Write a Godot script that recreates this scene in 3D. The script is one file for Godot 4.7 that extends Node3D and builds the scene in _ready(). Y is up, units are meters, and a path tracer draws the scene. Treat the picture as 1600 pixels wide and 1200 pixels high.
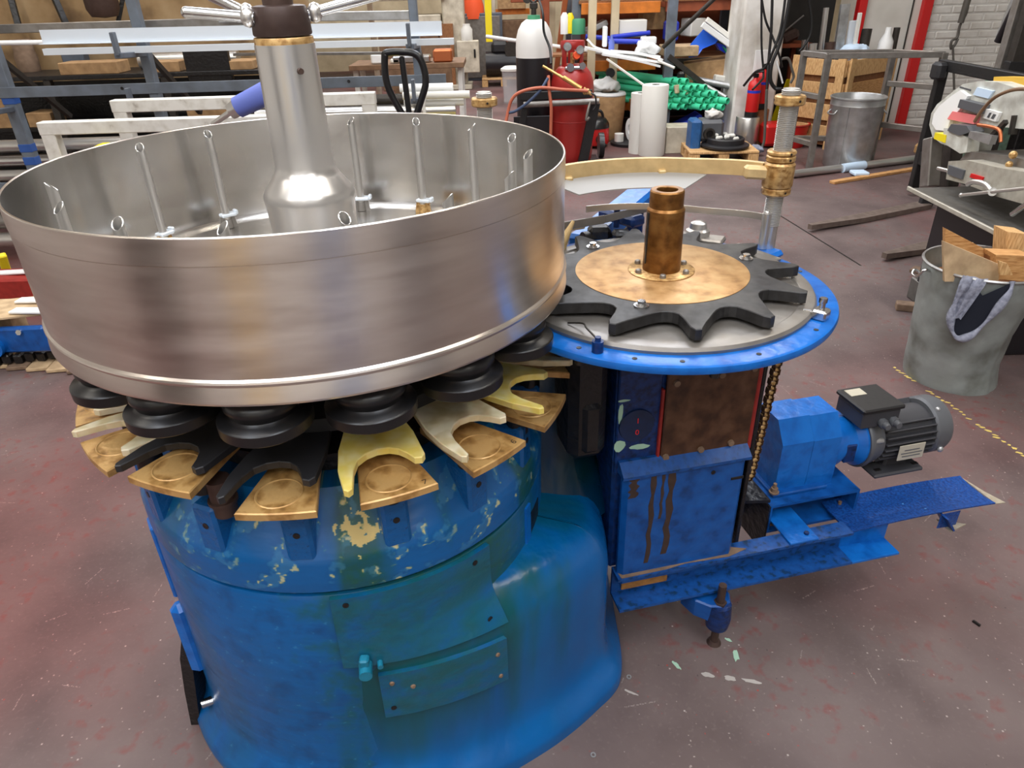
extends Node3D

var M = {}
var used = {}

func _ready():
	# camera: handheld, 1.6 m up, looking down at the machine
	var cam = Camera3D.new()
	cam.name = "camera"
	cam.transform = Transform3D(Basis(Vector3(0.99953, -0.02669, 0.01516), Vector3(0.0307, 0.86914, -0.49361), Vector3(0.0, 0.49384, 0.86955)).orthonormalized(), Vector3(0, 1.6, 0))
	cam.fov = 56.69
	cam.near = 0.05
	cam.far = 60.0
	add_child(cam)
	cam.current = true
	var env = Environment.new()
	env.background_mode = Environment.BG_COLOR
	env.background_color = Color(0.05, 0.05, 0.055)
	env.tonemap_mode = Environment.TONE_MAPPER_LINEAR
	env.tonemap_exposure = 1.0
	env.sdfgi_enabled = true
	env.ssao_enabled = true
	env.ssil_enabled = true
	var we = WorldEnvironment.new()
	we.name = "environment"
	we.environment = env
	add_child(we)
	make_materials()
	ceiling_lights()
	room()
	filler()
	turret()
	left_side()
	far_middle()
	gas_trolley()
	racking()
	right_side()
	floor_things()

# ---------------------------------------------------------------- names, labels
func numbered(n):
	if not used.has(n):
		used[n] = 0
		return n
	used[n] += 1
	return "%s_%03d" % [n, used[n]]

func tag(o, label, category, group = "", kind = ""):
	if label != "": o.set_meta("label", label)
	if category != "": o.set_meta("category", category)
	if group != "": o.set_meta("group", group)
	if kind != "": o.set_meta("kind", kind)
	return o

func thing(called, label, category, at = Vector3.ZERO, turn = 0.0, group = ""):
	var o = Node3D.new()
	o.name = numbered(called)
	add_child(o)
	o.position = at
	o.rotation.y = turn
	return tag(o, label, category, group)

func obj(called, mb, mat, parent = self):
	var o = MeshInstance3D.new()
	o.name = numbered(called) if parent == self else called
	o.mesh = mb.done() if mb is MB else mb
	o.material_override = M[mat] if mat is String else mat
	parent.add_child(o, true)
	return o

func struct(called, mb, mat, label = ""):
	var o = obj(called, mb, mat)
	o.set_meta("kind", "structure")
	if label != "": o.set_meta("label", label)
	return o

func dup(o, at, turn, label, group = ""):
	var c = o.duplicate()
	c.name = numbered(String(o.name))
	add_child(c)
	c.position = at
	c.rotation.y = turn
	return tag(c, label, "", group)

# ---------------------------------------------------------------- mesh builder
class MB:
	var s = SurfaceTool.new()
	var t = Transform3D.IDENTITY
	var g = 1
	var vmap = 0.0
	var tint = null
	func _init():
		s.begin(Mesh.PRIMITIVE_TRIANGLES)
	func done():
		s.generate_normals()
		return s.commit()
	func v(p, uv, k):
		s.set_smooth_group(k)
		s.set_uv(uv)
		if tint: s.set_color(tint.call(p))
		s.add_vertex(t * p)
	func tri(a, b, c, k = -1, ua = Vector2.ZERO, ub = Vector2.ZERO, uc = Vector2.ZERO):
		# a, b, c run anticlockwise seen from outside
		v(a, ua, k); v(c, uc, k); v(b, ub, k)
	func quad(a, b, c, d, k = -1, ua = Vector2.ZERO, ub = Vector2.ZERO, uc = Vector2.ZERO, ud = Vector2.ZERO):
		tri(a, b, c, k, ua, ub, uc)
		tri(a, c, d, k, ua, uc, ud)
	func box(c, size, bev = 0.0, basis = Basis.IDENTITY):
		var keep = t
		t = t * Transform3D(basis, c)
		var h = size * 0.5
		var b = minf(bev, minf(h.x, minf(h.y, h.z)) * 0.9)
		if b <= 0.0:
			for ax in 3:
				for sg in [-1.0, 1.0]:
					var n = Vector3.ZERO; n[ax] = sg * h[ax]
					var u = Vector3.ZERO; u[(ax + 1) % 3] = h[(ax + 1) % 3]
					var w = Vector3.ZERO; w[(ax + 2) % 3] = h[(ax + 2) % 3] * sg
					quad(n - u - w, n + u - w, n + u + w, n - u + w)
		else:
			for ax in 3:
				var i1 = (ax + 1) % 3
				var i2 = (ax + 2) % 3
				for sg in [-1.0, 1.0]:
					var n = Vector3.ZERO; n[ax] = sg * h[ax]
					var u = Vector3.ZERO; u[i1] = h[i1] - b
					var w = Vector3.ZERO; w[i2] = (h[i2] - b) * sg
					quad(n - u - w, n + u - w, n + u + w, n - u + w)
				# the four edges along this axis
				for s1 in [-1.0, 1.0]:
					for s2 in [-1.0, 1.0]:
						var p = Vector3.ZERO; p[i1] = s1 * h[i1]; p[i2] = s2 * (h[i2] - b)
						var q = Vector3.ZERO; q[i1] = s1 * (h[i1] - b); q[i2] = s2 * h[i2]
						var e = Vector3.ZERO; e[ax] = h[ax] - b
						if s1 * s2 > 0: quad(p + e, p - e, q - e, q + e)
						else: quad(p - e, p + e, q + e, q - e)
			for sx in [-1.0, 1.0]:
				for sy in [-1.0, 1.0]:
					for sz in [-1.0, 1.0]:
						var a = Vector3(sx * h.x, sy * (h.y - b), sz * (h.z - b))
						var c2 = Vector3(sx * (h.x - b), sy * h.y, sz * (h.z - b))
						var d = Vector3(sx * (h.x - b), sy * (h.y - b), sz * h.z)
						if sx * sy * sz > 0: tri(a, c2, d)
						else: tri(a, d, c2)
		t = keep
		return self
	func bar(a, b, w, h, bev = 0.0, up = Vector3.UP):
		var f = (b - a)
		var l = f.length()
		f = f / l
		if absf(f.dot(up)) > 0.98: up = Vector3(1, 0, 0) if absf(f.x) < 0.9 else Vector3(0, 0, 1)
		var x = up.cross(f).normalized()
		var y = f.cross(x)
		return box((a + b) * 0.5, Vector3(w, h, l), bev, Basis(x, y, f))
	func ring(c, x, y, r, n, a0 = 0.0):
		var o = []
		for i in n:
			var q = a0 + TAU * i / n
			o.append(c + x * cos(q) * r + y * sin(q) * r)
		return o
	func frame(f):
		var up = Vector3.UP if absf(f.y) < 0.95 else Vector3.RIGHT
		var x = up.cross(f).normalized()
		return [x, f.cross(x)]
	func cyl(a, b, r0, r1 = -1.0, n = 16, caps = true):
		if r1 < 0: r1 = r0
		var f = (b - a).normalized()
		var fr = frame(f)
		var p = ring(a, fr[0], fr[1], r0, n)
		var q = ring(b, fr[0], fr[1], r1, n)
		g += 1
		for i in n:
			var j = (i + 1) % n
			quad(p[i], p[j], q[j], q[i], g, Vector2(float(i) / n, 0), Vector2(float(i + 1) / n, 0), Vector2(float(i + 1) / n, 1), Vector2(float(i) / n, 1))
		if caps:
			for i in n:
				var j = (i + 1) % n
				tri(a, p[j], p[i])
				tri(b, q[i], q[j])
		return self
	func pipe(a, b, r, wall, n = 16):
		# an open tube with thickness
		var f = (b - a).normalized()
		var fr = frame(f)
		var A = [ring(a, fr[0], fr[1], r, n), ring(b, fr[0], fr[1], r, n), ring(b, fr[0], fr[1], r - wall, n), ring(a, fr[0], fr[1], r - wall, n)]
		for k in 4:
			g += 1
			var P = A[k]
			var Q = A[(k + 1) % 4]
			for i in n:
				var j = (i + 1) % n
				quad(P[i], P[j], Q[j], Q[i], g)
		return self
	func tube(pts, r, n = 8, closed = false, caps = true):
		var m = pts.size()
		var rings = []
		var x = Vector3.ZERO
		for i in m:
			var f = Vector3.ZERO
			if closed: f = (pts[(i + 1) % m] - pts[(i + m - 1) % m]).normalized()
			else: f = (pts[mini(i + 1, m - 1)] - pts[maxi(i - 1, 0)]).normalized()
			if i == 0: x = frame(f)[0]
			else: x = (x - f * x.dot(f)).normalized()
			rings.append(ring(pts[i], x, f.cross(x), r[i] if r is Array else r, n))
		g += 1
		for i in (m if closed else m - 1):
			var P = rings[i]
			var Q = rings[(i + 1) % m]
			for k in n:
				var j = (k + 1) % n
				quad(P[k], P[j], Q[j], Q[k], g)
		if caps and not closed:
			for k in n:
				var j = (k + 1) % n
				tri(pts[0], rings[0][j], rings[0][k])
				tri(pts[m - 1], rings[m - 1][k], rings[m - 1][j])
		return self
	func lathe(prof, n = 32, a0 = 0.0, a1 = TAU, crease = 38.0):
		# prof: Vector2(radius, height), running up the outside
		var full = absf(a1 - a0 - TAU) < 0.001
		var m = prof.size()
		var len = 0.0
		var acc = [0.0]
		for i in range(1, m):
			len += (prof[i] - prof[i - 1]).length()
			acc.append(len)
		var dir = Vector2.ZERO
		g += 1
		for i in m - 1:
			var d = (prof[i + 1] - prof[i])
			if d.length() < 1e-6: continue
			d = d.normalized()
			if dir != Vector2.ZERO and rad_to_deg(absf(dir.angle_to(d))) > crease: g += 1
			dir = d
			for k in n:
				var u0 = float(k) / n
				var u1 = float(k + 1) / n
				var q0 = a0 + (a1 - a0) * u0
				var q1 = a0 + (a1 - a0) * (0.0 if full and k == n - 1 else u1)
				var A = prof[i]
				var B = prof[i + 1]
				var p00 = Vector3(A.x * cos(q0), A.y, A.x * sin(q0))
				var p10 = Vector3(A.x * cos(q1), A.y, A.x * sin(q1))
				var p01 = Vector3(B.x * cos(q0), B.y, B.x * sin(q0))
				var p11 = Vector3(B.x * cos(q1), B.y, B.x * sin(q1))
				var v0 = 1.0 - (A.y / vmap if vmap > 0.0 else acc[i] / len)
				var v1 = 1.0 - (B.y / vmap if vmap > 0.0 else acc[i + 1] / len)
				if A.x > 1e-6: tri(p10, p00, p01, g, Vector2(u1, v0), Vector2(u0, v0), Vector2(u0, v1))
				if B.x > 1e-6: tri(p10, p01, p11, g, Vector2(u1, v0), Vector2(u0, v1), Vector2(u1, v1))
		return self
	func ext(poly, y0, y1, bev = 0.0, smooth = false):
		# poly in x,z; extruded upwards, the upper edge bevelled
		var P = PackedVector2Array(poly)
		if area(P) < 0: P.reverse()
		var m = P.size()
		var T = P
		if bev > 0.0:
			T = PackedVector2Array()
			for i in m:
				var e0 = (P[i] - P[(i + m - 1) % m]).normalized()
				var e1 = (P[(i + 1) % m] - P[i]).normalized()
				var nn = (Vector2(-e0.y, e0.x) + Vector2(-e1.y, e1.x))
				nn = nn / maxf(0.5, nn.length_squared() * 0.5)
				T.append(P[i] + nn * bev)
		var idx = Geometry2D.triangulate_polygon(P)
		for i in range(0, idx.size(), 3):
			var a = P[idx[i]]
			var b = P[idx[i + 1]]
			var c = P[idx[i + 2]]
			if (b - a).cross(c - a) < 0:
				var q = b
				b = c
				c = q
				tri(_p(T[idx[i]], y1), _p(T[idx[i + 1]], y1), _p(T[idx[i + 2]], y1))
			else:
				tri(_p(T[idx[i]], y1), _p(T[idx[i + 2]], y1), _p(T[idx[i + 1]], y1))
			tri(_p(a, y0), _p(b, y0), _p(c, y0))
		g += 2
		for i in m:
			var j = (i + 1) % m
			var k = g if smooth else -1
			quad(_p(P[j], y0), _p(P[i], y0), _p(P[i], y1 - bev), _p(P[j], y1 - bev), k)
			if bev > 0: quad(_p(P[j], y1 - bev), _p(P[i], y1 - bev), _p(T[i], y1), _p(T[j], y1), k - 1 if smooth else -1)
		return self
	func area(P):
		var o = 0.0
		for i in P.size(): o += P[i].cross(P[(i + 1) % P.size()])
		return o
	func _p(q, y):
		return Vector3(q.x, y, q.y)
	func sweep(path, prof, up = Vector3.UP, closed = false, smooth_prof = false):
		# prof: Vector2(sideways, up), anticlockwise looking along the path from behind... both caps are closed
		var m = path.size()
		var n = prof.size()
		var R = []
		for i in m:
			var f = Vector3.ZERO
			if closed: f = (path[(i + 1) % m] - path[(i + m - 1) % m]).normalized()
			else: f = (path[mini(i + 1, m - 1)] - path[maxi(i - 1, 0)]).normalized()
			var x = f.cross(up).normalized()
			var y = x.cross(f)
			var r = []
			for q in prof: r.append(path[i] + x * q.x + y * q.y)
			R.append(r)
		var P = PackedVector2Array(prof)
		var cw = area(P) < 0
		for k in n:
			var j = (k + 1) % n
			if not smooth_prof or k == 0: g += 1
			for i in (m if closed else m - 1):
				var A = R[i]
				var B = R[(i + 1) % m]
				if cw: quad(A[k], A[j], B[j], B[k], g)
				else: quad(A[j], A[k], B[k], B[j], g)
		if not closed:
			var idx = Geometry2D.triangulate_polygon(P)
			for i in range(0, idx.size(), 3):
				var a = idx[i]
				var b = idx[i + 1]
				var c = idx[i + 2]
				if (P[b] - P[a]).cross(P[c] - P[a]) < 0:
					var q = b
					b = c
					c = q
				# anticlockwise in (side, up) faces back along the path
				tri(R[0][a], R[0][b], R[0][c])
				tri(R[m - 1][a], R[m - 1][c], R[m - 1][b])
		return self
	func ball(c, r, n = 16, sq = Vector3.ONE):
		var keep = t
		t = t * Transform3D(Basis.from_scale(sq), c)
		var pr = []
		var m = n / 2
		for i in m + 1:
			var q = -PI / 2 + PI * i / m
			pr.append(Vector2(maxf(0.0, cos(q) * r) if i > 0 and i < m else 0.0, sin(q) * r))
		lathe(pr, n, 0.0, TAU, 180.0)
		t = keep
		return self
	func bolt(c, up, r, h):
		cyl(c, c + up * h, r, r, 6)
		return self

func mb():
	return MB.new()

func smooth(pts, sub = 6, closed = false):
	var o = []
	var m = pts.size()
	for i in (m if closed else m - 1):
		var a = pts[(i + m - 1) % m] if closed else pts[maxi(i - 1, 0)]
		var b = pts[i]
		var c = pts[(i + 1) % m]
		var d = pts[(i + 2) % m] if closed else pts[mini(i + 2, m - 1)]
		for k in sub:
			var u = float(k) / sub
			o.append(0.5 * ((2.0 * b) + (c - a) * u + (2.0 * a - 5.0 * b + 4.0 * c - d) * u * u + (3.0 * b - a - 3.0 * c + d) * u * u * u))
	if not closed: o.append(pts[m - 1])
	return o

func arc(c, r, a0, a1, y, n = 24):
	var o = []
	for i in n + 1:
		var q = deg_to_rad(lerpf(a0, a1, float(i) / n))
		o.append(Vector3(c.x + cos(q) * r, y, c.y + sin(q) * r))
	return o

func rect(w, h, ox = 0.0, oy = 0.0):
	return [Vector2(ox - w / 2, oy - h / 2), Vector2(ox + w / 2, oy - h / 2), Vector2(ox + w / 2, oy + h / 2), Vector2(ox - w / 2, oy + h / 2)]

func mbv(h):
	var m = MB.new()
	m.vmap = h
	return m

func vbox(at, size, bev = 0.003, turn = 0.0):
	# a box standing on the point at
	return mb().box(at + Vector3(0, size.y / 2, 0), size, bev, Basis(Vector3.UP, turn))

func wobble(m, seed_, amount, freq):
	# moves the vertices of a mesh along a noise, for cloth, sacks and crumpled sheet
	var nz = FastNoiseLite.new()
	nz.seed = seed_
	nz.frequency = freq
	var st = SurfaceTool.new()
	var a = m.surface_get_arrays(0)
	var vs = a[Mesh.ARRAY_VERTEX]
	for i in vs.size():
		var p = vs[i]
		vs[i] = p + Vector3(nz.get_noise_3dv(p), nz.get_noise_3dv(p + Vector3(7, 3, 1)), nz.get_noise_3dv(p + Vector3(2, 9, 5))) * amount
	a[Mesh.ARRAY_VERTEX] = vs
	a[Mesh.ARRAY_NORMAL] = null
	a[Mesh.ARRAY_TANGENT] = null
	var am = ArrayMesh.new()
	am.add_surface_from_arrays(Mesh.PRIMITIVE_TRIANGLES, a)
	st.create_from(am, 0)
	st.generate_normals()
	return st.commit()

# ---------------------------------------------------------------- materials
func c8(r, g, b):
	return Color(r / 255.0, g / 255.0, b / 255.0)

func ntex(seed_, freq, cols, offs, octaves = 4, size = 512, kind = FastNoiseLite.TYPE_SIMPLEX_SMOOTH):
	var n = FastNoiseLite.new()
	n.noise_type = kind
	n.seed = seed_
	n.frequency = freq
	n.fractal_octaves = octaves
	var t = NoiseTexture2D.new()
	t.noise = n
	t.width = size
	t.height = size
	t.seamless = true
	t.normalize = true
	var gr = Gradient.new()
	if cols.size() > 2:   # keep the patches soft
		for i in cols.size(): cols[i] = cols[i].lerp(cols[cols.size() - 1], 0.4)
	gr.colors = PackedColorArray(cols)
	gr.offsets = PackedFloat32Array(offs)
	t.color_ramp = gr
	return t

func mat(called, col, rough = 0.5, metal = 0.0, tex = null, scale = 1.0, rtex = null, bump = null, depth = 0.0):
	var m = StandardMaterial3D.new()
	m.resource_name = called
	m.albedo_color = col
	m.roughness = rough
	m.metallic = metal
	if tex: m.albedo_texture = tex
	if rtex:
		m.roughness_texture = rtex
		m.roughness_texture_channel = BaseMaterial3D.TEXTURE_CHANNEL_RED
	if bump:
		m.heightmap_enabled = true
		m.heightmap_texture = bump
		m.heightmap_scale = depth
	if tex or rtex or bump:
		m.uv1_triplanar = true
		m.uv1_scale = Vector3.ONE * scale if not scale is Vector3 else scale
	M[called] = m
	return m

func make_materials():
	var W = Color.WHITE
	# shared noises
	var grime = ntex(11, 0.008, [c8(196, 190, 184), c8(228, 225, 222), W], [0.0, 0.45, 0.9], 5)
	var mottle = ntex(12, 0.01, [c8(208, 204, 200), W], [0.1, 0.9], 4)
	var rufftex = ntex(13, 0.012, [Color(0.72, 0.72, 0.72), W], [0.1, 0.9], 4, 256)
	var fine = ntex(14, 0.05, [Color(0.3, 0.3, 0.3), W], [0.2, 0.8], 4, 256)
	# metals
	var streak = ntex(15, 0.01, [Color(0.82, 0.82, 0.82), W], [0.1, 0.9], 4, 512)
	var st = mat("brushed_steel", c8(238, 231, 225), 0.34, 1.0, ntex(16, 0.01, [c8(222, 218, 215), W], [0.1, 0.9], 4, 256), Vector3(1.2, 6.0, 1.2), streak)
	st = mat("bowl_inside_steel", c8(224, 222, 219), 0.25, 1.0, ntex(17, 0.008, [c8(226, 223, 220), W], [0.1, 0.9], 3, 256), Vector3(1.6, 3.0, 1.6), streak)
	for k in ["brushed_steel", "bowl_inside_steel"]:
		M[k].anisotropy_enabled = true
		M[k].anisotropy = -0.75 if k == "brushed_steel" else -0.6
	mat("turned_steel", c8(210, 208, 206), 0.3, 0.9)
	mat("bright_steel", c8(205, 205, 205), 0.2, 1.0)
	mat("tube_steel", c8(206, 204, 200), 0.28, 0.85)
	mat("grey_steel", c8(146, 142, 137), 0.45, 0.6, grime, 3.0, rufftex)
	mat("dark_steel", c8(70, 66, 62), 0.5, 0.6, grime, 4.0)
	mat("brown_steel", c8(88, 70, 64), 0.55, 0.5, grime, 6.0)
	mat("zinc", c8(190, 192, 193), 0.34, 0.6, mottle, 1.5)
	mat("old_zinc", c8(164, 171, 169), 0.5, 0.35, ntex(19, 0.008, [c8(96, 88, 76), c8(190, 192, 188), W], [0.02, 0.42, 0.9], 5), 1.2, rufftex)
	mat("aluminium", c8(220, 228, 236), 0.34, 0.3)
	mat("galvanised_thread", c8(190, 188, 184), 0.34, 0.6)
	mat("brass", c8(202, 166, 110), 0.4, 0.4, ntex(20, 0.02, [c8(165, 140, 110), W], [0.15, 0.6], 5), 6.0, rufftex)
	mat("pale_brass", c8(214, 186, 134), 0.45, 0.3, grime, 5.0)
	mat("bronze_shaft", c8(150, 108, 58), 0.4, 0.7, ntex(21, 0.012, [c8(120, 96, 74), c8(205, 186, 160), W], [0.1, 0.45, 0.8], 5), 5.0, rufftex)
	mat("bronze_disc", c8(196, 160, 112), 0.5, 0.45, ntex(22, 0.01, [c8(140, 112, 84), c8(214, 196, 172), W], [0.08, 0.4, 0.8], 5), 3.5, rufftex)
	mat("bronze_pad", c8(200, 160, 102), 0.4, 0.3, ntex(23, 0.008, [c8(110, 90, 66), c8(196, 178, 150), W, W], [0.05, 0.3, 0.55, 1.0], 5), 4.0, rufftex, fine, 0.05)
	mat("gold_torch", c8(214, 176, 110), 0.3, 0.8)
	mat("copper", c8(190, 110, 70), 0.4, 0.8)
	# paint
	var chips = ntex(24, 0.03, [c8(90, 76, 56), c8(150, 170, 190), W, W], [0.0, 0.14, 0.22, 1.0], 5)
	var dents = ntex(25, 0.03, [Color.BLACK, W], [0.2, 0.8], 4, 256)
	mat("blue_paint", c8(14, 84, 160), 0.34, 0.0, ntex(26, 0.014, [c8(90, 120, 130), c8(190, 205, 215), W], [0.02, 0.35, 0.8], 4), 2.0, null, dents, 0.12)
	mat("flange_blue", c8(16, 104, 190), 0.28, 0.0, ntex(27, 0.01, [c8(196, 208, 220), W], [0.1, 0.6], 4), 3.0, null, dents, 0.06)
	mat("dark_blue_paint", c8(12, 52, 112), 0.4, 0.0, ntex(28, 0.02, [c8(70, 60, 48), c8(150, 160, 170), W], [0.1, 0.4, 0.8], 5), 4.0, null, dents, 0.1)
	mat("rusty_blue", c8(16, 78, 150), 0.45, 0.0, ntex(29, 0.014, [c8(150, 98, 60), c8(160, 128, 100), c8(190, 200, 210), W], [0.0, 0.24, 0.36, 0.7], 5), 4.5, null, dents, 0.04)
	mat("ramp_blue", c8(16, 76, 152), 0.4, 0.0, ntex(30, 0.05, [c8(120, 140, 170), W], [0.1, 0.7], 4), 4.0, null, fine, 0.12)
	mat("oily_black", c8(24, 22, 22), 0.38, 0.0, grime, 4.0, null, dents, 0.15)
	mat("oily_brown", c8(96, 68, 48), 0.5, 0.1, ntex(31, 0.006, [c8(110, 90, 76), c8(190, 170, 150), W], [0.1, 0.45, 0.8], 5), 5.0, rufftex)
	mat("red_paint", c8(158, 42, 34), 0.5, 0.0, grime, 5.0)
	mat("mint_paint", c8(160, 196, 172), 0.6)
	mat("cream_chip", c8(206, 178, 112), 0.6)
	mat("black_rubber", c8(24, 24, 26), 0.34, 0.0, null, 1.0)
	mat("black_plastic", c8(20, 20, 22), 0.32)
	mat("black_paint", c8(26, 25, 26), 0.45, 0.0, ntex(32, 0.03, [c8(140, 140, 145), W, c8(255, 255, 255)], [0.0, 0.5, 1.0], 4), 3.0)
	mat("worn_black", c8(40, 40, 43), 0.5, 0.1, grime, 2.5)
	mat("black_star", c8(38, 37, 38), 0.55, 0.0, ntex(33, 0.02, [c8(160, 156, 150), W], [0.1, 0.6], 5), 4.0, rufftex)
	mat("nut_brown", c8(72, 56, 52), 0.42, 0.3, grime, 8.0)
	mat("ivory", c8(222, 212, 184), 0.42, 0.0, ntex(34, 0.01, [c8(225, 215, 190), W], [0.2, 0.7], 3, 256), 6.0)
	mat("yellowed_ivory", c8(228, 216, 158), 0.42, 0.0, ntex(35, 0.008, [c8(246, 232, 160), c8(255, 252, 240)], [0.2, 0.8], 3, 256), 8.0)
	for k in ["ivory", "yellowed_ivory"]:
		M[k].subsurf_scatter_enabled = true
		M[k].subsurf_scatter_strength = 0.15
	# room
	mat("cream_wall", c8(206, 190, 158), 0.85, 0.0, grime, 0.6)
	mat("white_wall", c8(222, 219, 212), 0.8, 0.0, ntex(36, 0.006, [c8(214, 210, 204), c8(238, 236, 232), W], [0.0, 0.4, 0.9], 4), 0.5)
	mat("brick_paint", c8(226, 223, 217), 0.75, 0.0, ntex(37, 0.006, [c8(206, 200, 192), W], [0.0, 0.8], 5), 0.8)
	mat("mortar", c8(212, 209, 203), 0.9)
	mat("board_wall", c8(166, 140, 104), 0.8, 0.0, ntex(38, 0.008, [c8(104, 84, 62), c8(200, 186, 164), W], [0.05, 0.42, 0.9], 5), 0.6)
	mat("ceiling_grey", c8(196, 194, 188), 0.9)
	mat("shutter", c8(56, 54, 52), 0.7, 0.2, grime, 1.0)
	mat("signal_red", c8(200, 26, 26), 0.4)
	mat("grey_paint", c8(92, 100, 112), 0.45, 0.0, grime, 2.0)
	mat("rack_blue_grey", c8(112, 122, 134), 0.42, 0.0, mottle, 1.0)
	mat("tape_blue", c8(44, 84, 156), 0.5)
	mat("white_paint", c8(214, 212, 206), 0.5, 0.0, ntex(40, 0.01, [c8(150, 140, 132), c8(226, 223, 218), W], [0.0, 0.22, 0.6], 4), 2.0)
	mat("machine_cream", c8(212, 204, 184), 0.45, 0.0, mottle, 1.0)
	mat("white_plastic", c8(232, 233, 232), 0.4)
	mat("off_white", c8(218, 216, 208), 0.55)
	mat("saw_white", c8(214, 216, 208), 0.38, 0.0, mottle, 2.0)
	mat("paper_white", c8(236, 236, 234), 0.8)
	mat("paper_blue", c8(196, 216, 236), 0.8)
	mat("pink_label", c8(232, 124, 124), 0.7)
	mat("wood", c8(206, 160, 106), 0.65, 0.0, ntex(41, 0.02, [c8(170, 136, 100), c8(226, 208, 184), W], [0.1, 0.45, 0.8], 5), Vector3(1.5, 9.0, 9.0))
	mat("pale_wood", c8(222, 184, 132), 0.65, 0.0, M["wood"].albedo_texture, Vector3(9.0, 1.5, 9.0))
	mat("dark_wood", c8(150, 104, 66), 0.7, 0.0, M["wood"].albedo_texture, Vector3(9.0, 1.5, 9.0))
	mat("cardboard", c8(176, 140, 98), 0.8, 0.0, mottle, 2.0)
	mat("light_card", c8(208, 180, 142), 0.8, 0.0, mottle, 2.0)
	mat("brown_board", c8(130, 100, 74), 0.75, 0.0, mottle, 1.5)
	mat("orange_paint", c8(222, 128, 44), 0.45, 0.0, grime, 2.0)
	mat("deep_orange", c8(150, 74, 40), 0.6, 0.0, grime, 2.0)
	mat("hi_vis", c8(238, 88, 40), 0.7)
	mat("safety_yellow", c8(236, 214, 24), 0.45)
	mat("ochre_paint", c8(206, 164, 56), 0.5)
	mat("gas_black", c8(26, 24, 28), 0.35)
	mat("gas_white", c8(222, 220, 216), 0.4)
	mat("gas_green", c8(70, 150, 110), 0.5)
	mat("gas_red", c8(158, 38, 34), 0.36)
	mat("hose_orange", c8(184, 100, 74), 0.5)
	mat("hose_blue", c8(58, 74, 104), 0.5)
	mat("cable_black", c8(22, 22, 23), 0.5)
	mat("cable_grey", c8(88, 84, 78), 0.5)
	mat("green_tube", c8(70, 206, 158), 0.4)
	mat("blue_tarp", c8(40, 104, 222), 0.4)
	mat("blue_plastic", c8(40, 60, 190), 0.4)
	mat("teal_cloth", c8(40, 150, 116), 0.6)
	mat("deep_blue", c8(40, 96, 158), 0.45, 0.0, grime, 3.0)
	mat("foam_blue", c8(96, 112, 190), 0.6)
	mat("vac_red", c8(206, 36, 34), 0.35)
	mat("cloth_grey", c8(150, 154, 170), 0.9, 0.0, ntex(42, 0.03, [c8(190, 190, 195), W], [0.2, 0.7], 4, 256), 6.0)
	mat("cloth_navy", c8(44, 48, 62), 0.9)
	mat("motor_grey", c8(92, 94, 98), 0.45, 0.2)
	mat("motor_dark", c8(62, 62, 66), 0.5, 0.2)
	mat("name_plate", c8(196, 190, 172), 0.4, 0.3)
	mat("chain_brown", c8(84, 60, 40), 0.45, 0.6)
	mat("bare_metal_edge", c8(196, 186, 166), 0.4, 0.4, grime, 10.0)
	mat("dust_brown", c8(136, 112, 92), 0.85, 0.0, mottle, 3.0)
	mat("skin_ochre", c8(196, 152, 104), 0.6)
	mat("letter_red", c8(214, 40, 44), 0.5)
	mat("letter_dark", c8(70, 54, 34), 0.7)
	var glow = mat("lamp_glow", c8(250, 250, 245), 0.5)
	glow.emission_enabled = true
	glow.emission = c8(255, 250, 238)
	glow.emission_energy_multiplier = 6.0
	var sg = mat("sky_glow", c8(245, 248, 252), 0.5)
	sg.emission_enabled = true
	sg.emission = c8(236, 243, 255)
	sg.emission_energy_multiplier = 3.0
	var cl = mat("clear_plastic", Color(0.92, 0.94, 0.95, 0.25), 0.12)
	cl.transparency = BaseMaterial3D.TRANSPARENCY_ALPHA
	M["filler_paint"] = casting_paint()
	M["floor_paint"] = floor_paint()
	M["lobe_paint"] = lobe_paint()
	mat("filler_boss", c8(8, 86, 150), 0.32, 0.0, chips, 5.0, null, dents, 0.1)
	mat("plate_green", Color.WHITE, 0.28, 0.0, ntex(43, 0.008, [c8(30, 84, 62), c8(24, 90, 92), c8(10, 86, 140)], [0.1, 0.5, 0.9], 5), 3.0, null, dents, 0.14)
	mat("switch_blue", c8(16, 38, 76), 0.45, 0.0, grime, 6.0)
	mat("ochre_mud", c8(176, 124, 62), 0.8, 0.0, mottle, 6.0)
	mat("rivet_blue", c8(80, 140, 200), 0.35)
	mat("sage", c8(120, 150, 132), 0.5, 0.0, mottle, 3.0)
	mat("bare_grey", c8(176, 172, 160), 0.45, 0.1, grime, 4.0)
	mat("pale_scrape", c8(168, 162, 156), 0.7)
	mat("faded_yellow", c8(206, 180, 96), 0.75)
	M["dark_lobe"] = M["lobe_paint"].duplicate()
	M["dark_lobe"].albedo_color = c8(120, 130, 120)
	mat("rust_stain", c8(66, 50, 42), 0.5, 0.0, grime, 8.0)
	mat("sheet_grey", c8(150, 148, 144), 0.45, 0.3)
	mat("fork_steel", c8(128, 114, 106), 0.5, 0.3, mottle, 3.0)
	mat("oily_grey", c8(104, 102, 98), 0.4, 0.3, grime, 5.0)
	mat("plate_teal", c8(30, 128, 160), 0.3, 0.0, grime, 6.0)

func seamless(seed_, freq, size, oct = 4):
	var n = FastNoiseLite.new()
	n.seed = seed_
	n.frequency = freq
	n.fractal_octaves = oct
	return n.get_seamless_image(size, size)

func pxl(img, x, y):
	return img.get_pixel(posmod(x, img.get_width()), posmod(y, img.get_height())).r

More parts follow.
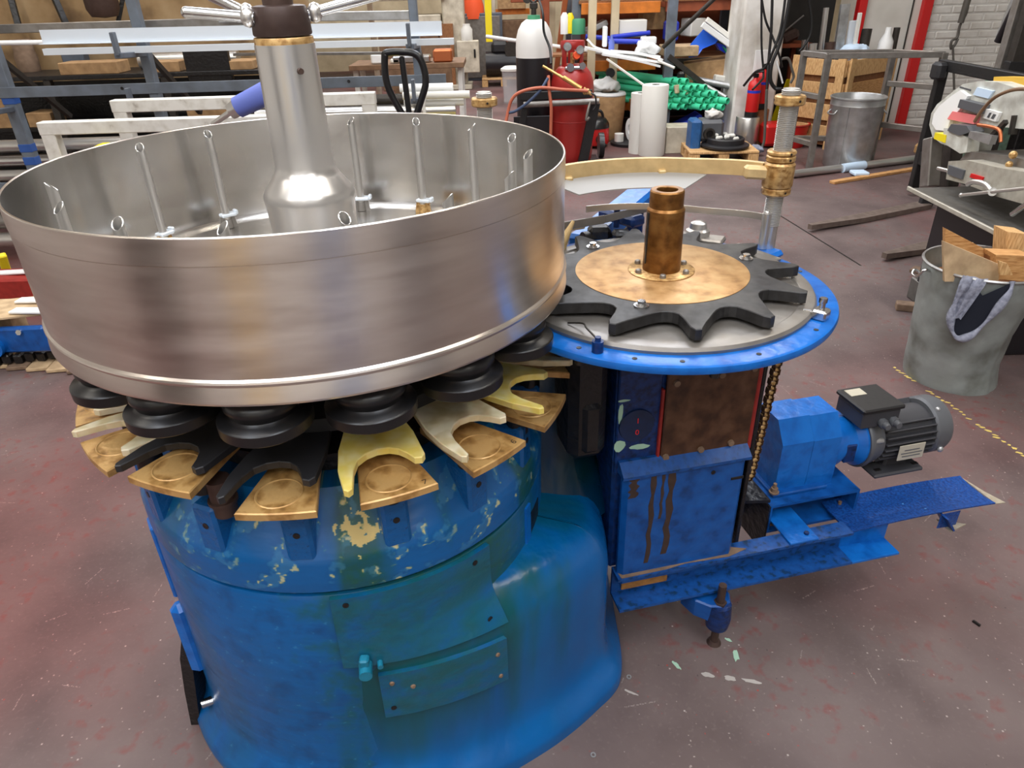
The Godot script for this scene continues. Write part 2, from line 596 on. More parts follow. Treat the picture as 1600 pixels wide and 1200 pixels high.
func casting_paint():
	# round body and skirt: u runs round, v down; worn blue over old green, with cream chips on the skirt
	var n = 1024
	var im = Image.create(n, n, false, Image.FORMAT_RGB8)
	var a = seamless(51, 0.012, 512, 5)
	var b = seamless(52, 0.03, 512, 5)
	var d = seamless(53, 0.004, 512, 3)
	var blue = c8(6, 86, 148)
	var teal = c8(20, 78, 84)
	var green = c8(30, 80, 58)
	var dark = c8(6, 58, 104)
	var cream = c8(214, 186, 116)
	var pale = c8(96, 150, 190)
	for y in n:
		var h = 0.84 * (1.0 - float(y) / n)
		for x in n:
			var deg = 360.0 * x / n
			var p = pxl(a, int(x * 3.4), y)
			var q = pxl(b, int(x * 3.4), y)
			var r = pxl(d, int(x * 3.4), y / 8)
			var c = blue.lerp(dark, clampf((p - 0.5) * 1.2, 0.0, 0.6))
			# green shows through in runs below the dripping valves
			var run = clampf((r - 0.5) * 5.0, 0.0, 1.0) * (1.0 if deg > 5.0 and deg < 100.0 else 0.3)
			if h < 0.62: run = maxf(run * 0.5, smoothstep(96.0, 70.0, deg + (p - 0.5) * 26.0) * smoothstep(20.0, 44.0, deg) * smoothstep(0.06, 0.3, h + (p - 0.5) * 0.1))
			c = c.lerp(teal.lerp(green, clampf((q - 0.35) * 2.0, 0.0, 1.0)), run * 0.85)
			if h > 0.62:
				var s = clampf((q - 0.64) * 9.0, 0.0, 1.0) * smoothstep(0.5, 0.66, p)
				c = c.lerp(cream, s * (1.0 if deg > 60.0 and deg < 105.0 or deg > 20.0 and deg < 48.0 else 0.5))
				c = c.lerp(pale, clampf((p - 0.62) * 4.0, 0.0, 0.35))
				var lx = (deg - 76.0) / 5.0 + (p - 0.5) * 2.2
				var ly = (h - 0.735) / 0.022 + (q - 0.5) * 3.0
				if lx * lx + ly * ly < 0.8: c = c.lerp(cream, 0.95)
			else:
				c = c.lerp(pale, clampf((q - 0.8) * 6.0, 0.0, 0.4))
			im.set_pixel(x, y, c)
	var m = StandardMaterial3D.new()
	m.resource_name = "filler_paint"
	m.albedo_texture = ImageTexture.create_from_image(im)
	m.roughness = 0.3
	m.uv1_scale = Vector3(1, 1, 1)
	m.heightmap_enabled = true
	m.heightmap_texture = ImageTexture.create_from_image(b)
	m.heightmap_scale = 0.16
	return m

func lobe_paint():
	var m = StandardMaterial3D.new()
	m.resource_name = "lobe_paint"
	m.albedo_color = Color.WHITE
	m.albedo_texture = ntex(61, 0.01, [c8(190, 200, 205), c8(230, 234, 236), Color.WHITE], [0.1, 0.45, 0.9], 5, 256)
	m.vertex_color_use_as_albedo = true
	m.uv1_triplanar = true
	m.uv1_scale = Vector3(2.2, 0.9, 2.2)
	m.roughness = 0.26
	m.heightmap_enabled = true
	m.heightmap_texture = ntex(62, 0.03, [Color.BLACK, Color.WHITE], [0.2, 0.8], 4, 256)
	m.heightmap_scale = 0.14
	return m

func floor_paint():
	var n = 1024
	var im = Image.create(n, n, false, Image.FORMAT_RGB8)
	var a = seamless(71, 0.004, n, 6)
	var b = seamless(72, 0.035, n, 5)
	var d = seamless(73, 0.12, n, 3)
	var base = c8(112, 98, 96)
	var dust = c8(128, 115, 112)
	var red = c8(132, 72, 68)
	var dark = c8(90, 76, 75)
	for y in n:
		for x in n:
			var p = a.get_pixel(x, y).r
			var q = b.get_pixel(x, y).r
			var r = d.get_pixel(x, y).r
			var c = base.lerp(dust, clampf((p - 0.45) * 2.0, 0.0, 0.7))
			c = c.lerp(dark, clampf((0.42 - p) * 2.5, 0.0, 0.6))
			c = c.lerp(red, clampf((q - 0.6) * 3.5, 0.0, 1.0) * clampf((p - 0.46) * 6.0, 0.0, 1.0) * 0.75)
			c = c.lerp(dust, clampf((r - 0.66) * 3.0, 0.0, 0.5))
			im.set_pixel(x, y, c)
	var rng = RandomNumberGenerator.new()
	rng.seed = 5
	for i in 1500:   # specks of swarf and paint
		var x = rng.randi_range(3, n - 8)
		var y = rng.randi_range(3, n - 8)
		var k = rng.randf()
		var col = c8(214, 208, 200) if k < 0.75 else c8(186, 66, 58) if k < 0.9 else c8(60, 52, 50)
		col = col.lerp(c8(120, 104, 102), rng.randf() * 0.6)
		im.fill_rect(Rect2i(x, y, 1 + int(rng.randf() * 1.6), 1 + int(rng.randf() * 1.6)), col)
	for i in 34:   # scrapes
		var x = rng.randf_range(60, n - 60)
		var y = rng.randf_range(60, n - 60)
		var q = rng.randf() * TAU
		var l = rng.randi_range(8, 40)
		for k in l:
			if rng.randf() < 0.6: im.set_pixel(int(x + cos(q) * k), int(y + sin(q) * k), c8(176, 168, 162))
	var m = StandardMaterial3D.new()
	m.resource_name = "floor_paint"
	m.albedo_texture = ImageTexture.create_from_image(im)
	m.uv1_triplanar = true
	m.uv1_world_triplanar = true
	m.uv1_scale = Vector3.ONE * 0.45
	m.roughness = 0.62
	m.vertex_color_use_as_albedo = true
	m.heightmap_enabled = true
	m.heightmap_texture = ImageTexture.create_from_image(b)
	m.heightmap_scale = 0.1
	return m

# ---------------------------------------------------------------- lamps and room
func ceiling_lights():
	var n = 0
	var where = {}
	for x in [-3.6, -0.6, 2.4]:
		for z in [2.2, -0.9, -4.0, -7.1, -10.2, -13.3]:
			n += 1
			var o = thing("ceiling_light", "long white fluorescent batten hung under the ceiling above the workshop floor", "ceiling light", Vector3(x, 4.3, z), 0.0, "ceiling battens out of view")
			obj("housing", mb().box(Vector3(0, 0.06, 0), Vector3(0.14, 0.07, 1.6), 0.01), "white_paint", o)
			obj("tube", mb().box(Vector3(0, 0.0, 0), Vector3(0.09, 0.05, 1.5), 0.02), "lamp_glow", o)
			obj("hanger", mb().cyl(Vector3(0, 0.09, 0.6), Vector3(0, 0.7, 0.6), 0.006).cyl(Vector3(0, 0.09, -0.6), Vector3(0, 0.7, -0.6), 0.006), "grey_steel", o)
			var l = AreaLight3D.new()
			l.name = "lamp"
			l.area_size = Vector2(0.12, 1.5)
			l.area_normalize_energy = true
			l.light_energy = 3.4
			l.light_color = c8(255, 247, 234)
			l.area_range = 30.0
			l.shadow_enabled = true
			l.position = Vector3(0, -0.04, 0)
			l.rotation = Vector3(-PI / 2, 0, 0)
			o.add_child(l, true)

	for x in [-2.1, 1.2]:
		for z in [1.2, -5.6, -11.6]:
			var o = thing("roof_light", "long milky roof light panel let into the ceiling of the workshop", "roof light", Vector3(x, 4.97, z), 0.0, "roof lights out of view")
			obj("frame", mb().box(Vector3(0, 0.01, 0), Vector3(1.3, 0.05, 4.2), 0.01), "white_paint", o)
			obj("window_pane", mb().box(Vector3(0, -0.03, 0), Vector3(1.2, 0.03, 4.1), 0.005), "sky_glow", o)
			var l = AreaLight3D.new()
			l.name = "daylight"
			l.area_size = Vector2(1.15, 4.0)
			l.area_normalize_energy = true
			l.light_energy = 9.0
			l.light_color = c8(238, 244, 255)
			l.area_range = 30.0
			l.shadow_enabled = true
			l.position = Vector3(0, -0.06, 0)
			l.rotation = Vector3(-PI / 2, 0, 0)
			o.add_child(l, true)

func room():
	# floor: a grid, so that the broad worn red lanes can sit in its vertex colours
	var st = SurfaceTool.new()
	st.begin(Mesh.PRIMITIVE_TRIANGLES)
	var nz = FastNoiseLite.new()
	nz.seed = 81
	nz.frequency = 0.5
	nz.fractal_octaves = 4
	var x0 = -6.5
	var x1 = 7.0
	var z0 = -16.5
	var z1 = 4.0
	var nx = 110
	var nzz = 170
	for j in nzz + 1:
		for i in nx + 1:
			var x = lerpf(x0, x1, float(i) / nx)
			var z = lerpf(z0, z1, float(j) / nzz)
			var p = nz.get_noise_2d(x, z)
			var red = clampf(p * 1.6 - 0.1, 0.0, 0.35)
			# the far floor and the strip left of the machine keep more of their red paint
			red = maxf(red, smoothstep(-5.2, -7.5, z) * clampf(0.4 + p, 0.1, 0.7))
			if x < -0.8: red = maxf(red, clampf(0.45 + p * 1.4, 0.0, 0.85) * smoothstep(-0.6, -1.4, x))
			var c = Color(0.66, 0.615, 0.615).lerp(Color(0.76, 0.37, 0.35), red)
			c = c.lerp(Color(0.8, 0.77, 0.765), clampf(-p * 1.6, 0.0, 0.7))
			st.set_color(c)
			st.set_normal(Vector3.UP)
			st.add_vertex(Vector3(x, 0, z))
	for j in nzz:
		for i in nx:
			var a = j * (nx + 1) + i
			for k in [a, a + 1, a + nx + 2, a, a + nx + 2, a + nx + 1]: st.add_index(k)
	var fl = MeshInstance3D.new()
	fl.name = "floor"
	fl.mesh = st.commit()
	fl.material_override = M["floor_paint"]
	add_child(fl)
	fl.set_meta("kind", "structure")
	fl.set_meta("label", "worn mauve and red painted concrete floor")
	struct("trim_1", mb().box(Vector3(0.25, -0.12, -6.25), Vector3(13.5, 0.2, 20.5)), "mortar", "concrete slab under the painted floor")
	struct("ceiling", mb().box(Vector3(0.25, 5.1, -6.25), Vector3(13.9, 0.2, 20.9)), "ceiling_grey")
	struct("wall_back", mb().box(Vector3(0.25, 2.5, -16.6), Vector3(13.9, 5.0, 0.2)), "cream_wall", "cream wall at the far end of the workshop")
	struct("wall_right", mb().box(Vector3(7.1, 2.5, -6.25), Vector3(0.2, 5.0, 20.5)), "white_wall")
	struct("wall_left", mb().box(Vector3(-6.6, 2.5, -6.25), Vector3(0.2, 5.0, 20.5)), "white_wall")
	struct("wall_front", mb().box(Vector3(0.25, 2.5, 4.1), Vector3(13.9, 5.0, 0.2)), "white_wall")

	# the half of the hall behind the photographer, seen only in the bright steel
	for q in [[Vector3(-2.6, 0, 0.9), Vector3(0.9, 1.5, 0.6), "dark_steel", "dark steel tool cabinet behind the photographer's left shoulder"], [Vector3(-1.2, 0, 2.2), Vector3(0.7, 1.1, 0.6), "ochre_paint", "ochre painted machine cover behind the photographer"], [Vector3(0.9, 0, 2.4), Vector3(0.8, 1.3, 0.6), "deep_blue", "deep blue cabinet behind the photographer's right shoulder"], [Vector3(2.6, 0, 1.2), Vector3(0.9, 1.6, 0.7), "motor_grey", "grey cabinet far right behind the photographer"]]:
		simple("floor_cabinet", vbox(q[0], q[1], 0.02), q[2], q[3], "cabinet")

# ---------------------------------------------------------------- the round filling machine
func pol(r, deg, y = 0.0):
	return Vector3(r * cos(deg_to_rad(deg)), y, r * sin(deg_to_rad(deg)))

func shell(a0, a1, r, y0, y1, th, n = 16):
	# a curved plate round the y axis with thickness and closed edges
	var m = mb()
	m.lathe([Vector2(r, y0), Vector2(r + th, y0), Vector2(r + th, y1), Vector2(r, y1)], n, deg_to_rad(a0), deg_to_rad(a1))
	for a in [a0, a1]:
		var p = [pol(r, a, y0), pol(r + th, a, y0), pol(r + th, a, y1), pol(r, a, y1)]
		if a == a1: m.quad(p[3], p[2], p[1], p[0])
		else: m.quad(p[0], p[1], p[2], p[3])
	return m

func bulge(deg, y):
	# the radius of the casting's front, which swells towards the side casting lower down
	var t = [[90, 0.45], [85, 0.451], [75, 0.4565], [65, 0.4675], [55, 0.4835], [48, 0.4985], [42, 0.5135], [30, 0.55]]
	var r = 0.45
	for i in t.size() - 1:
		if deg <= t[i][0] and deg >= t[i + 1][0]: r = lerpf(t[i][1], t[i + 1][1], (t[i][0] - deg) / float(t[i][0] - t[i + 1][0]))
	var k = 1.0 - smoothstep(0.39, 0.52, y) * 0.96
	return 0.4505 + (r - 0.45) * k

func cover(a0, a1, y0, y1):
	var m = mb()
	var n = 24
	var w = 10
	m.g += 3
	var k = m.g
	for i in n:
		for j in w:
			var q = []
			for c in [[0, 0], [1, 0], [1, 1], [0, 1]]:
				var a = lerpf(a0, a1, float(i + c[0]) / n)
				var y = lerpf(y0, y1, float(j + c[1]) / w)
				q.append(pol(bulge(a, y) + 0.0065, a, y))
			m.quad(q[1], q[0], q[3], q[2], k)
	for e in 4:
		var cnt = n if e % 2 == 0 else w
		for i in cnt:
			var u0 = float(i) / cnt
			var u1 = float(i + 1) / cnt
			var A = [[lerpf(a0, a1, u0), y0], [a1, lerpf(y0, y1, u0)], [lerpf(a1, a0, u0), y1], [a0, lerpf(y1, y0, u0)]][e]
			var B = [[lerpf(a0, a1, u1), y0], [a1, lerpf(y0, y1, u1)], [lerpf(a1, a0, u1), y1], [a0, lerpf(y1, y0, u1)]][e]
			m.quad(pol(bulge(A[0], A[1]) + 0.0065, A[0], A[1]), pol(bulge(B[0], B[1]) + 0.0065, B[0], B[1]), pol(bulge(B[0], B[1]) - 0.004, B[0], B[1]), pol(bulge(A[0], A[1]) - 0.004, A[0], A[1]))
	return m

func lobe_mesh(rows, outline, draft = false, rise = 0.0):
	# rows: [height, inset]; rings of the same rounded outline stacked up
	var m = mb()
	var nz = FastNoiseLite.new()
	nz.seed = 17
	nz.frequency = 5.0
	# old green paint shows through the blue where the valves drip
	m.tint = func(p):
		var deg = rad_to_deg(atan2(p.z, p.x))
		var k = nz.get_noise_3d(p.x * 2.0, p.y * 0.5, p.z * 2.0)
		var w = smoothstep(26.0, 58.0, deg + k * 30.0) * smoothstep(0.06, 0.3, p.y + k * 0.1)
		w = maxf(w, smoothstep(0.47, 0.52, p.y) * clampf(0.55 + k * 1.6, 0.0, 1.0))
		return c8(6, 94, 162).lerp(c8(22, 80, 80), clampf(w, 0.0, 1.0) * 0.9).srgb_to_linear()
	var n = outline.size()
	var rings = []
	for r in rows:
		var o = []
		for i in n:
			var e = (outline[(i + 1) % n] - outline[(i + n - 1) % n]).normalized()
			var f = clampf((outline[i].dot(Vector2(0.707, 0.707)) - 0.2) / 0.22, 0.0, 1.0)
			var q = outline[i] + Vector2(-e.y, e.x) * (r[1] - (0.045 * f * clampf((0.12 - r[0]) / 0.1, 0.0, 1.0) if draft else 0.0))
			o.append(Vector3(q.x, r[0] + (r[2] * clampf(-q.y * 1.2, -0.5, 1.0) if r.size() > 2 else 0.0), q.y))
		rings.append(o)
	m.g += 1
	for k in rows.size() - 1:
		for i in n:
			var j = (i + 1) % n
			m.quad(rings[k][j], rings[k][i], rings[k + 1][i], rings[k + 1][j], m.g)
	var top = rings[rows.size() - 1]
	var c = Vector3.ZERO
	for p in top: c += p / n
	c.y += rise
	for i in n: m.tri(c, top[(i + 1) % n], top[i], m.g)
	return m

func ring2(pts, sub):
	var o = []
	var q = []
	for p in pts: q.append(Vector3(p[0], 0, p[1]))
	for p in smooth(q, sub, true): o.append(Vector2(p.x, p.z))
	var a = 0.0
	for i in o.size(): a += o[i].cross(o[(i + 1) % o.size()])
	if a < 0: o.reverse()
	return o

func filler():
	var C = Vector3(-0.386, 0, -1.407)
	var b = thing("filling_machine", "blue painted cast iron base of the round filling machine, green runs down its side", "machine base", C)
	obj("body", mbv(0.84).lathe([Vector2(0.5, 0.0), Vector2(0.5, 0.02), Vector2(0.49, 0.04), Vector2(0.462, 0.075), Vector2(0.452, 0.12), Vector2(0.45, 0.3), Vector2(0.45, 0.606), Vector2(0.446, 0.614), Vector2(0.438, 0.616), Vector2(0.438, 0.621)], 96), "filler_paint", b)
	# skirt with its sloping ledge
	obj("skirt", mbv(0.84).lathe([Vector2(0.436, 0.622), Vector2(0.446, 0.622), Vector2(0.451, 0.628), Vector2(0.451, 0.69), Vector2(0.446, 0.705), Vector2(0.428, 0.728), Vector2(0.4, 0.768), Vector2(0.388, 0.79), Vector2(0.38, 0.812), Vector2(0.30, 0.814), Vector2(0.0, 0.814)], 96), "filler_paint", b)
	var lo = []
	for q in [[100, 0.42], [92, 0.438], [85, 0.4485], [75, 0.4565], [65, 0.4675], [55, 0.4835], [48, 0.4985], [42, 0.5135], [35, 0.536], [28, 0.562], [22, 0.588], [17.5, 0.612], [14, 0.62], [8, 0.614], [0, 0.608], [-10, 0.618], [-22, 0.65], [-32, 0.66], [-38, 0.58], [-60, 0.42], [-100, 0.3], [-170, 0.2], [130, 0.3]]:
		lo.append([q[1] * cos(deg_to_rad(q[0])), q[1] * sin(deg_to_rad(q[0]))])
	var lob = ring2(lo, 5)
	obj("side_casting", lobe_mesh([[0.0, -0.05], [0.028, -0.05], [0.04, -0.046], [0.06, -0.03], [0.08, -0.014], [0.105, -0.004], [0.15, 0.0], [0.28, 0.0], [0.38, 0.001], [0.41, 0.005], [0.435, 0.013], [0.46, 0.027], [0.478, 0.043], [0.491, 0.064], [0.498, 0.09, 0.01]], lob, false, 0.05), "lobe_paint", b)
	var nk = ring2([[0.36, -0.0], [0.46, 0.01], [0.55, -0.02], [0.6, -0.12], [0.58, -0.3], [0.45, -0.34], [0.3, -0.25]], 5)
	obj("neck", lobe_mesh([[0.42, -0.06], [0.48, -0.035], [0.53, -0.01], [0.6, 0.012], [0.7, 0.03], [0.8, 0.045], [0.825, 0.06]], nk, false, 0.02), "dark_lobe", b)
	# bosses on the ledge, each with a tapped hole
	for k in 16:
		var a = 22.5 * k
		var o = obj("boss", mb().box(Vector3(0, 0.7525, 0.405), Vector3(0.05, 0.105, 0.085), 0.006), "filler_boss", b)
		o.rotation.y = deg_to_rad(90 - a)
		var h = obj("bolt_hole", mb().cyl(Vector3(0, 0.762, 0.4468), Vector3(0, 0.762, 0.4485), 0.0065, 0.0065, 12), "oily_black", o)
	# curved cover plates on the front
	var p1 = obj("cover_plate", cover(44, 85.5, 0.425, 0.612), "plate_green", b)
	for q in [[82, 0.595], [49, 0.59], [48, 0.447]]:
		var r0 = bulge(q[0], q[1]) + 0.006
		obj("screw_hole", mb().cyl(pol(r0, q[0], q[1]), pol(r0 + 0.002, q[0], q[1]), 0.006, 0.006, 10), "oily_black", p1)
	var p2 = obj("cover_plate", cover(45.5, 77.5, 0.262, 0.392), "plate_green", b)
	for q in [[74.5, 0.365], [69.5, 0.345], [48, 0.355], [47.5, 0.285]]:
		var r0 = bulge(q[0], q[1]) + 0.006
		obj("rivet", mb().cyl(pol(r0, q[0], q[1]), pol(r0 + 0.0035, q[0], q[1]), 0.006, 0.004, 10), "dust_brown", p2)
	obj("screw_hole", mb().cyl(pol(bulge(75, 0.29) + 0.006, 75, 0.29), pol(bulge(75, 0.29) + 0.008, 75, 0.29), 0.006, 0.006, 10), "oily_black", p2)
	obj("latch", mb().cyl(pol(0.45, 80, 0.432), pol(0.49, 80, 0.432), 0.014, 0.013, 12).box(pol(0.468, 80, 0.45), Vector3(0.018, 0.02, 0.02), 0.003).cyl(pol(0.45, 76.5, 0.432), pol(0.475, 76.5, 0.432), 0.006, 0.006, 8), "plate_teal", b)
	# opening on the right of the body, and the half-open hatch on the left
	obj("slot", shell(14, 22, 0.4485, 0.44, 0.56, 0.003, 6), "oily_black", b)
	obj("slot_frame", shell(23, 26, 0.448, 0.42, 0.6, 0.007, 4), "flange_blue", b)
	var hp = [Vector3(-0.749, 0.391, -1.14), Vector3(-0.762, 0.283, -1.14), Vector3(-0.779, 0.173, -1.14), Vector3(-0.801, 0.031, -1.14), Vector3(-0.818, -0.024, -1.14), Vector3(-0.831, -0.018, -1.14), Vector3(-0.813, 0.128, -1.14), Vector3(-0.795, 0.241, -1.14)]
	for i in hp.size(): hp[i] -= C
	obj("hatch", prism(hp, Vector3(0.02, 0, -0.14)), "oily_black", b)
	obj("hatch_rib", mb().box(pol(0.448, 146, 0.3), Vector3(0.05, 0.22, 0.04), 0.015, Basis(Vector3.UP, deg_to_rad(-146))), "flange_blue", b)
	obj("hatch_rib", mb().box(pol(0.45, 148, 0.53), Vector3(0.012, 0.2, 0.05), 0.004, Basis(Vector3.UP, deg_to_rad(-148))), "flange_blue", b)
	obj("hatch_bolt", mb().bolt(pol(0.45, 143, 0.1), pol(1, 150), 0.012, 0.03), "bright_steel", b)

	# ------------------------------------------------ carousel: lifters, pads, forks
	var r = thing("lifter_carousel", "ring of worn bronze lifting pads under the steel bowl, above the blue skirt", "carousel", C)
	obj("hub", mb().lathe([Vector2(0.0, 0.815), Vector2(0.33, 0.815), Vector2(0.33, 0.85), Vector2(0.24, 0.87), Vector2(0.2, 0.9), Vector2(0.2, 1.055), Vector2(0.0, 1.056)], 48), "oily_black", r)
	obj("fork_ring", mb().lathe([Vector2(0.2, 0.902), Vector2(0.335, 0.902), Vector2(0.335, 0.93), Vector2(0.2, 0.93)], 48), "worn_black", r)
	var padh = {0: 0.862, 1: 0.85, 2: 0.86, 3: 0.868, 4: 0.868, 5: 0.902, 6: 0.885, 7: 0.885}
	for k in 16:
		var a = 22.5 * k
		var y = padh.get(k, 0.87)
		var poly = []
		for i in 9:
			var q = deg_to_rad(lerpf(-7.4, 7.4, i / 8.0))
			poly.append(Vector2(0.515 * cos(q) , 0.515 * sin(q)))
		poly.append_array([Vector2(0.4, 0.047), Vector2(0.33, 0.038), Vector2(0.33, -0.038), Vector2(0.4, -0.047)])
		var o = obj("lifting_pad", mb().ext(poly, -0.014, 0.0, 0.002), "bronze_pad", r)
		o.position = Vector3(0, y, 0)
		o.rotation.y = deg_to_rad(-a)
		# the shallow seat that the cans have worn: a raised rim ring on the pad
		var rim = obj("can_seat", mb().lathe([Vector2(0.0365, 0.0), Vector2(0.0385, 0.0012), Vector2(0.0405, 0.0)], 28), "bronze_pad", o)
		rim.position = Vector3(0.462, 0.0, 0.006)
		obj("lifter_stem", mb().cyl(Vector3(0.425, -0.07, 0), Vector3(0.425, -0.013, 0), 0.024, 0.024, 16), "oily_black", o)
		var f = [Vector2(0.27, 0.022), Vector2(0.31, 0.042), Vector2(0.396, 0.074), Vector2(0.453, 0.086), Vector2(0.508, 0.088), Vector2(0.515, 0.082), Vector2(0.51, 0.074), Vector2(0.463, 0.062), Vector2(0.438, 0.05), Vector2(0.425, 0.032), Vector2(0.42, 0.012), Vector2(0.424, -0.008), Vector2(0.435, -0.022), Vector2(0.452, -0.032), Vector2(0.472, -0.04), Vector2(0.476, -0.052), Vector2(0.466, -0.06), Vector2(0.39, -0.062), Vector2(0.27, -0.05)]
		var dark = k in [4, 5, 9, 12]
		var fo = obj("can_fork", mb().ext(f, 0.0, 0.013, 0.0015), "worn_black" if dark else "yellowed_ivory" if k in [1, 3, 8, 11, 14] else "ivory", r)
		if dark: fo.set_meta("label", "black can fork")
		fo.position = Vector3(0, maxf(0.89, y + 0.006), 0)
		fo.rotation.y = deg_to_rad(-a)
		obj("fork_bolt", mb().bolt(Vector3(0.318, 0.013, 0.016), Vector3.UP, 0.009, 0.012).cyl(Vector3(0.318, 0.013, 0.016), Vector3(0.318, 0.03, 0.016), 0.004).bolt(Vector3(0.318, 0.013, -0.026), Vector3.UP, 0.009, 0.012), "dark_steel", fo)
	for q in [[3, "7"], [2, "6"]]:
		var tm = TextMesh.new()
		tm.text = q[1]
		tm.font_size = 16
		tm.pixel_size = 0.001
		tm.depth = 0.0006
		var tn = obj("stamped_number", tm, "letter_dark", r)
		tn.transform = Transform3D(Basis(Vector3.UP, deg_to_rad(-22.5 * q[0] + 90)) * Basis(Vector3.RIGHT, -PI / 2), pol(0.5, 22.5 * q[0] - 5.4, padh[q[0]] + 0.0003))
	obj("lifter_foot", mb().cyl(pol(0.425, 108, 0.785), pol(0.425, 108, 0.86), 0.021, 0.021, 18).cyl(pol(0.425, 108, 0.812), pol(0.425, 108, 0.818), 0.026, 0.026, 18), "brown_steel", r)

	# ------------------------------------------------ the bowl
	var w = thing("filler_bowl", "large round brushed stainless steel bowl with a line of upright tubes inside it", "bowl", C)
	obj("wall", mb().lathe([Vector2(0.497, 1.085), Vector2(0.4995, 1.066), Vector2(0.503, 1.062), Vector2(0.505, 1.066), Vector2(0.5045, 1.072), Vector2(0.5005, 1.092), Vector2(0.5035, 1.0955), Vector2(0.5045, 1.0985), Vector2(0.5035, 1.1015), Vector2(0.5, 1.105), Vector2(0.5, 1.277), Vector2(0.4992, 1.2775), Vector2(0.4992, 1.2785), Vector2(0.501, 1.279), Vector2(0.501, 1.3165), Vector2(0.5, 1.318), Vector2(0.4976, 1.318), Vector2(0.4968, 1.3165)], 160, 0.0, TAU, 18.0), "brushed_steel", w)
	obj("lining", mb().lathe([Vector2(0.4968, 1.3165), Vector2(0.4968, 1.092), Vector2(0.49, 1.086), Vector2(0.455, 1.0835)], 160), "bowl_inside_steel", w)
	obj("floor_plate", mb().lathe([Vector2(0.4985, 1.062), Vector2(0.455, 1.0835), Vector2(0.45, 1.088), Vector2(0.435, 1.089), Vector2(0.084, 1.093)], 96).lathe([Vector2(0.0, 1.058), Vector2(0.503, 1.062)], 64), "bowl_inside_steel", w)
	obj("spindle", mb().lathe([Vector2(0.094, 1.09), Vector2(0.094, 1.096), Vector2(0.083, 1.098), Vector2(0.083, 1.16), Vector2(0.0822, 1.1605), Vector2(0.083, 1.161), Vector2(0.084, 1.2), Vector2(0.0855, 1.225), Vector2(0.0875, 1.238), Vector2(0.0875, 1.248), Vector2(0.083, 1.258), Vector2(0.064, 1.283), Vector2(0.0575, 1.293), Vector2(0.0555, 1.302), Vector2(0.0545, 1.34), Vector2(0.0525, 1.512), Vector2(0.04, 1.513)], 64, 0.0, TAU, 30.0), "turned_steel", w)
	obj("brass_washer", mb().lathe([Vector2(0.02, 1.511), Vector2(0.0515, 1.511), Vector2(0.0515, 1.521), Vector2(0.05, 1.523), Vector2(0.02, 1.523)], 48), "brass", w)
	obj("grub_screw", mb().cyl(Vector3(0.03, 1.47, 0.042), Vector3(0.0345, 1.47, 0.0485), 0.006, 0.005, 10), "brown_steel", w)
	var nut = obj("hand_nut", mb().lathe([Vector2(0.0, 1.525), Vector2(0.049, 1.525), Vector2(0.051, 1.528), Vector2(0.0495, 1.562), Vector2(0.046, 1.571), Vector2(0.036, 1.573), Vector2(0.0, 1.573)], 40), "nut_brown", w)
	obj("threaded_end", mb().lathe([Vector2(0.026, 1.572), Vector2(0.026, 1.62), Vector2(0.0, 1.62)], 24), "brown_steel", nut)
	for q in [[Vector3(-0.034, 1.555, 0.034), Vector3(-0.15, 1.566, 0.03)], [Vector3(-0.05, 1.558, 0.0), Vector3(-0.125, 1.59, -0.03)], [Vector3(0.045, 1.556, -0.01), Vector3(0.178, 1.585, -0.05)]]:
		var hd = obj("handle", mb().cyl(q[0], q[1], 0.009, 0.0095, 14).ball(q[1], 0.0095, 12), "bright_steel", nut)
		obj("weld", mb().ball(q[0] + (q[1] - q[0]) * 0.1, 0.014, 10, Vector3(1, 1.2, 1)), "turned_steel", hd)
	# sixteen valves: an upright tube with a slanted mouth, a bracket and clamp inside, a rubber bell below
	for k in 16:
		var a = 22.5 * k + 1.5
		var v = Node3D.new()
		v.name = "valve"
		w.add_child(v, true)
		v.position = pol(0.43, a)
		var rng = RandomNumberGenerator.new()
		rng.seed = 90 + k
		v.rotation.y = deg_to_rad(-a)
		if k != 8: obj("vent_tube", slant_tube(0.0088, 1.105, 1.302, 1.318, deg_to_rad(rng.randf_range(-50, 50) + (180 if k > 2 and k < 7 else 0))), "tube_steel", v)
		obj("bracket", mb().cyl(Vector3(0, 1.09, 0), Vector3(0, 1.112, 0), 0.0125, 0.0105, 14).bar(Vector3(-0.002, 1.088, -0.016), Vector3(0, 1.118, -0.011), 0.012, 0.006).bar(Vector3(-0.002, 1.088, 0.016), Vector3(0, 1.118, 0.011), 0.012, 0.006), "brass" if k % 2 else "grey_steel", v)
		obj("clamp", mb().box(Vector3(0, 1.121, 0.004), Vector3(0.024, 0.008, 0.036), 0.002).box(Vector3(0.0, 1.124, 0.024), Vector3(0.016, 0.012, 0.008), 0.002), "aluminium", v)
		obj("rubber_bell", mb().lathe([Vector2(0.03, 0.986), Vector2(0.072, 0.986), Vector2(0.075, 0.989), Vector2(0.0755, 1.0065), Vector2(0.073, 1.0095), Vector2(0.06, 1.012), Vector2(0.055, 1.017), Vector2(0.057, 1.024), Vector2(0.0615, 1.03), Vector2(0.0615, 1.038), Vector2(0.056, 1.046), Vector2(0.046, 1.05), Vector2(0.04, 1.06)], 48, 0.0, TAU, 40.0), "black_rubber", v)

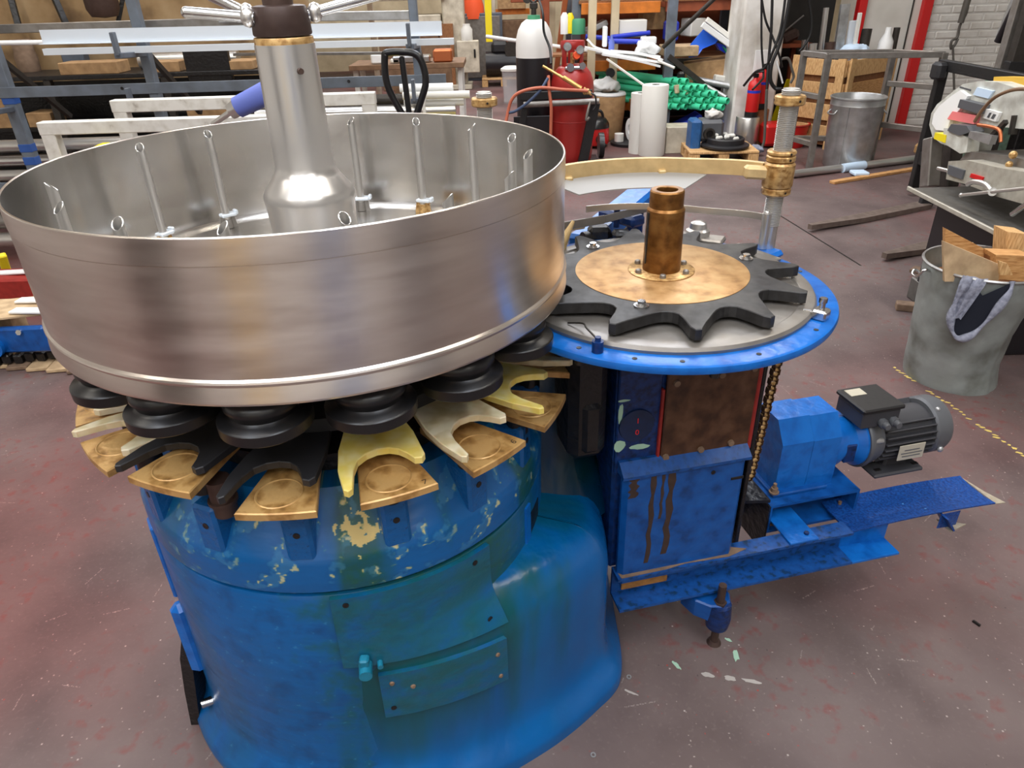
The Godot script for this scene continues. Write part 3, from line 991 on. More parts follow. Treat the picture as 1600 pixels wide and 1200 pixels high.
func slant_tube(r, y0, ylow, yhigh, turn):
	# thin tube cut at an angle
	var m = mb()
	var n = 18
	var wall = 0.0018
	m.g += 1
	var R = [[], [], [], []]
	for i in n:
		var q = TAU * i / n
		var d = Vector3(cos(q), 0, sin(q))
		var y = lerpf(ylow, yhigh, 0.5 + 0.5 * cos(q - turn))
		R[0].append(d * r + Vector3(0, y0, 0))
		R[1].append(d * r + Vector3(0, y, 0))
		R[2].append(d * (r - wall) + Vector3(0, y, 0))
		R[3].append(d * (r - wall) + Vector3(0, y0, 0))
	for k in 3:
		m.g += 1
		for i in n:
			var j = (i + 1) % n
			m.quad(R[k][j], R[k][i], R[k + 1][i], R[k + 1][j], m.g)
	return m

# ---------------------------------------------------------------- transfer turret, its drive and frame
func screw(y0, y1, r, pitch = 0.004):
	# a threaded bar: rings of thread as one lathed profile
	var p = [Vector2(0, y0), Vector2(r * 0.86, y0)]
	var y = y0
	while y < y1 - pitch:
		p.append(Vector2(r * 0.9, y + pitch * 0.15))
		p.append(Vector2(r, y + pitch * 0.4))
		p.append(Vector2(r, y + pitch * 0.65))
		p.append(Vector2(r * 0.9, y + pitch * 0.9))
		y += pitch
	p.append(Vector2(r * 0.86, y1))
	p.append(Vector2(0, y1))
	return mb().lathe(p, 20, 0.0, TAU, 25.0)

func collar(r0, r, y0, y1):
	return mb().lathe([Vector2(r0, y0), Vector2(r - 0.003, y0), Vector2(r, y0 + 0.003), Vector2(r, y1 - 0.003), Vector2(r - 0.003, y1), Vector2(r0, y1), Vector2(r0, y0)], 32)

func turret():
	var P = Vector3(0.334, 0, -1.474)
	var turn = deg_to_rad(12.6)
	var t = thing("turret_stand", "oily square column with blue round flange beside the filling machine", "machine stand", P, turn)
	obj("column", mb().box(Vector3(0.055, 0.615, -0.035), Vector3(0.35, 0.71, 0.23), 0.008), "dark_blue_paint", t)
	# front: bolted brown plate, old switch panel, red edge strips
	var pl = obj("front_plate", mb().box(Vector3(0.085, 0.835, 0.139), Vector3(0.232, 0.395, 0.012), 0.003), "oily_brown", t)
	for q in [[-0.02, 0.655], [0.07, 0.66], [0.148, 0.665], [0.1, 0.86], [0.18, 0.865], [-0.01, 0.855]]:
		obj("bolt", mb().cyl(Vector3(q[0], q[1], 0.144), Vector3(q[0], q[1], 0.151), 0.0085, 0.0075, 12), "dust_brown", pl)
	var sp = obj("switch_panel", mb().box(Vector3(-0.09, 0.81, 0.128), Vector3(0.105, 0.38, 0.012), 0.003), "dark_blue_paint", t)
	var dial = obj("switch_dial", mb().cyl(Vector3(-0.096, 0.752, 0.132), Vector3(-0.096, 0.752, 0.139), 0.043, 0.042, 32), "switch_blue", sp)
	for q in [["I", 0.766], ["0", 0.735]]:
		var tm = TextMesh.new()
		tm.text = q[0]
		tm.font_size = 18
		tm.pixel_size = 0.001
		tm.depth = 0.001
		var tn = obj("switch_letter", tm, "letter_red", sp)
		tn.position = Vector3(-0.094, q[1], 0.1395)
	for q in [[-0.132, 0.70, 0.022, 0.03], [-0.085, 0.688, 0.04, 0.012], [-0.135, 0.79, 0.009, 0.05], [-0.128, 0.822, 0.022, 0.006]]:
		var py = PackedVector2Array()
		for i in 11:
			var a = TAU * i / 11.0
			var k = 0.7 + 0.5 * absf(sin(i * 2.7 + q[0] * 90))
			py.append(Vector2(cos(a) * q[2] * 0.6 * k, sin(a) * q[3] * 0.6 * k))
		var m = mb()
		m.t = Transform3D(Basis(Vector3.RIGHT, PI / 2), Vector3(q[0], q[1], 0.1335))
		obj("bare_patch", m.ext(py, 0.0, 0.0008), "mint_paint", sp)
	obj("edge_strip", mb().box(Vector3(0.2, 0.83, 0.137), Vector3(0.01, 0.385, 0.02), 0.002), "red_paint", t)
	obj("edge_strip", mb().box(Vector3(-0.037, 0.74, 0.134), Vector3(0.007, 0.2, 0.018), 0.002), "red_paint", t)
	obj("side_block", mb().box(Vector3(-0.19, 0.80, 0.02), Vector3(0.09, 0.34, 0.16), 0.02), "oily_black", t)
	obj("side_block", mb().box(Vector3(-0.185, 0.72, 0.075), Vector3(0.075, 0.16, 0.07), 0.025), "oily_black", t)
	obj("side_plate", mb().box(Vector3(0.222, 0.62, 0.03), Vector3(0.012, 0.66, 0.2), 0.002), "oily_black", t)
	# lower cover with its lipped top
	var cv = obj("lower_cover", mb().box(Vector3(0.03, 0.455, 0.149), Vector3(0.32, 0.36, 0.034), 0.012), "blue_paint", t)
	obj("lip", mb().sweep([Vector3(-0.135, 0.645, 0.13), Vector3(0.195, 0.645, 0.13)], [Vector2(-0.02, -0.02), Vector2(0.043, -0.02), Vector2(0.043, -0.012), Vector2(0.012, 0.012), Vector2(-0.02, 0.014)]), "rusty_blue", cv)
	for q in [[-0.055, 0.012, 0.28], [-0.008, 0.016, 0.26], [-0.03, 0.007, 0.14], [-0.105, 0.02, 0.06]]:
		var m = mb()
		var n = 10
		var py = PackedVector2Array()
		for i in n: py.append(Vector2(q[0] + q[1] * (0.5 + 0.25 * sin(i * 1.9)), -0.625 + q[2] * i / (n - 1.0)))
		for i in n: py.append(Vector2(q[0] - q[1] * (0.5 + 0.25 * sin(i * 2.3 + 1.0)), -0.625 + q[2] * (n - 1 - i) / (n - 1.0)))
		m.t = Transform3D(Basis(Vector3.RIGHT, PI / 2), Vector3(0, 0, 0.1662))
		obj("rust_run", m.ext(py, 0.0, 0.0006), "rust_stain", cv)
	obj("screw_hole", mb().cyl(Vector3(0.1, 0.6, 0.165), Vector3(0.1, 0.6, 0.167), 0.006, 0.006, 10), "oily_black", cv)
	obj("hinge_scar", mb().box(Vector3(0.168, 0.57, 0.1662), Vector3(0.034, 0.008, 0.002), 0.0005), "oily_black", cv)
	for c in t.get_children():
		for k in ["front_plate", "switch_panel", "edge_strip", "lower_cover", "side_plate"]:
			if String(c.name).begins_with(k): c.position += Vector3(0.025, -0.052, -0.05)
	# flange and machined table ring
	obj("flange", mb().lathe([Vector2(0.1, 0.955), Vector2(0.25, 0.965), Vector2(0.362, 0.976), Vector2(0.3686, 0.979), Vector2(0.3706, 0.986), Vector2(0.3686, 0.993), Vector2(0.364, 0.9955), Vector2(0.3, 0.9955)], 128), "flange_blue", t)
	obj("table_ring", mb().lathe([Vector2(0.323, 0.9935), Vector2(0.325, 1.002), Vector2(0.321, 1.0085), Vector2(0.318, 1.0095), Vector2(0.294, 1.0095), Vector2(0.29, 1.006), Vector2(0.15, 1.005), Vector2(0.0, 1.005)], 128), "grey_steel", t)
	for a in [0, 55, 83, 107, 121, 139, 160, 250, 300]:
		obj("bolt_hole", mb().cyl(pol(0.348, a, 0.9954), pol(0.348, a, 0.9964), 0.005, 0.005, 10), "oily_black", t)
	var c1 = obj("stop_block", mb().cyl(pol(0.345, 132.8, 0.995), pol(0.345, 132.8, 1.018), 0.011, 0.011, 14).cyl(pol(0.345, 132.8, 1.018), pol(0.345, 132.8, 1.026), 0.006, 0.006, 8), "dark_blue_paint", t)
	obj("wire", mb().tube(smooth([pol(0.345, 132.8, 1.02), pol(0.33, 138, 1.03), pol(0.3, 143, 1.022), pol(0.3, 150, 1.012)], 4), 0.002, 6), "dark_steel", c1)
	obj("clamp_block", mb().box(pol(0.338, 45.6, 1.006), Vector3(0.03, 0.022, 0.03), 0.004, Basis(Vector3.UP, 0.6)).cyl(pol(0.338, 45.6, 1.01), pol(0.338, 45.6, 1.034), 0.006, 0.006, 10).bolt(pol(0.338, 45.6, 1.03), Vector3.UP, 0.008, 0.01).cyl(pol(0.336, 45.6, 1.006), pol(0.305, 46, 1.006), 0.005, 0.005, 10), "bright_steel", t)
	for a in [96, 60, 40, 22, 140]:
		obj("flange_bolt", mb().bolt(pol(0.335, a, 0.97), Vector3.DOWN, 0.009, 0.016), "dark_steel", t)

	# ---- star wheel
	var s = thing("star_wheel", "black toothed star wheel with a round bronze centre plate on the flange", "star wheel", P)
	var poly = []
	for k in 12:
		for q in [[0.0, 0.304], [1.2, 0.291], [2.2, 0.252], [3.4, 0.233], [6.0, 0.224], [8.5, 0.2215], [11.5, 0.223], [14.5, 0.229], [17.5, 0.24], [21.0, 0.257], [24.5, 0.277], [27.6, 0.303]]:
			var a = deg_to_rad(30.0 * k + q[0] - 0.6)
			poly.append(Vector2(cos(a) * q[1], sin(a) * q[1]))
	obj("toothed_plate", mb().ext(poly, 1.0145, 1.0375, 0.0015), "black_star", s)
	obj("centre_plate", mb().lathe([Vector2(0.187, 1.0372), Vector2(0.187, 1.0385), Vector2(0.1855, 1.0392), Vector2(0.0, 1.0392)], 96), "bronze_disc", s)
	for q in [[0.205, 111.8], [0.21, -15.2], [0.212, -127.9], [0.21, -70]]:
		var c = pol(q[0], q[1], 0)
		obj("bolt", mb().cyl(c + Vector3(0, 1.0375, 0), c + Vector3(0, 1.0405, 0), 0.0155, 0.0155, 18).cyl(c + Vector3(0, 1.0405, 0), c + Vector3(0, 1.043, 0), 0.011, 0.011, 14).bolt(c + Vector3(0, 1.043, 0), Vector3.UP, 0.0085, 0.006), "bright_steel", s)
	# ---- shaft
	var h = thing("turret_shaft", "upright bronze sleeve with a bored top standing in the star wheel's middle", "shaft", P)
	obj("sleeve", mb().lathe([Vector2(0.041, 1.042), Vector2(0.04, 1.1), Vector2(0.0395, 1.174), Vector2(0.0365, 1.178), Vector2(0.0355, 1.179), Vector2(0.0355, 1.212), Vector2(0.033, 1.2145), Vector2(0.0225, 1.2145), Vector2(0.0215, 1.213), Vector2(0.0215, 1.12), Vector2(0.0, 1.12)], 48, 0.0, TAU, 25.0), "bronze_shaft", h)
	obj("keyway", mb().bar(pol(0.0395, 165, 1.06), pol(0.0395, 165, 1.17), 0.01, 0.004), "oily_black", h)
	var ff = obj("foot_flange", mb().lathe([Vector2(0.071, 1.0393), Vector2(0.072, 1.041), Vector2(0.07, 1.0425), Vector2(0.0, 1.043)], 48), "brass", h)
	for k in 6:
		var c = pol(0.058, 60 * k + 38, 1.0425)
		obj("cap_screw", mb().cyl(c, c + Vector3(0, 0.006, 0), 0.0068, 0.0066, 14).ball(c + Vector3(0, 0.0055, 0), 0.0066, 12, Vector3(1, 0.5, 1)), "grey_steel", ff)

	# ---- frame: beams, foot, motor bracket, chute
	var f = thing("support_frame", "blue steel channel frame low under the column, carrying motor and chute", "machine frame", P, turn)
	var chan = [Vector2(-0.025, -0.05), Vector2(0.046, -0.05), Vector2(0.046, -0.042), Vector2(-0.017, -0.041), Vector2(-0.017, 0.036), Vector2(0.025, 0.037), Vector2(0.025, 0.045), Vector2(-0.025, 0.045)]
	obj("beam", mb().sweep([Vector3(-0.11, 0.22, 0.105), Vector3(0.57, 0.22, 0.105)], chan), "rusty_blue", f)
	obj("dirt_layer", mb().ext([Vector2(-0.105, 0.085), Vector2(-0.1, 0.127), Vector2(0.02, 0.126), Vector2(0.08, 0.119), Vector2(0.2, 0.125), Vector2(0.26, 0.11), Vector2(0.2, 0.085)], 0.2648, 0.2662), "dust_brown", f)
	obj("beam_flange", mb().box(Vector3(0.645, 0.174, 0.116), Vector3(0.15, 0.008, 0.072), 0.001).box(Vector3(0.645, 0.21, 0.085), Vector3(0.15, 0.07, 0.008), 0.001), "flange_blue", f)
	obj("beam", mb().sweep([Vector3(0.6, 0.21, -0.16), Vector3(-0.11, 0.21, -0.16)], chan), "blue_paint", f)
	obj("cross_plate", mb().box(Vector3(0.42, 0.268, 0.06), Vector3(0.085, 0.006, 0.14), 0.001), "flange_blue", f)
	obj("cross_bolt", mb().bolt(Vector3(0.44, 0.271, 0.105), Vector3.UP, 0.007, 0.006), "dark_blue_paint", f)
	obj("mud", mb().box(Vector3(-0.02, 0.2, 0.0925), Vector3(0.13, 0.022, 0.006), 0.002), "ochre_mud", f)
	# levelling foot
	var lf = obj("foot_lug", mb().ext([Vector2(0.09, 0.1), Vector2(0.105, 0.148), Vector2(0.135, 0.178), Vector2(0.165, 0.186), Vector2(0.193, 0.175), Vector2(0.205, 0.148), Vector2(0.205, 0.1)], 0.1, 0.155, 0.004), "blue_paint", f)
	obj("foot_boss", mb().lathe([Vector2(0.014, 0.055), Vector2(0.03, 0.07), Vector2(0.034, 0.1), Vector2(0.03, 0.15), Vector2(0.0, 0.15)], 20), "dark_blue_paint", lf).position = Vector3(0.166, 0, 0.17)
	obj("foot_screw", mb().cyl(Vector3(0.166, 0.0, 0.17), Vector3(0.166, 0.215, 0.17), 0.0105, 0.0105, 14).cyl(Vector3(0.166, 0.15, 0.17), Vector3(0.166, 0.157, 0.17), 0.017, 0.017, 6).cyl(Vector3(0.166, 0.0, 0.17), Vector3(0.166, 0.012, 0.17), 0.02, 0.014, 14), "brown_steel", lf)
	# channel bracket under the motor, open to the front
	var br = obj("motor_bracket", mb().sweep([Vector3(0.51, 0.273, 0.03), Vector3(0.51, 0.273, -0.2)], [Vector2(-0.14, -0.048), Vector2(0.14, -0.048), Vector2(0.14, 0.048), Vector2(-0.14, 0.048), Vector2(-0.14, 0.04), Vector2(0.132, 0.04), Vector2(0.132, -0.04), Vector2(-0.132, -0.04), Vector2(-0.132, 0.04), Vector2(-0.14, 0.04)]), "blue_paint", f)
	for q in [[0.4, 0.0], [0.62, 0.0]]:
		obj("bracket_bolt", mb().cyl(Vector3(q[0], 0.233, q[1]), Vector3(q[0], 0.237, q[1]), 0.016, 0.016, 16).bolt(Vector3(q[0], 0.237, q[1]), Vector3.UP, 0.01, 0.012).cyl(Vector3(q[0], 0.237, q[1]), Vector3(q[0], 0.262, q[1]), 0.005, 0.005, 8), "dust_brown", br)
	obj("gusset", mb().sweep([Vector3(0.366, 0.22, 0.03), Vector3(0.366, 0.22, -0.2)], [Vector2(0, -0.06), Vector2(0.006, -0.06), Vector2(0.006, 0.1), Vector2(0, 0.1)]), "oily_black", f)
	obj("gusset", mb().ext([Vector2(0.232, 0.0), Vector2(0.365, 0.03), Vector2(0.365, -0.1), Vector2(0.232, -0.1)], 0.335, 0.345), "oily_black", f)
	# chute
	var cp = []
	for i in 13:
		var u = i / 12.0
		cp.append(Vector3(lerpf(0.575, 1.047, u), 0.25 + 0.008 * sin(u * PI), 0.047))
	var ch = obj("chute", mb().sweep(cp, [Vector2(-0.067, 0.0), Vector2(-0.035, -0.006), Vector2(0.03, -0.007), Vector2(0.067, 0.0), Vector2(0.067, 0.004), Vector2(0.03, -0.002), Vector2(-0.035, -0.001), Vector2(-0.067, 0.004)]), "ramp_blue", f)
	obj("bent_end", mb().ext([Vector2(1.047, -0.02), Vector2(1.06, 0.06), Vector2(1.078, 0.118), Vector2(1.047, 0.114)], 0.249, 0.252), "bare_metal_edge", ch)
	obj("chute_leg", mb().ext([Vector2(0.865, 0.114), Vector2(0.93, 0.114), Vector2(0.9, 0.116)], 0.2, 0.252).bar(Vector3(0.87, 0.25, 0.112), Vector3(0.905, 0.2, 0.112), 0.05, 0.005), "ramp_blue", ch)
	obj("chute_leg_foot", mb().ext([Vector2(0.895, 0.08), Vector2(0.895, 0.136), Vector2(0.96, 0.12)], 0.196, 0.2), "bare_metal_edge", ch)
	obj("rivet", mb().ball(Vector3(0.79, 0.253, 0.05), 0.01, 12, Vector3(1, 0.35, 1)).ball(Vector3(0.835, 0.254, 0.09), 0.011, 12, Vector3(1, 0.35, 1)), "rivet_blue", ch)

	# ---- geared motor
	var g = thing("geared_motor", "dark grey finned electric motor on a blue gearbox, bolted on the channel bracket", "motor", P, turn)
	var ax = Vector3(0, 0.412, -0.1)
	var prof1 = [Vector2(-0.082, 0.322), Vector2(0.082, 0.322), Vector2(0.085, 0.36), Vector2(0.085, 0.485), Vector2(0.045, 0.545), Vector2(-0.045, 0.545), Vector2(-0.085, 0.485), Vector2(-0.085, 0.36)]
	var sh = func(list, k, dy):
		var o = []
		for p in list: o.append(Vector2(p.x * k, (p.y - 0.42) * k + dy))
		return o
	obj("gearbox", mb().sweep([Vector3(0.405, 0.0, -0.1), Vector3(0.5, 0.0, -0.1)], prof1), "flange_blue", g)
	obj("gearbox_rear", mb().sweep([Vector3(0.502, 0.0, -0.1), Vector3(0.588, 0.0, -0.1)], sh.call(prof1, 0.985, 0.418)), "flange_blue", g)
	obj("gear_foot", mb().box(Vector3(0.48, 0.326, -0.1), Vector3(0.17, 0.012, 0.2), 0.003), "blue_paint", g)
	obj("foot_bolt", mb().cyl(Vector3(0.402, 0.332, -0.012), Vector3(0.402, 0.336, -0.012), 0.014, 0.014, 14).bolt(Vector3(0.402, 0.336, -0.012), Vector3.UP, 0.01, 0.012).cyl(Vector3(0.402, 0.34, -0.012), Vector3(0.402, 0.362, -0.012), 0.005), "dust_brown", g)
	var mt = Transform3D(Basis(Vector3(0, 1, 0), Vector3(1, 0, 0), Vector3(0, 0, -1)), ax)
	var ad = mb()
	ad.t = mt
	obj("adaptor", ad.lathe([Vector2(0.078, 0.586), Vector2(0.076, 0.61), Vector2(0.066, 0.635), Vector2(0.068, 0.665), Vector2(0.085, 0.684), Vector2(0.085, 0.69), Vector2(0, 0.69)], 32), "flange_blue", g)
	obj("adaptor_window", mb().box(ax + Vector3(0.645, -0.01, 0.062), Vector3(0.036, 0.06, 0.012), 0.003), "dark_blue_paint", g)
	var fl = mb()
	fl.t = mt
	obj("motor_flange", fl.lathe([Vector2(0, 0.69), Vector2(0.09, 0.69), Vector2(0.092, 0.693), Vector2(0.092, 0.702), Vector2(0.089, 0.708), Vector2(0.082, 0.735), Vector2(0.078, 0.745), Vector2(0, 0.745)], 48), "motor_grey", g)
	for a in [20, 110, 200, 290]:
		var d = Vector3(0, sin(deg_to_rad(a)), cos(deg_to_rad(a)))
		obj("flange_bolt", mb().cyl(ax + d * 0.082 + Vector3(0.7, 0, 0), ax + d * 0.082 + Vector3(0.73, 0, 0), 0.009, 0.009, 8), "zinc", g)
	var bd = mb()
	bd.t = mt
	obj("motor_body", bd.lathe([Vector2(0, 0.74), Vector2(0.068, 0.74), Vector2(0.068, 0.915), Vector2(0, 0.915)], 40), "motor_dark", g)
	for k in 26:
		var a = deg_to_rad(k * 360.0 / 26.0 + 5.0)
		var d = Vector3(0, sin(a), cos(a))
		if d.y > 0.8: continue
		var fin = mb()
		fin.t = Transform3D(Basis(Vector3(1, 0, 0), d, Vector3(1, 0, 0).cross(d)), ax + d * 0.0755)
		obj("fin", fin.box(Vector3(0.83, 0, 0), Vector3(0.165, 0.019, 0.005), 0.0015), "motor_dark", g)
	var cw = mb()
	cw.t = mt
	obj("fan_cowl", cw.lathe([Vector2(0, 0.912), Vector2(0.08, 0.912), Vector2(0.086, 0.918), Vector2(0.086, 0.955), Vector2(0.08, 0.968), Vector2(0.06, 0.976), Vector2(0, 0.977)], 40), "motor_grey", g)
	obj("cowl_screw", mb().ball(ax + Vector3(0.94, -0.04, 0.078), 0.01, 10), "zinc", g)
	obj("cowl_screw", mb().ball(ax + Vector3(0.93, 0.075, 0.04), 0.007, 10), "zinc", g)
	var tb = obj("terminal_box", mb().box(Vector3(0.712, 0.51, -0.085), Vector3(0.12, 0.05, 0.115), 0.004), "motor_dark", g)
	obj("box_lid", mb().box(Vector3(0.712, 0.543, -0.085), Vector3(0.132, 0.014, 0.127), 0.004), "black_paint", tb)
	obj("lid_label", mb().box(Vector3(0.687, 0.5505, -0.118), Vector3(0.05, 0.0015, 0.034)), "name_plate", tb)
	for x in [0.715, 0.75]:
		obj("cable_gland", mb().cyl(Vector3(x, 0.5, -0.028), Vector3(x, 0.5, -0.012), 0.0145, 0.0145, 6).cyl(Vector3(x, 0.5, -0.012), Vector3(x, 0.5, 0.002), 0.0115, 0.009, 14), "motor_grey", tb)
	var np = mb()
	np.t = Transform3D(Basis(Vector3.RIGHT, deg_to_rad(-2)), ax + Vector3(0.83, -0.022, 0.088))
	obj("rating_plate", np.box(Vector3.ZERO, Vector3(0.085, 0.05, 0.003), 0.001), "name_plate", g)
	for q in [[-0.012, 0.06], [-0.002, 0.07], [0.008, 0.05]]: obj("print_line", mb().box(ax + Vector3(0.83, -0.022 + q[0], 0.0903 - q[0] * 0.03), Vector3(q[1], 0.003, 0.0006)), "motor_grey", g)
	var mf = obj("motor_foot", mb().box(ax + Vector3(0.815, -0.1, 0.05), Vector3(0.165, 0.014, 0.07), 0.005).box(ax + Vector3(0.83, -0.085, 0.03), Vector3(0.08, 0.03, 0.035), 0.006), "motor_dark", g)
	obj("foot_slot", mb().box(ax + Vector3(0.758, -0.0925, 0.06), Vector3(0.02, 0.002, 0.012), 0.0005).box(ax + Vector3(0.884, -0.0925, 0.06), Vector3(0.02, 0.002, 0.012), 0.0005), "oily_black", mf)

	# ---- drive chain: a loop of links in the plane across the machine
	var c = thing("drive_chain", "greasy roller chain hanging down between the column and the blue gearbox", "chain", P, turn)
	var loop = []
	var top = Vector3(0.318, 0.86, -0.03)
	var low = Vector3(0.318, 0.42, -0.06)
	for i in 11: loop.append(low + Vector3(0, sin(PI + PI * i / 10.0) * 0.05, -cos(PI + PI * i / 10.0) * -0.05))
	for i in 11: loop.append(top + Vector3(0, sin(PI * i / 10.0) * 0.055, cos(PI * i / 10.0) * 0.055))
	var pts = []
	for i in loop.size():
		var a = loop[i]
		var b = loop[(i + 1) % loop.size()]
		var n = maxi(1, int((b - a).length() / 0.0135))
		for k in n: pts.append(a.lerp(b, float(k) / n))
	var lm = mb()
	var rm = mb()
	for i in pts.size():
		var a = pts[i]
		var b = pts[(i + 1) % pts.size()]
		var w = 0.0095 if i % 2 else 0.0065
		for sgn in [-1.0, 1.0]:
			var o = Vector3(w * sgn, 0, 0)
			lm.bar(a + o, b + o + (b - a) * 0.2, 0.0025, 0.014, 0.0, Vector3.RIGHT.cross((b - a).normalized()))
		rm.cyl(a - Vector3(0.0085, 0, 0), a + Vector3(0.0085, 0, 0), 0.005, 0.005, 8)
	tag(obj("link_plates", lm, "chain_brown", c), "", "", "", "stuff")
	tag(obj("rollers", rm, "brass", c), "", "", "", "stuff")
	obj("lower_sprocket", sprocket(low, 0.045, 18), "dark_steel", c)
	obj("upper_sprocket", sprocket(top, 0.05, 20), "dark_steel", c)

	# ---- threaded posts, brass arm, rails behind the star wheel
	var post = thing("threaded_post", "threaded steel post with brass collars at the right back of the blue flange", "threaded post", Vector3(0.657, 0, -1.731))
	obj("screw", screw(1.05, 1.368, 0.021), "galvanised_thread", post)
	obj("plain_foot", mb().cyl(Vector3(0, 0.9, 0), Vector3(0, 1.05, 0), 0.0185, 0.0185, 24), "tube_steel", post)
	obj("lug", mb().box(Vector3(-0.03, 0.984, 0.025), Vector3(0.1, 0.02, 0.09), 0.008, Basis(Vector3.UP, 0.7)), "flange_blue", post)
	for q in [[0.0345, 1.333, 1.354], [0.034, 1.206, 1.221], [0.034, 1.222, 1.232], [0.0345, 1.128, 1.146]]:
		var cl = obj("collar", collar(0.02, q[0], q[1], q[2]), "brass", post)
		for a in [70, 190, 310]:
			obj("pin_hole", mb().cyl(pol(q[0] - 0.003, a, (q[1] + q[2]) / 2), pol(q[0] + 0.0004, a, (q[1] + q[2]) / 2), 0.003, 0.003, 8), "oily_black", cl)
	var post2 = dup(post, Vector3(-0.05, -0.02, -1.99), 2.0, "top of a threaded steel post showing behind the far rim of the bowl")
	var arm = thing("brass_arm", "long curved brass arm reaching from the threaded post round behind the turret", "arm", P)
	obj("arm_boss", mb().lathe([Vector2(0.0215, 1.147), Vector2(0.034, 1.147), Vector2(0.036, 1.15), Vector2(0.036, 1.2), Vector2(0.032, 1.205), Vector2(0.0215, 1.205)], 32), "brass", arm).position = Vector3(0.323, 0, -0.257)
	var ap = []
	for i in 34:
		var u = i / 33.0
		var a = deg_to_rad(lerpf(-43, -137, u))
		var rr = lerpf(0.395, 0.362, smoothstep(0.0, 0.3, u))
		ap.append(Vector3(cos(a) * rr, 1.183, sin(a) * rr))
	obj("arm_bar", mb().sweep(ap, [Vector2(-0.004, -0.018), Vector2(0.014, -0.018), Vector2(0.014, -0.013), Vector2(0.001, -0.012), Vector2(0.001, 0.011), Vector2(0.012, 0.012), Vector2(0.012, 0.017), Vector2(-0.004, 0.017)]), "pale_brass", arm)
	obj("arm_root", mb().bar(Vector3(0.24, 1.183, -0.262), Vector3(0.31, 1.178, -0.257), 0.03, 0.03, 0.006), "pale_brass", arm)
	obj("guard_sheet", shell_cone(-130, -62, 0.35, 1.165, 0.29, 1.142), "sheet_grey", arm)
	for a in [-120, -80]: obj("sheet_bracket", mb().box(pol(0.355, a, 1.166), Vector3(0.02, 0.014, 0.02), 0.003), "pale_brass", arm)
	var rail = thing("guide_rail", "thin curved steel guide rail on a short round post behind the bronze sleeve", "guide rail", P)
	var rp = []
	for i in 26:
		var u = i / 25.0
		var a = deg_to_rad(lerpf(-38.5, -112, u))
		var rr = lerpf(0.39, 0.35, smoothstep(0.0, 0.35, u))
		rp.append(Vector3(cos(a) * rr, 1.073 + 0.012 * u, sin(a) * rr))
	obj("strip", mb().sweep(rp, rect(0.004, 0.016)), "tube_steel", rail)
	obj("rail_post", mb().cyl(Vector3(rp[0].x, 0.9955, rp[0].z), Vector3(rp[0].x, 1.085, rp[0].z), 0.011, 0.011, 16).ball(Vector3(rp[0].x, 1.085, rp[0].z), 0.007, 10), "tube_steel", rail)
	obj("rail_base", mb().box(Vector3(rp[0].x - 0.03, 0.999, rp[0].z + 0.04), Vector3(0.03, 0.007, 0.14), 0.002, Basis(Vector3.UP, 0.5)), "grey_steel", rail)
	# infeed: blue end, flat rails, brass finger
	var inf = thing("infeed_conveyor", "blue end of a small infeed conveyor with flat steel rails behind the star wheel", "conveyor")
	obj("frame", mb().bar(Vector3(0.2, 0.97, -1.86), Vector3(0.46, 1.0, -2.3), 0.09, 0.05, 0.01), "flange_blue", inf)
	obj("frame", mb().bar(Vector3(0.27, 1.03, -1.96), Vector3(0.35, 1.035, -1.84), 0.05, 0.03, 0.008).cyl(Vector3(0.29, 1.02, -1.85), Vector3(0.29, 1.07, -1.85), 0.008), "dark_blue_paint", inf)
	obj("rail", mb().bar(Vector3(0.09, 1.055, -1.735), Vector3(0.25, 1.06, -1.79), 0.004, 0.022, 0.001).bar(Vector3(0.25, 1.06, -1.79), Vector3(0.37, 1.065, -1.86), 0.004, 0.02, 0.001), "grey_steel", inf)
	obj("rail", mb().bar(Vector3(0.05, 1.03, -1.78), Vector3(0.2, 1.03, -1.84), 0.03, 0.01, 0.002), "pale_brass", inf)
	obj("belt_parts", mb().box(Vector3(0.245, 1.0, -1.85), Vector3(0.06, 0.05, 0.05), 0.01).box(Vector3(0.3, 1.005, -1.82), Vector3(0.05, 0.03, 0.04), 0.008).cyl(Vector3(0.2, 0.995, -1.83), Vector3(0.27, 0.995, -1.86), 0.02), "oily_black", inf)
	obj("finger", mb().cyl(Vector3(0.125, 1.0, -1.72), Vector3(0.165, 1.075, -1.735), 0.018, 0.004, 10).ball(Vector3(0.125, 1.01, -1.72), 0.02, 12), "pale_brass", inf)
	obj("base_plate", mb().box(Vector3(0.1, 0.985, -1.7), Vector3(0.06, 0.01, 0.09), 0.002, Basis(Vector3.UP, 0.4)).box(Vector3(0.24, 0.9, -1.95), Vector3(0.1, 0.1, 0.1), 0.01), "grey_steel", inf)
	obj("leg", mb().bar(Vector3(0.4, 0.0, -2.2), Vector3(0.4, 0.97, -2.2), 0.05, 0.05, 0.004), "dark_blue_paint", inf)
	var kb = thing("transfer_guide", "small pale metal guide shoe with a knob behind the star wheel teeth", "guide", Vector3(0.5, 0, -1.75), -0.5)
	obj("shoe", mb().box(Vector3(-0.02, 1.013, 0), Vector3(0.14, 0.014, 0.05), 0.004), "grey_steel", kb)
	obj("knob", mb().lathe([Vector2(0.03, 1.02), Vector2(0.03, 1.032), Vector2(0.022, 1.036), Vector2(0.02, 1.05), Vector2(0.012, 1.054), Vector2(0, 1.055)], 16), "turned_steel", kb).position = Vector3(-0.02, 0, -0.01)

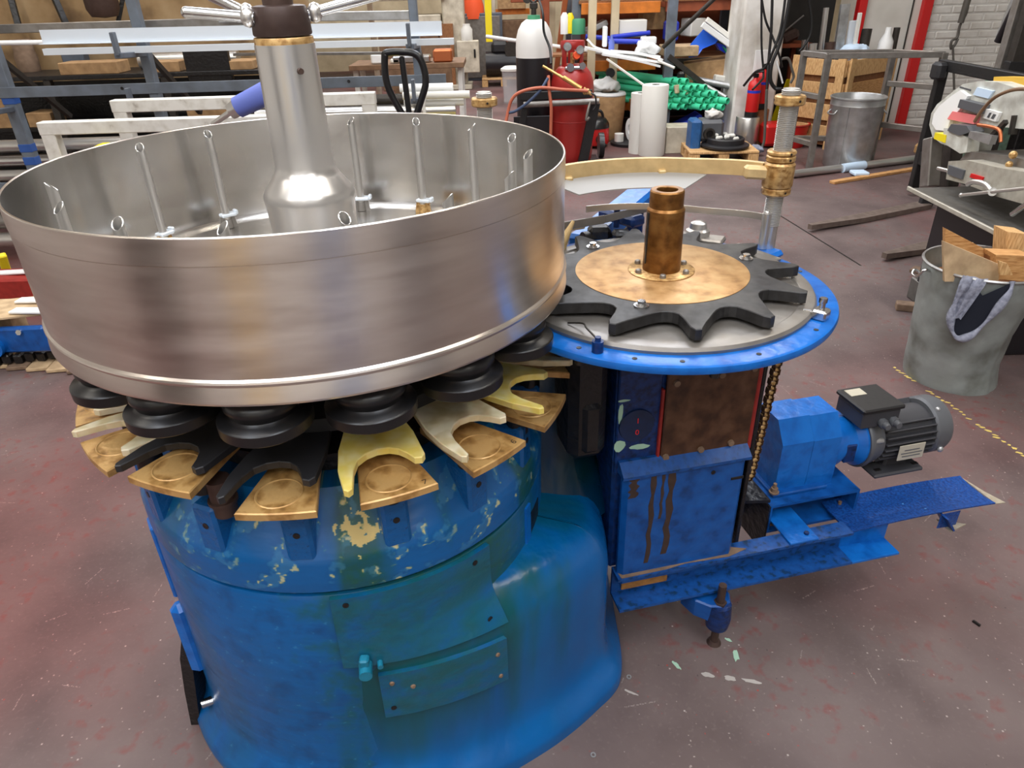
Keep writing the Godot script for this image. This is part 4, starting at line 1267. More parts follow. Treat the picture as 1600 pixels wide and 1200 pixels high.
func shell_cone(a0, a1, r0, y0, r1, y1):
	var m = mb()
	var n = 28
	var th = Vector3(0, 0.0025, 0)
	m.g += 2
	var k = m.g
	for i in n:
		var u0 = float(i) / n
		var u1 = float(i + 1) / n
		var e0 = lerpf(a0, a1, u0)
		var e1 = lerpf(a0, a1, u1)
		# the ends are cut on a slant
		var f0 = lerpf(a0 + 7.0, a1 - 7.0, u0)
		var f1 = lerpf(a0 + 7.0, a1 - 7.0, u1)
		var A = pol(r0, e0, y0)
		var B = pol(r0, e1, y0)
		var C = pol(r1, f1, y1)
		var D = pol(r1, f0, y1)
		m.quad(A + th, D + th, C + th, B + th, k)
		m.quad(D, A, B, C, k - 1)
		m.quad(A, A + th, B + th, B)
		m.quad(C, C + th, D + th, D)
		if i == 0: m.quad(D, D + th, A + th, A)
		if i == n - 1: m.quad(B, B + th, C + th, C)
	return m

func sprocket(c, r, n):
	var p = []
	for i in n * 4:
		var a = TAU * i / (n * 4)
		var q = r if i % 4 < 2 else r - 0.006
		p.append(Vector2(cos(a) * q, sin(a) * q))
	var m = mb()
	m.t = Transform3D(Basis(Vector3(0, 1, 0), Vector3(1, 0, 0), Vector3(0, 0, -1)), c)
	return m.ext(p, -0.003, 0.003)

# ---------------------------------------------------------------- helpers for the surroundings
func prism(pts, d, m = null):
	# a flat outline of points in space, given the thickness d
	if m == null: m = mb()
	var n = pts.size()
	var nn = Vector3.ZERO
	for i in n: nn += pts[i].cross(pts[(i + 1) % n])
	nn = nn.normalized()
	if nn.dot(d) < 0: pts = pts.duplicate(); pts.reverse(); nn = -nn
	var ax = Vector3.UP if absf(nn.y) < 0.9 else Vector3.RIGHT
	var x = ax.cross(nn).normalized()
	var y = nn.cross(x)
	var P = PackedVector2Array()
	for p in pts: P.append(Vector2(p.dot(x), p.dot(y)))
	var idx = Geometry2D.triangulate_polygon(P)
	for i in range(0, idx.size(), 3):
		var a = idx[i]
		var b = idx[i + 1]
		var c = idx[i + 2]
		if (P[b] - P[a]).cross(P[c] - P[a]) < 0:
			var q = b
			b = c
			c = q
		m.tri(pts[a] + d, pts[b] + d, pts[c] + d)
		m.tri(pts[a], pts[c], pts[b])
	for i in n:
		var j = (i + 1) % n
		m.quad(pts[i], pts[j], pts[j] + d, pts[i] + d)
	return m

func simple(called, m, mt, label, category, group = ""):
	return tag(obj(called, m, mt), label, category, group)

func steel_pipe(a, b, r, mt, label, group = "", wall = 0.004):
	return simple("steel_pipe", mb().pipe(a, b, r, wall, 20), mt, label, "pipe", group)

# ---------------------------------------------------------------- left: rack, trestles, wall of boards
func left_side():
	struct("wall_left_back", mb().box(Vector3(-4.1, 1.6, -6.3), Vector3(5.2, 3.2, 0.1)), "board_wall", "grimy tan board wall behind the steel rack")
	var r = thing("stock_rack", "blue grey steel stock rack with three uprights along the left wall", "rack", Vector3.ZERO)
	for q in [[-3.08, 0.075], [-2.17, 0.06], [-0.52, 0.05]]:
		var u = obj("upright", mb().box(Vector3(q[0], 1.15, -4.8), Vector3(q[1], 2.3, 0.06), 0.004), "rack_blue_grey", r)
		obj("foot_plate", mb().box(Vector3(q[0], 0.01, -4.85), Vector3(0.16, 0.02, 0.5), 0.003), "rack_blue_grey", u)
	for y in [1.03, 0.74, 0.66]:
		obj("tape_band", mb().box(Vector3(-3.08, y, -4.799), Vector3(0.079, 0.05, 0.064), 0.003), "tape_blue", r)
	obj("tape_band", mb().box(Vector3(-0.52, 0.92, -4.8), Vector3(0.054, 0.05, 0.064), 0.003), "tape_blue", r)
	obj("rail", mb().box(Vector3(-1.9, 1.075, -4.765), Vector3(3.1, 0.062, 0.012), 0.002), "rack_blue_grey", r)
	obj("rail", mb().box(Vector3(-1.9, 0.5, -4.765), Vector3(3.1, 0.062, 0.012), 0.002), "rack_blue_grey", r)
	for x in [-2.35, -1.5, -0.95]:
		obj("rail_hole", mb().cyl(Vector3(x, 1.08, -4.76), Vector3(x, 1.08, -4.7575), 0.01, 0.01, 10), "oily_black", r)
	for x in [-3.08, -2.17, -0.52]:
		for y in [1.285, 0.995, 0.46]:
			obj("arm", mb().bar(Vector3(x, y - 0.02, -4.83), Vector3(x, y, -4.45), 0.045, 0.03, 0.003).bar(Vector3(x, y, -4.455), Vector3(x, y + 0.12, -4.455), 0.045, 0.02, 0.003), "grey_paint", r)
		obj("brace", mb().bar(Vector3(x, 1.25, -4.85), Vector3(x + 0.05, 0.85, -5.3), 0.03, 0.03), "dark_steel", r)
	# aluminium lengths on the top arms
	var L = [Vector2(-0.055, -0.004), Vector2(0.0, -0.004), Vector2(0.0, 0.0), Vector2(-0.051, 0.0), Vector2(-0.051, 0.06), Vector2(-0.055, 0.06)]
	simple("aluminium_angle", mb().sweep([Vector3(-2.71, 1.342, -4.7), Vector3(-0.35, 1.325, -4.7)], [Vector2(0.0, 0.0), Vector2(0.05, 0.0), Vector2(0.05, 0.004), Vector2(0.004, 0.004), Vector2(0.004, 0.075), Vector2(0.0, 0.075)]), "aluminium", "long bright aluminium angle lying on top of the stock rack", "metal length")
	simple("aluminium_channel", mb().sweep([Vector3(-2.68, 1.304, -4.64), Vector3(-0.28, 1.294, -4.64)], rect(0.05, 0.034)), "aluminium", "lower bright aluminium channel beneath the wide angle on the rack", "metal length")
	simple("white_tube", mb().pipe(Vector3(-3.9, 1.372, -4.62), Vector3(-2.4, 1.345, -4.74), 0.013, 0.003), "white_plastic", "thin white tube lying along the top arms at the rack's left end", "tube")
	simple("grey_bar", mb().box(Vector3(-2.9, 1.42, -4.92), Vector3(3.0, 0.05, 0.04), 0.003), "grey_steel", "dull grey bar lying behind the bright aluminium angle", "metal length")
	simple("steel_lath", mb().bar(Vector3(-1.6, 1.255, -4.7), Vector3(-0.6, 1.235, -4.7), 0.05, 0.014, 0.002), "grey_steel", "thin grey lath hanging just under the aluminium channel", "metal length")
	simple("bright_channel", mb().bar(Vector3(-1.7, 1.445, -4.85), Vector3(-0.55, 1.43, -4.85), 0.04, 0.05, 0.003), "zinc", "short zinc channel behind the top of the rack beside the spindle", "metal length")
	# pipes on the middle arms
	var k = 0
	for q in [[-0.30, 1.045, -4.62, 0.025, "white_plastic", -0.62], [-0.2, 1.01, -4.56, 0.022, "off_white", -0.6], [-0.33, 0.985, -4.66, 0.028, "dark_steel", -1.6], [-0.24, 0.965, -4.6, 0.022, "off_white", -0.6], [-0.29, 0.925, -4.58, 0.032, "tube_steel", -1.5], [-0.36, 0.945, -4.68, 0.026, "dark_steel", -1.7]]:
		steel_pipe(Vector3(q[5], q[1] + 0.003, q[2]), Vector3(q[0], q[1], q[2]), q[3], q[4], ["topmost white pipe end on the rack's middle arms", "cream pipe end reaching furthest right on the middle arms", "long dark pipe between the two pale pipes on the rack", "small cream pipe end just under the long dark pipe", "thick bright steel pipe lowest on the middle arms", "dark pipe end set back behind the pale ones"][k])
		k += 1
	k = 0
	for q in [[0.715, 0.04, "tube_steel"], [0.625, 0.036, "bright_steel"], [0.535, 0.036, "tube_steel"], [0.46, 0.03, "grey_steel"], [0.37, 0.05, "tube_steel"], [0.25, 0.05, "grey_steel"], [0.13, 0.05, "tube_steel"]]:
		steel_pipe(Vector3(-4.6, q[0], -5.0 + 0.03 * k), Vector3(-2.2, q[0] + 0.005, -5.0 + 0.03 * k), q[1], q[2], ["topmost bright steel pipe at the left of the bowl", "second steel pipe from the top left of the bowl", "third steel pipe down, left of the bowl", "thin dull pipe in the middle of the left stack", "thick bright pipe below the thin dull one", "dull thick pipe, second from the floor", "lowest thick pipe of the left stack"][k])
		k += 1
	# two white trestles in front of the rack
	for q in [[-2.46, -0.95, 1.02, -4.0, "front white steel trestle with scuffed paint before the rack"], [-2.2, -0.72, 1.08, -4.3, "rear white steel trestle set back towards the rack"]]:
		var t = thing("trestle", q[4], "trestle")
		obj("top_bar", mb().box(Vector3((q[0] + q[1]) / 2, q[2] - 0.04, q[3]), Vector3(q[1] - q[0], 0.065, 0.07), 0.004), "white_paint", t)
		for x in [q[0] + 0.04, q[1] - 0.04]:
			obj("leg", mb().box(Vector3(x, q[2] / 2 - 0.03, q[3]), Vector3(0.075, q[2] - 0.07, 0.065), 0.004), "white_paint", t)
			obj("foot", mb().box(Vector3(x, 0.02, q[3]), Vector3(0.07, 0.04, 0.5), 0.004), "white_paint", t)
	simple("yellow_clamp", mb().box(Vector3(-2.1, 0.86, -3.9), Vector3(0.05, 0.1, 0.07), 0.008).bar(Vector3(-2.12, 0.9, -3.9), Vector3(-2.4, 0.78, -3.95), 0.02, 0.02, 0.004), "safety_yellow", "yellow clamp piece hanging by the front white trestle", "clamp")
	# things on and before the board wall
	simple("steel_roller", mb().cyl(Vector3(-2.72, 1.14, -5.9), Vector3(-1.98, 1.14, -5.9), 0.055, 0.055, 24), "tube_steel", "shiny steel roller lying before the board wall", "roller")
	simple("dark_board", mb().box(Vector3(-2.12, 1.137, -5.64), Vector3(0.32, 0.24, 0.05), 0.006), "oily_black", "square black panel on the board wall left of the spindle", "panel")
	simple("wall_box", mb().box(Vector3(-3.305, 1.164, -6.1), Vector3(0.17, 0.11, 0.1), 0.01), "grey_paint", "small blue grey box fixed to the board wall", "box")
	simple("jug", mb().lathe([Vector2(0.0, 0.0), Vector2(0.06, 0.0), Vector2(0.075, 0.02), Vector2(0.08, 0.13), Vector2(0.07, 0.17), Vector2(0.075, 0.24), Vector2(0.07, 0.25), Vector2(0.0, 0.25)], 20), "dust_brown", "dirty brown jug hanging on the board wall at far left", "jug").position = Vector3(-3.624, 1.056, -6)
	simple("old_basket", mb().lathe([Vector2(0.0, 0.0), Vector2(0.09, 0.01), Vector2(0.115, 0.06), Vector2(0.12, 0.19), Vector2(0.1, 0.2), Vector2(0.0, 0.2)], 18), "brown_steel", "brown metal pot hung on the board wall above the rack", "pot").position = Vector3(-2.941, 1.432, -6)
	k = 0
	for q in [[Vector3(-3.679, 1.609, -6.15), Vector3(-3.664, 1.361, -6.1)], [Vector3(-3.36, 1.6, -6.15), Vector3(-3.294, 1.359, -6.1)], [Vector3(-2.83, 1.586, -6.15), Vector3(-2.921, 1.367, -6.1)], [Vector3(-2.581, 1.198, -6.1), Vector3(-2.587, 1.098, -6.1)]]:
		simple("wall_hook", mb().bar(q[0], q[1], 0.045, 0.03, 0.004), "oily_black", ["leftmost black iron strap on the board wall", "second black iron strap, bent, on the board wall", "black iron strap beside the brown pot", "short black hook by the square black panel"][k], "wall hook")
		k += 1
	var b = thing("wall_bench", "dark low bench with shelves along the foot of the board wall", "bench", Vector3(-2.9, 0, -5.85))
	for y in [0.35, 0.72, 1.07]: obj("shelf", mb().box(Vector3(0, y, 0), Vector3(2.6, 0.03, 0.5), 0.003), "oily_black", b)
	for x in [-1.25, -0.4, 0.45, 1.25]: obj("post", mb().box(Vector3(x, 0.53, 0.22), Vector3(0.05, 1.06, 0.05), 0.003), "dark_steel", b)
	obj("back_sheet", mb().box(Vector3(0, 0.5, -0.24), Vector3(2.6, 1.0, 0.01)), "oily_black", b)
	k = 0
	for q in [[-3.72, 0.735, 0.1, 0.2], [-3.45, 0.735, 0.18, 0.1], [-2.98, 1.085, 0.42, 0.08], [-2.45, 1.085, 0.25, 0.07], [-3.6, 0.365, 0.09, 0.1], [-3.42, 0.365, 0.14, 0.1], [-2.7, 0.365, 0.4, 0.1], [-2.2, 0.735, 0.3, 0.13], [-1.9, 1.085, 0.2, 0.06]]:
		simple("stock_box", vbox(Vector3(q[0], q[1], -5.72), Vector3(q[2], q[3], 0.2), 0.004), "cardboard", ["upright cream carton at the left end of the bench's middle shelf", "low cream carton next to the upright one on the bench", "long cream carton on top of the bench", "cream carton right of the long one on the bench top", "small cream carton at left on the bench's lowest shelf", "second cream carton on the bench's lowest shelf", "long cream carton on the bench's lowest shelf", "wide cream carton at right on the middle shelf", "flat cream carton at the right end of the bench top"][k], "carton", "cream cartons on the wall bench")
		k += 1
	# lever with a blue grip beside the spindle
	var lv = thing("blue_grip_lever", "steel lever with a thick blue foam grip behind the spindle", "lever")
	obj("grip", mb().cyl(Vector3(-1.19, 1.135, -3.4), Vector3(-1.03, 1.2, -3.4), 0.045, 0.05, 20), "foam_blue", lv)
	obj("ferrule", mb().cyl(Vector3(-1.225, 1.118, -3.4), Vector3(-1.19, 1.135, -3.4), 0.034, 0.037, 16), "tube_steel", lv)
	obj("shaft", mb().cyl(Vector3(-1.32, 1.065, -3.4), Vector3(-1.22, 1.12, -3.4), 0.012, 0.014, 10).cyl(Vector3(-1.32, 1.065, -3.4), Vector3(-1.5, 0.0, -3.6), 0.012, 0.012, 10), "tube_steel", lv)
	# pallet truck: only its black handle rises above the bowl
	var p = thing("pallet_truck", "hand pallet truck with a black loop handle behind the bowl", "pallet truck", Vector3(-0.42, 0, -3.2))
	var loop = [Vector3(-0.075, 0.125, 0), Vector3(-0.055, 0.145, 0), Vector3(0.04, 0.14, 0), Vector3(0.075, 0.105, 0), Vector3(0.085, 0.03, 0), Vector3(0.06, -0.04, 0), Vector3(0.025, -0.115, 0), Vector3(0.0, -0.13, 0), Vector3(-0.025, -0.095, 0), Vector3(-0.075, 0.02, 0)]
	var hb = mb()
	hb.t = Transform3D(Basis.IDENTITY, Vector3(0.015, 1.21, 0))
	obj("loop_handle", hb.tube(smooth(loop, 5, true), 0.0145, 10, true), "black_plastic", p)
	obj("handle_spine", mb().bar(Vector3(0.01, 1.34, 0), Vector3(0.02, 1.1, 0.0), 0.03, 0.022, 0.006), "black_plastic", p)
	obj("tiller", mb().cyl(Vector3(0.02, 1.1, 0.0), Vector3(0.0, 0.25, -0.25), 0.018, 0.018, 12), "black_paint", p)
	obj("pump", mb().cyl(Vector3(0, 0.08, -0.28), Vector3(0, 0.4, -0.28), 0.06, 0.05, 18), "safety_yellow", p)
	for x in [-0.18, 0.18]: obj("fork", mb().box(Vector3(x, 0.07, -0.95), Vector3(0.16, 0.05, 1.2), 0.008), "safety_yellow", p)
	obj("wheel", mb().cyl(Vector3(-0.08, 0.08, -0.26), Vector3(0.08, 0.08, -0.26), 0.08, 0.08, 20), "black_rubber", p)
	simple("thin_post", mb().cyl(Vector3(-0.43, 1.02, -4.1), Vector3(-0.42, 1.1, -4.1), 0.01, 0.01, 10).cyl(Vector3(-0.43, 0.0, -4.1), Vector3(-0.43, 1.02, -4.1), 0.008, 0.008, 8), "off_white", "thin pale rod standing behind the bowl rim near the spindle", "rod")
	# floor at far left: conveyor parts, cardboard, strips
	var cv = thing("conveyor_section", "blue painted conveyor section with black chain lying at the left edge", "conveyor")
	obj("side_plate", mb().bar(Vector3(-2.75, 0.12, -3.2), Vector3(-2.2, 0.17, -3.1), 0.04, 0.13, 0.01), "blue_paint", cv)
	obj("hub", mb().cyl(Vector3(-2.5, 0.12, -3.14), Vector3(-2.5, 0.12, -3.1), 0.05, 0.05, 20), "flange_blue", cv)
	obj("bolt", mb().bolt(Vector3(-2.33, 0.205, -3.1), Vector3(0, 0.3, 1).normalized(), 0.014, 0.014), "bright_steel", cv)
	for i in 9: obj("chain_link", mb().box(Vector3(-2.62 + i * 0.05, 0.045 + 0.006 * (i % 2), -3.11 - 0.01 * i), Vector3(0.042, 0.05, 0.05), 0.008), "oily_black", cv)
	for i in 7:
		var s = obj("slat", mb().box(Vector3(0, 0, 0), Vector3(0.1, 0.018, 0.16), 0.003, Basis(Vector3.UP, 0.12)), "light_card" if i % 3 else "dust_brown", cv)
		s.position = Vector3(-2.75 + i * 0.108, 0.012, -3.23 + i * 0.018)
	var cb = simple("cardboard_sheet", mb().box(Vector3(-2.5, 0.26, -3.25), Vector3(0.6, 0.012, 0.26), 0.002, Basis(Vector3.UP, 0.25)).box(Vector3(-2.6, 0.13, -3.35), Vector3(0.2, 0.25, 0.12), 0.004), "light_card", "sheet of cardboard resting over the blue conveyor section", "cardboard")
	k = 0
	for q in [[Vector3(-3.0, 0.2, -3.95), Vector3(-2.5, 0.23, -3.9)], [Vector3(-2.4, 0.275, -3.2), Vector3(-2.05, 0.285, -3.15)], [Vector3(-2.45, 0.275, -3.33), Vector3(-2.1, 0.285, -3.3)]]:
		simple("white_strip", mb().bar(q[0], q[1], 0.06, 0.012, 0.003), "white_plastic", ["pale flat strip over the red floor left of the bowl", "white flat strip lying on the near edge of the cardboard", "grey white strip at the back edge of the cardboard"][k], "strip")
		k += 1
	simple("strip_stand", mb().box(Vector3(-2.75, 0.1, -3.93), Vector3(0.5, 0.2, 0.2), 0.01), "red_paint", "dull red box under the pale strip left of the bowl", "box")
	simple("yellow_end", mb().bar(Vector3(-3.201, 0.05, -4.354), Vector3(-3.143, 0.2, -4.286), 0.05, 0.04, 0.006), "safety_yellow", "yellow bar end at the left edge under the pipes", "bar")
	simple("white_bar", mb().bar(Vector3(-3.239, 0.05, -4.403), Vector3(-3.015, 0.05, -4.372), 0.03, 0.03, 0.004), "white_paint", "white bar on the red floor at the left edge", "bar")

# ---------------------------------------------------------------- far end of the hall
func far_middle():
	var m = thing("milling_machine", "tall cream machine with a plain column at the far end of the hall", "machine", Vector3(-0.78, 0, -13.3))
	obj("column", mb().box(Vector3(0, 1.2, 0), Vector3(0.36, 2.4, 0.4), 0.02), "machine_cream", m)
	obj("foot", mb().box(Vector3(0.05, 0.04, 0.1), Vector3(0.42, 0.08, 0.5), 0.01), "machine_cream", m)
	obj("head", mb().box(Vector3(-0.7, 1.75, 0.0), Vector3(1.2, 0.8, 0.6), 0.02), "machine_cream", m)
	obj("head_panel", mb().box(Vector3(-0.62, 1.55, 0.31), Vector3(0.7, 0.26, 0.02), 0.005), "off_white", m)
	obj("table", mb().box(Vector3(-0.75, 1.08, 0.05), Vector3(1.1, 0.12, 0.6), 0.01), "machine_cream", m)
	obj("knee", mb().box(Vector3(-0.75, 0.5, 0.0), Vector3(1.0, 1.0, 0.5), 0.01), "brown_board", m)
	obj("recess", mb().box(Vector3(-0.12, 0.5, 0.15), Vector3(0.22, 1.0, 0.3)), "dark_wood", m)
	var e = thing("control_cabinet", "cream electrical cabinet with a black handle standing beside the tall column", "cabinet", Vector3(-0.556, 0.508, -13))
	obj("box", mb().box(Vector3.ZERO, Vector3(0.36, 0.48, 0.2), 0.01), "machine_cream", e)
	obj("handle", mb().box(Vector3(0.11, 0.05, 0.105), Vector3(0.03, 0.13, 0.02), 0.004), "black_plastic", e)
	obj("stand", mb().box(Vector3(-0.1, -0.5, 0), Vector3(0.05, 0.6, 0.05), 0.004), "grey_steel", e)
	simple("glass_jar", mb().lathe([Vector2(0, 0), Vector2(0.09, 0), Vector2(0.095, 0.02), Vector2(0.095, 0.2), Vector2(0.06, 0.25), Vector2(0.06, 0.28), Vector2(0, 0.28)], 16), "off_white", "pale round canister on top of the cream electrical cabinet", "canister").position = Vector3(-0.566, 0.711, -13)
	var g = thing("grey_cupboard", "grey metal cupboard at the far wall with an orange vest over it", "cupboard", Vector3(-0.35, 0, -14.4))
	obj("body", mb().box(Vector3(0, 0.55, 0), Vector3(0.75, 1.1, 0.5), 0.01), "grey_paint", g)
	obj("door", mb().box(Vector3(0, 0.55, 0.255), Vector3(0.66, 1.0, 0.015), 0.004), "grey_steel", g)
	var hv = mb()
	hv.box(Vector3.ZERO, Vector3(0.3, 0.5, 0.12), 0.05)
	simple("hi_vis_vest", mb().lathe([Vector2(0.2, 0.0), Vector2(0.19, 0.2), Vector2(0.13, 0.4), Vector2(0.09, 0.5), Vector2(0.0, 0.5)], 10), "hi_vis", "bright orange vest heaped on the grey cupboard", "vest").position = Vector3(-0.486, 1.011, -14.3)
	simple("yellow_post", mb().box(Vector3(-0.187, 1.17, -12.2) + Vector3(0, 0.35, 0), Vector3(0.1, 1.5, 0.05), 0.004), "safety_yellow", "bright yellow upright bar hanging in the far aisle", "post")
	simple("cross_bar", mb().box(Vector3(-0.28, 1.9, -12.25), Vector3(0.5, 0.06, 0.06), 0.004), "grey_steel", "grey cross bar holding the yellow upright", "bar")
	var sh = thing("timber_shelf", "orange beamed shelving with cartons at the far wall", "shelving", Vector3(0.3, 0, -14.6))
	for x in [-0.42, 0.42]: obj("post", mb().box(Vector3(x, 0.9, 0), Vector3(0.06, 1.8, 0.5), 0.004), "machine_cream", sh)
	for y in [0.62, 1.1, 1.6]: obj("beam", mb().box(Vector3(0, y, 0.2), Vector3(0.8, 0.09, 0.06), 0.004).box(Vector3(0, y, -0.03), Vector3(0.8, 0.03, 0.4)), "orange_paint", sh)
	simple("far_carton", vbox(Vector3(0.2, 1.145, -14.45), Vector3(0.5, 0.24, 0.3), 0.005), "cardboard", "brown carton on the far orange shelf behind the yellow bar", "carton")
	simple("far_carton", vbox(Vector3(0.2, 0.665, -14.45), Vector3(0.6, 0.3, 0.3), 0.005), "brown_board", "wide brown carton on the lower far orange shelf", "carton")
	var c = thing("compressor", "black rounded compressor sitting on a pallet in the far aisle", "compressor", Vector3(0.02, 0.14, -13.5))
	obj("tank", mb().cyl(Vector3(-0.3, 0.2, 0), Vector3(0.3, 0.2, 0), 0.2, 0.2, 24), "gas_black", c)
	obj("pump", mb().box(Vector3(-0.05, 0.45, 0), Vector3(0.3, 0.2, 0.25), 0.05), "worn_black", c)
	obj("guard", mb().cyl(Vector3(0.2, 0.42, 0.1), Vector3(0.2, 0.42, 0.16), 0.17, 0.17, 24), "dark_steel", c)
	pallet("pale wooden pallet under the black compressor", Vector3(0.02, 0, -13.5), 0.75, 0.6, 0.13, 0.0)
	simple("tan_cupboard", mb().box(Vector3(0.72, 0.75, -13.9), Vector3(0.42, 1.5, 0.5), 0.01), "cream_wall", "tall tan cupboard behind the black gas bottle", "cupboard")
	simple("red_board", mb().box(Vector3(0.62, 1.32, -13.3), Vector3(0.9, 0.1, 0.3), 0.01), "deep_orange", "dark red brown shelf board above the tan cupboard", "shelf board")
	simple("clear_bin", mb().lathe([Vector2(0.12, 0.0), Vector2(0.14, 0.43), Vector2(0.145, 0.44), Vector2(0.135, 0.44), Vector2(0.115, 0.01)], 20), "clear_plastic", "clear plastic tub standing left of the black gas bottle", "tub").position = Vector3(0.129, 0, -11.35)
	simple("tub_cover", mb().lathe([Vector2(0.0, 0.44), Vector2(0.155, 0.44), Vector2(0.155, 0.47), Vector2(0.1, 0.5), Vector2(0.0, 0.5)], 20), "off_white", "pale lid on the clear plastic tub", "lid").position = Vector3(0.129, 0, -11.35)
	simple("long_white_pipe", mb().pipe(Vector3(-0.174, 1.032, -9.2), Vector3(1.559, 0.816, -8.4), 0.02, 0.004, 14), "white_plastic", "long white plastic pipe slanting behind the gas bottles", "pipe")
	simple("far_bench", mb().box(Vector3(-3.0, 0.9, -15.2), Vector3(2.4, 0.08, 0.8), 0.01).box(Vector3(-4.1, 0.45, -15.2), Vector3(0.08, 0.9, 0.7)).box(Vector3(-1.9, 0.45, -15.2), Vector3(0.08, 0.9, 0.7)), "dark_wood", "wooden bench against the far cream wall", "bench")
	simple("roof_sheet", mb().box(Vector3(-2.0, 1.9, -9.3), Vector3(1.2, 0.02, 0.7), 0.003).box(Vector3(-2.5, 0.95, -9.3), Vector3(0.06, 1.9, 0.06)).box(Vector3(-1.5, 0.95, -9.3), Vector3(0.06, 1.9, 0.06)), "bowl_inside_steel", "shiny metal sheet on a stand behind the spindle handles", "metal sheet")
	var tb = thing("far_worktable", "cluttered low grey work table behind the rack", "table", Vector3(-1.0, 0, -8.4))
	obj("top", mb().box(Vector3(0, 0.84, 0), Vector3(1.2, 0.05, 0.6), 0.004), "brown_board", tb)
	for x in [-0.55, 0.55]: obj("leg", mb().box(Vector3(x, 0.41, 0.2), Vector3(0.05, 0.82, 0.05), 0.003).box(Vector3(x, 0.41, -0.2), Vector3(0.05, 0.82, 0.05), 0.003), "white_paint", tb)
	var k = 0
	for q in [[-1.3, 0.14, 0.1, "white_plastic", "white round pot on the cluttered far table"], [-0.95, 0.4, 0.07, "bright_steel", "shiny flat tray on the cluttered far table"], [-0.62, 0.2, 0.12, "copper", "copper coloured block at the right end of the far table"], [-1.12, 0.1, 0.05, "off_white", "small pale block beside the white round pot"]]:
		simple(["pot", "tray", "block", "block"][k], vbox(Vector3(q[0], 0.866, -8.25), Vector3(q[1], q[2], 0.2), 0.015), q[3], q[4], ["pot", "tray", "block", "block"][k])
		k += 1
	simple("brown_partition", mb().box(Vector3(-0.95, 0.5, -9.2), Vector3(0.7, 1.0, 0.04), 0.004), "brown_board", "upright brown board behind the rack's right end", "board")

func pallet(label, at, w, d, h, turn, mt = "pale_wood"):
	var p = thing("pallet", label, "pallet", at, turn)
	for i in 5: obj("deck_board", mb().box(Vector3(0, h - 0.011, -d / 2 + 0.05 + (d - 0.1) * i / 4.0), Vector3(w, 0.02, 0.09), 0.002), mt, p)
	for i in 3:
		var x = -w / 2 + 0.05 + (w - 0.1) * i / 2.0
		for z in [-d / 2 + 0.05, 0.0, d / 2 - 0.05]: obj("block", mb().box(Vector3(x, h / 2 - 0.005, z), Vector3(0.1, h - 0.045, 0.09), 0.003), mt, p)
		obj("bottom_board", mb().box(Vector3(x, 0.009, 0), Vector3(0.1, 0.018, d), 0.002), mt, p)
	return p

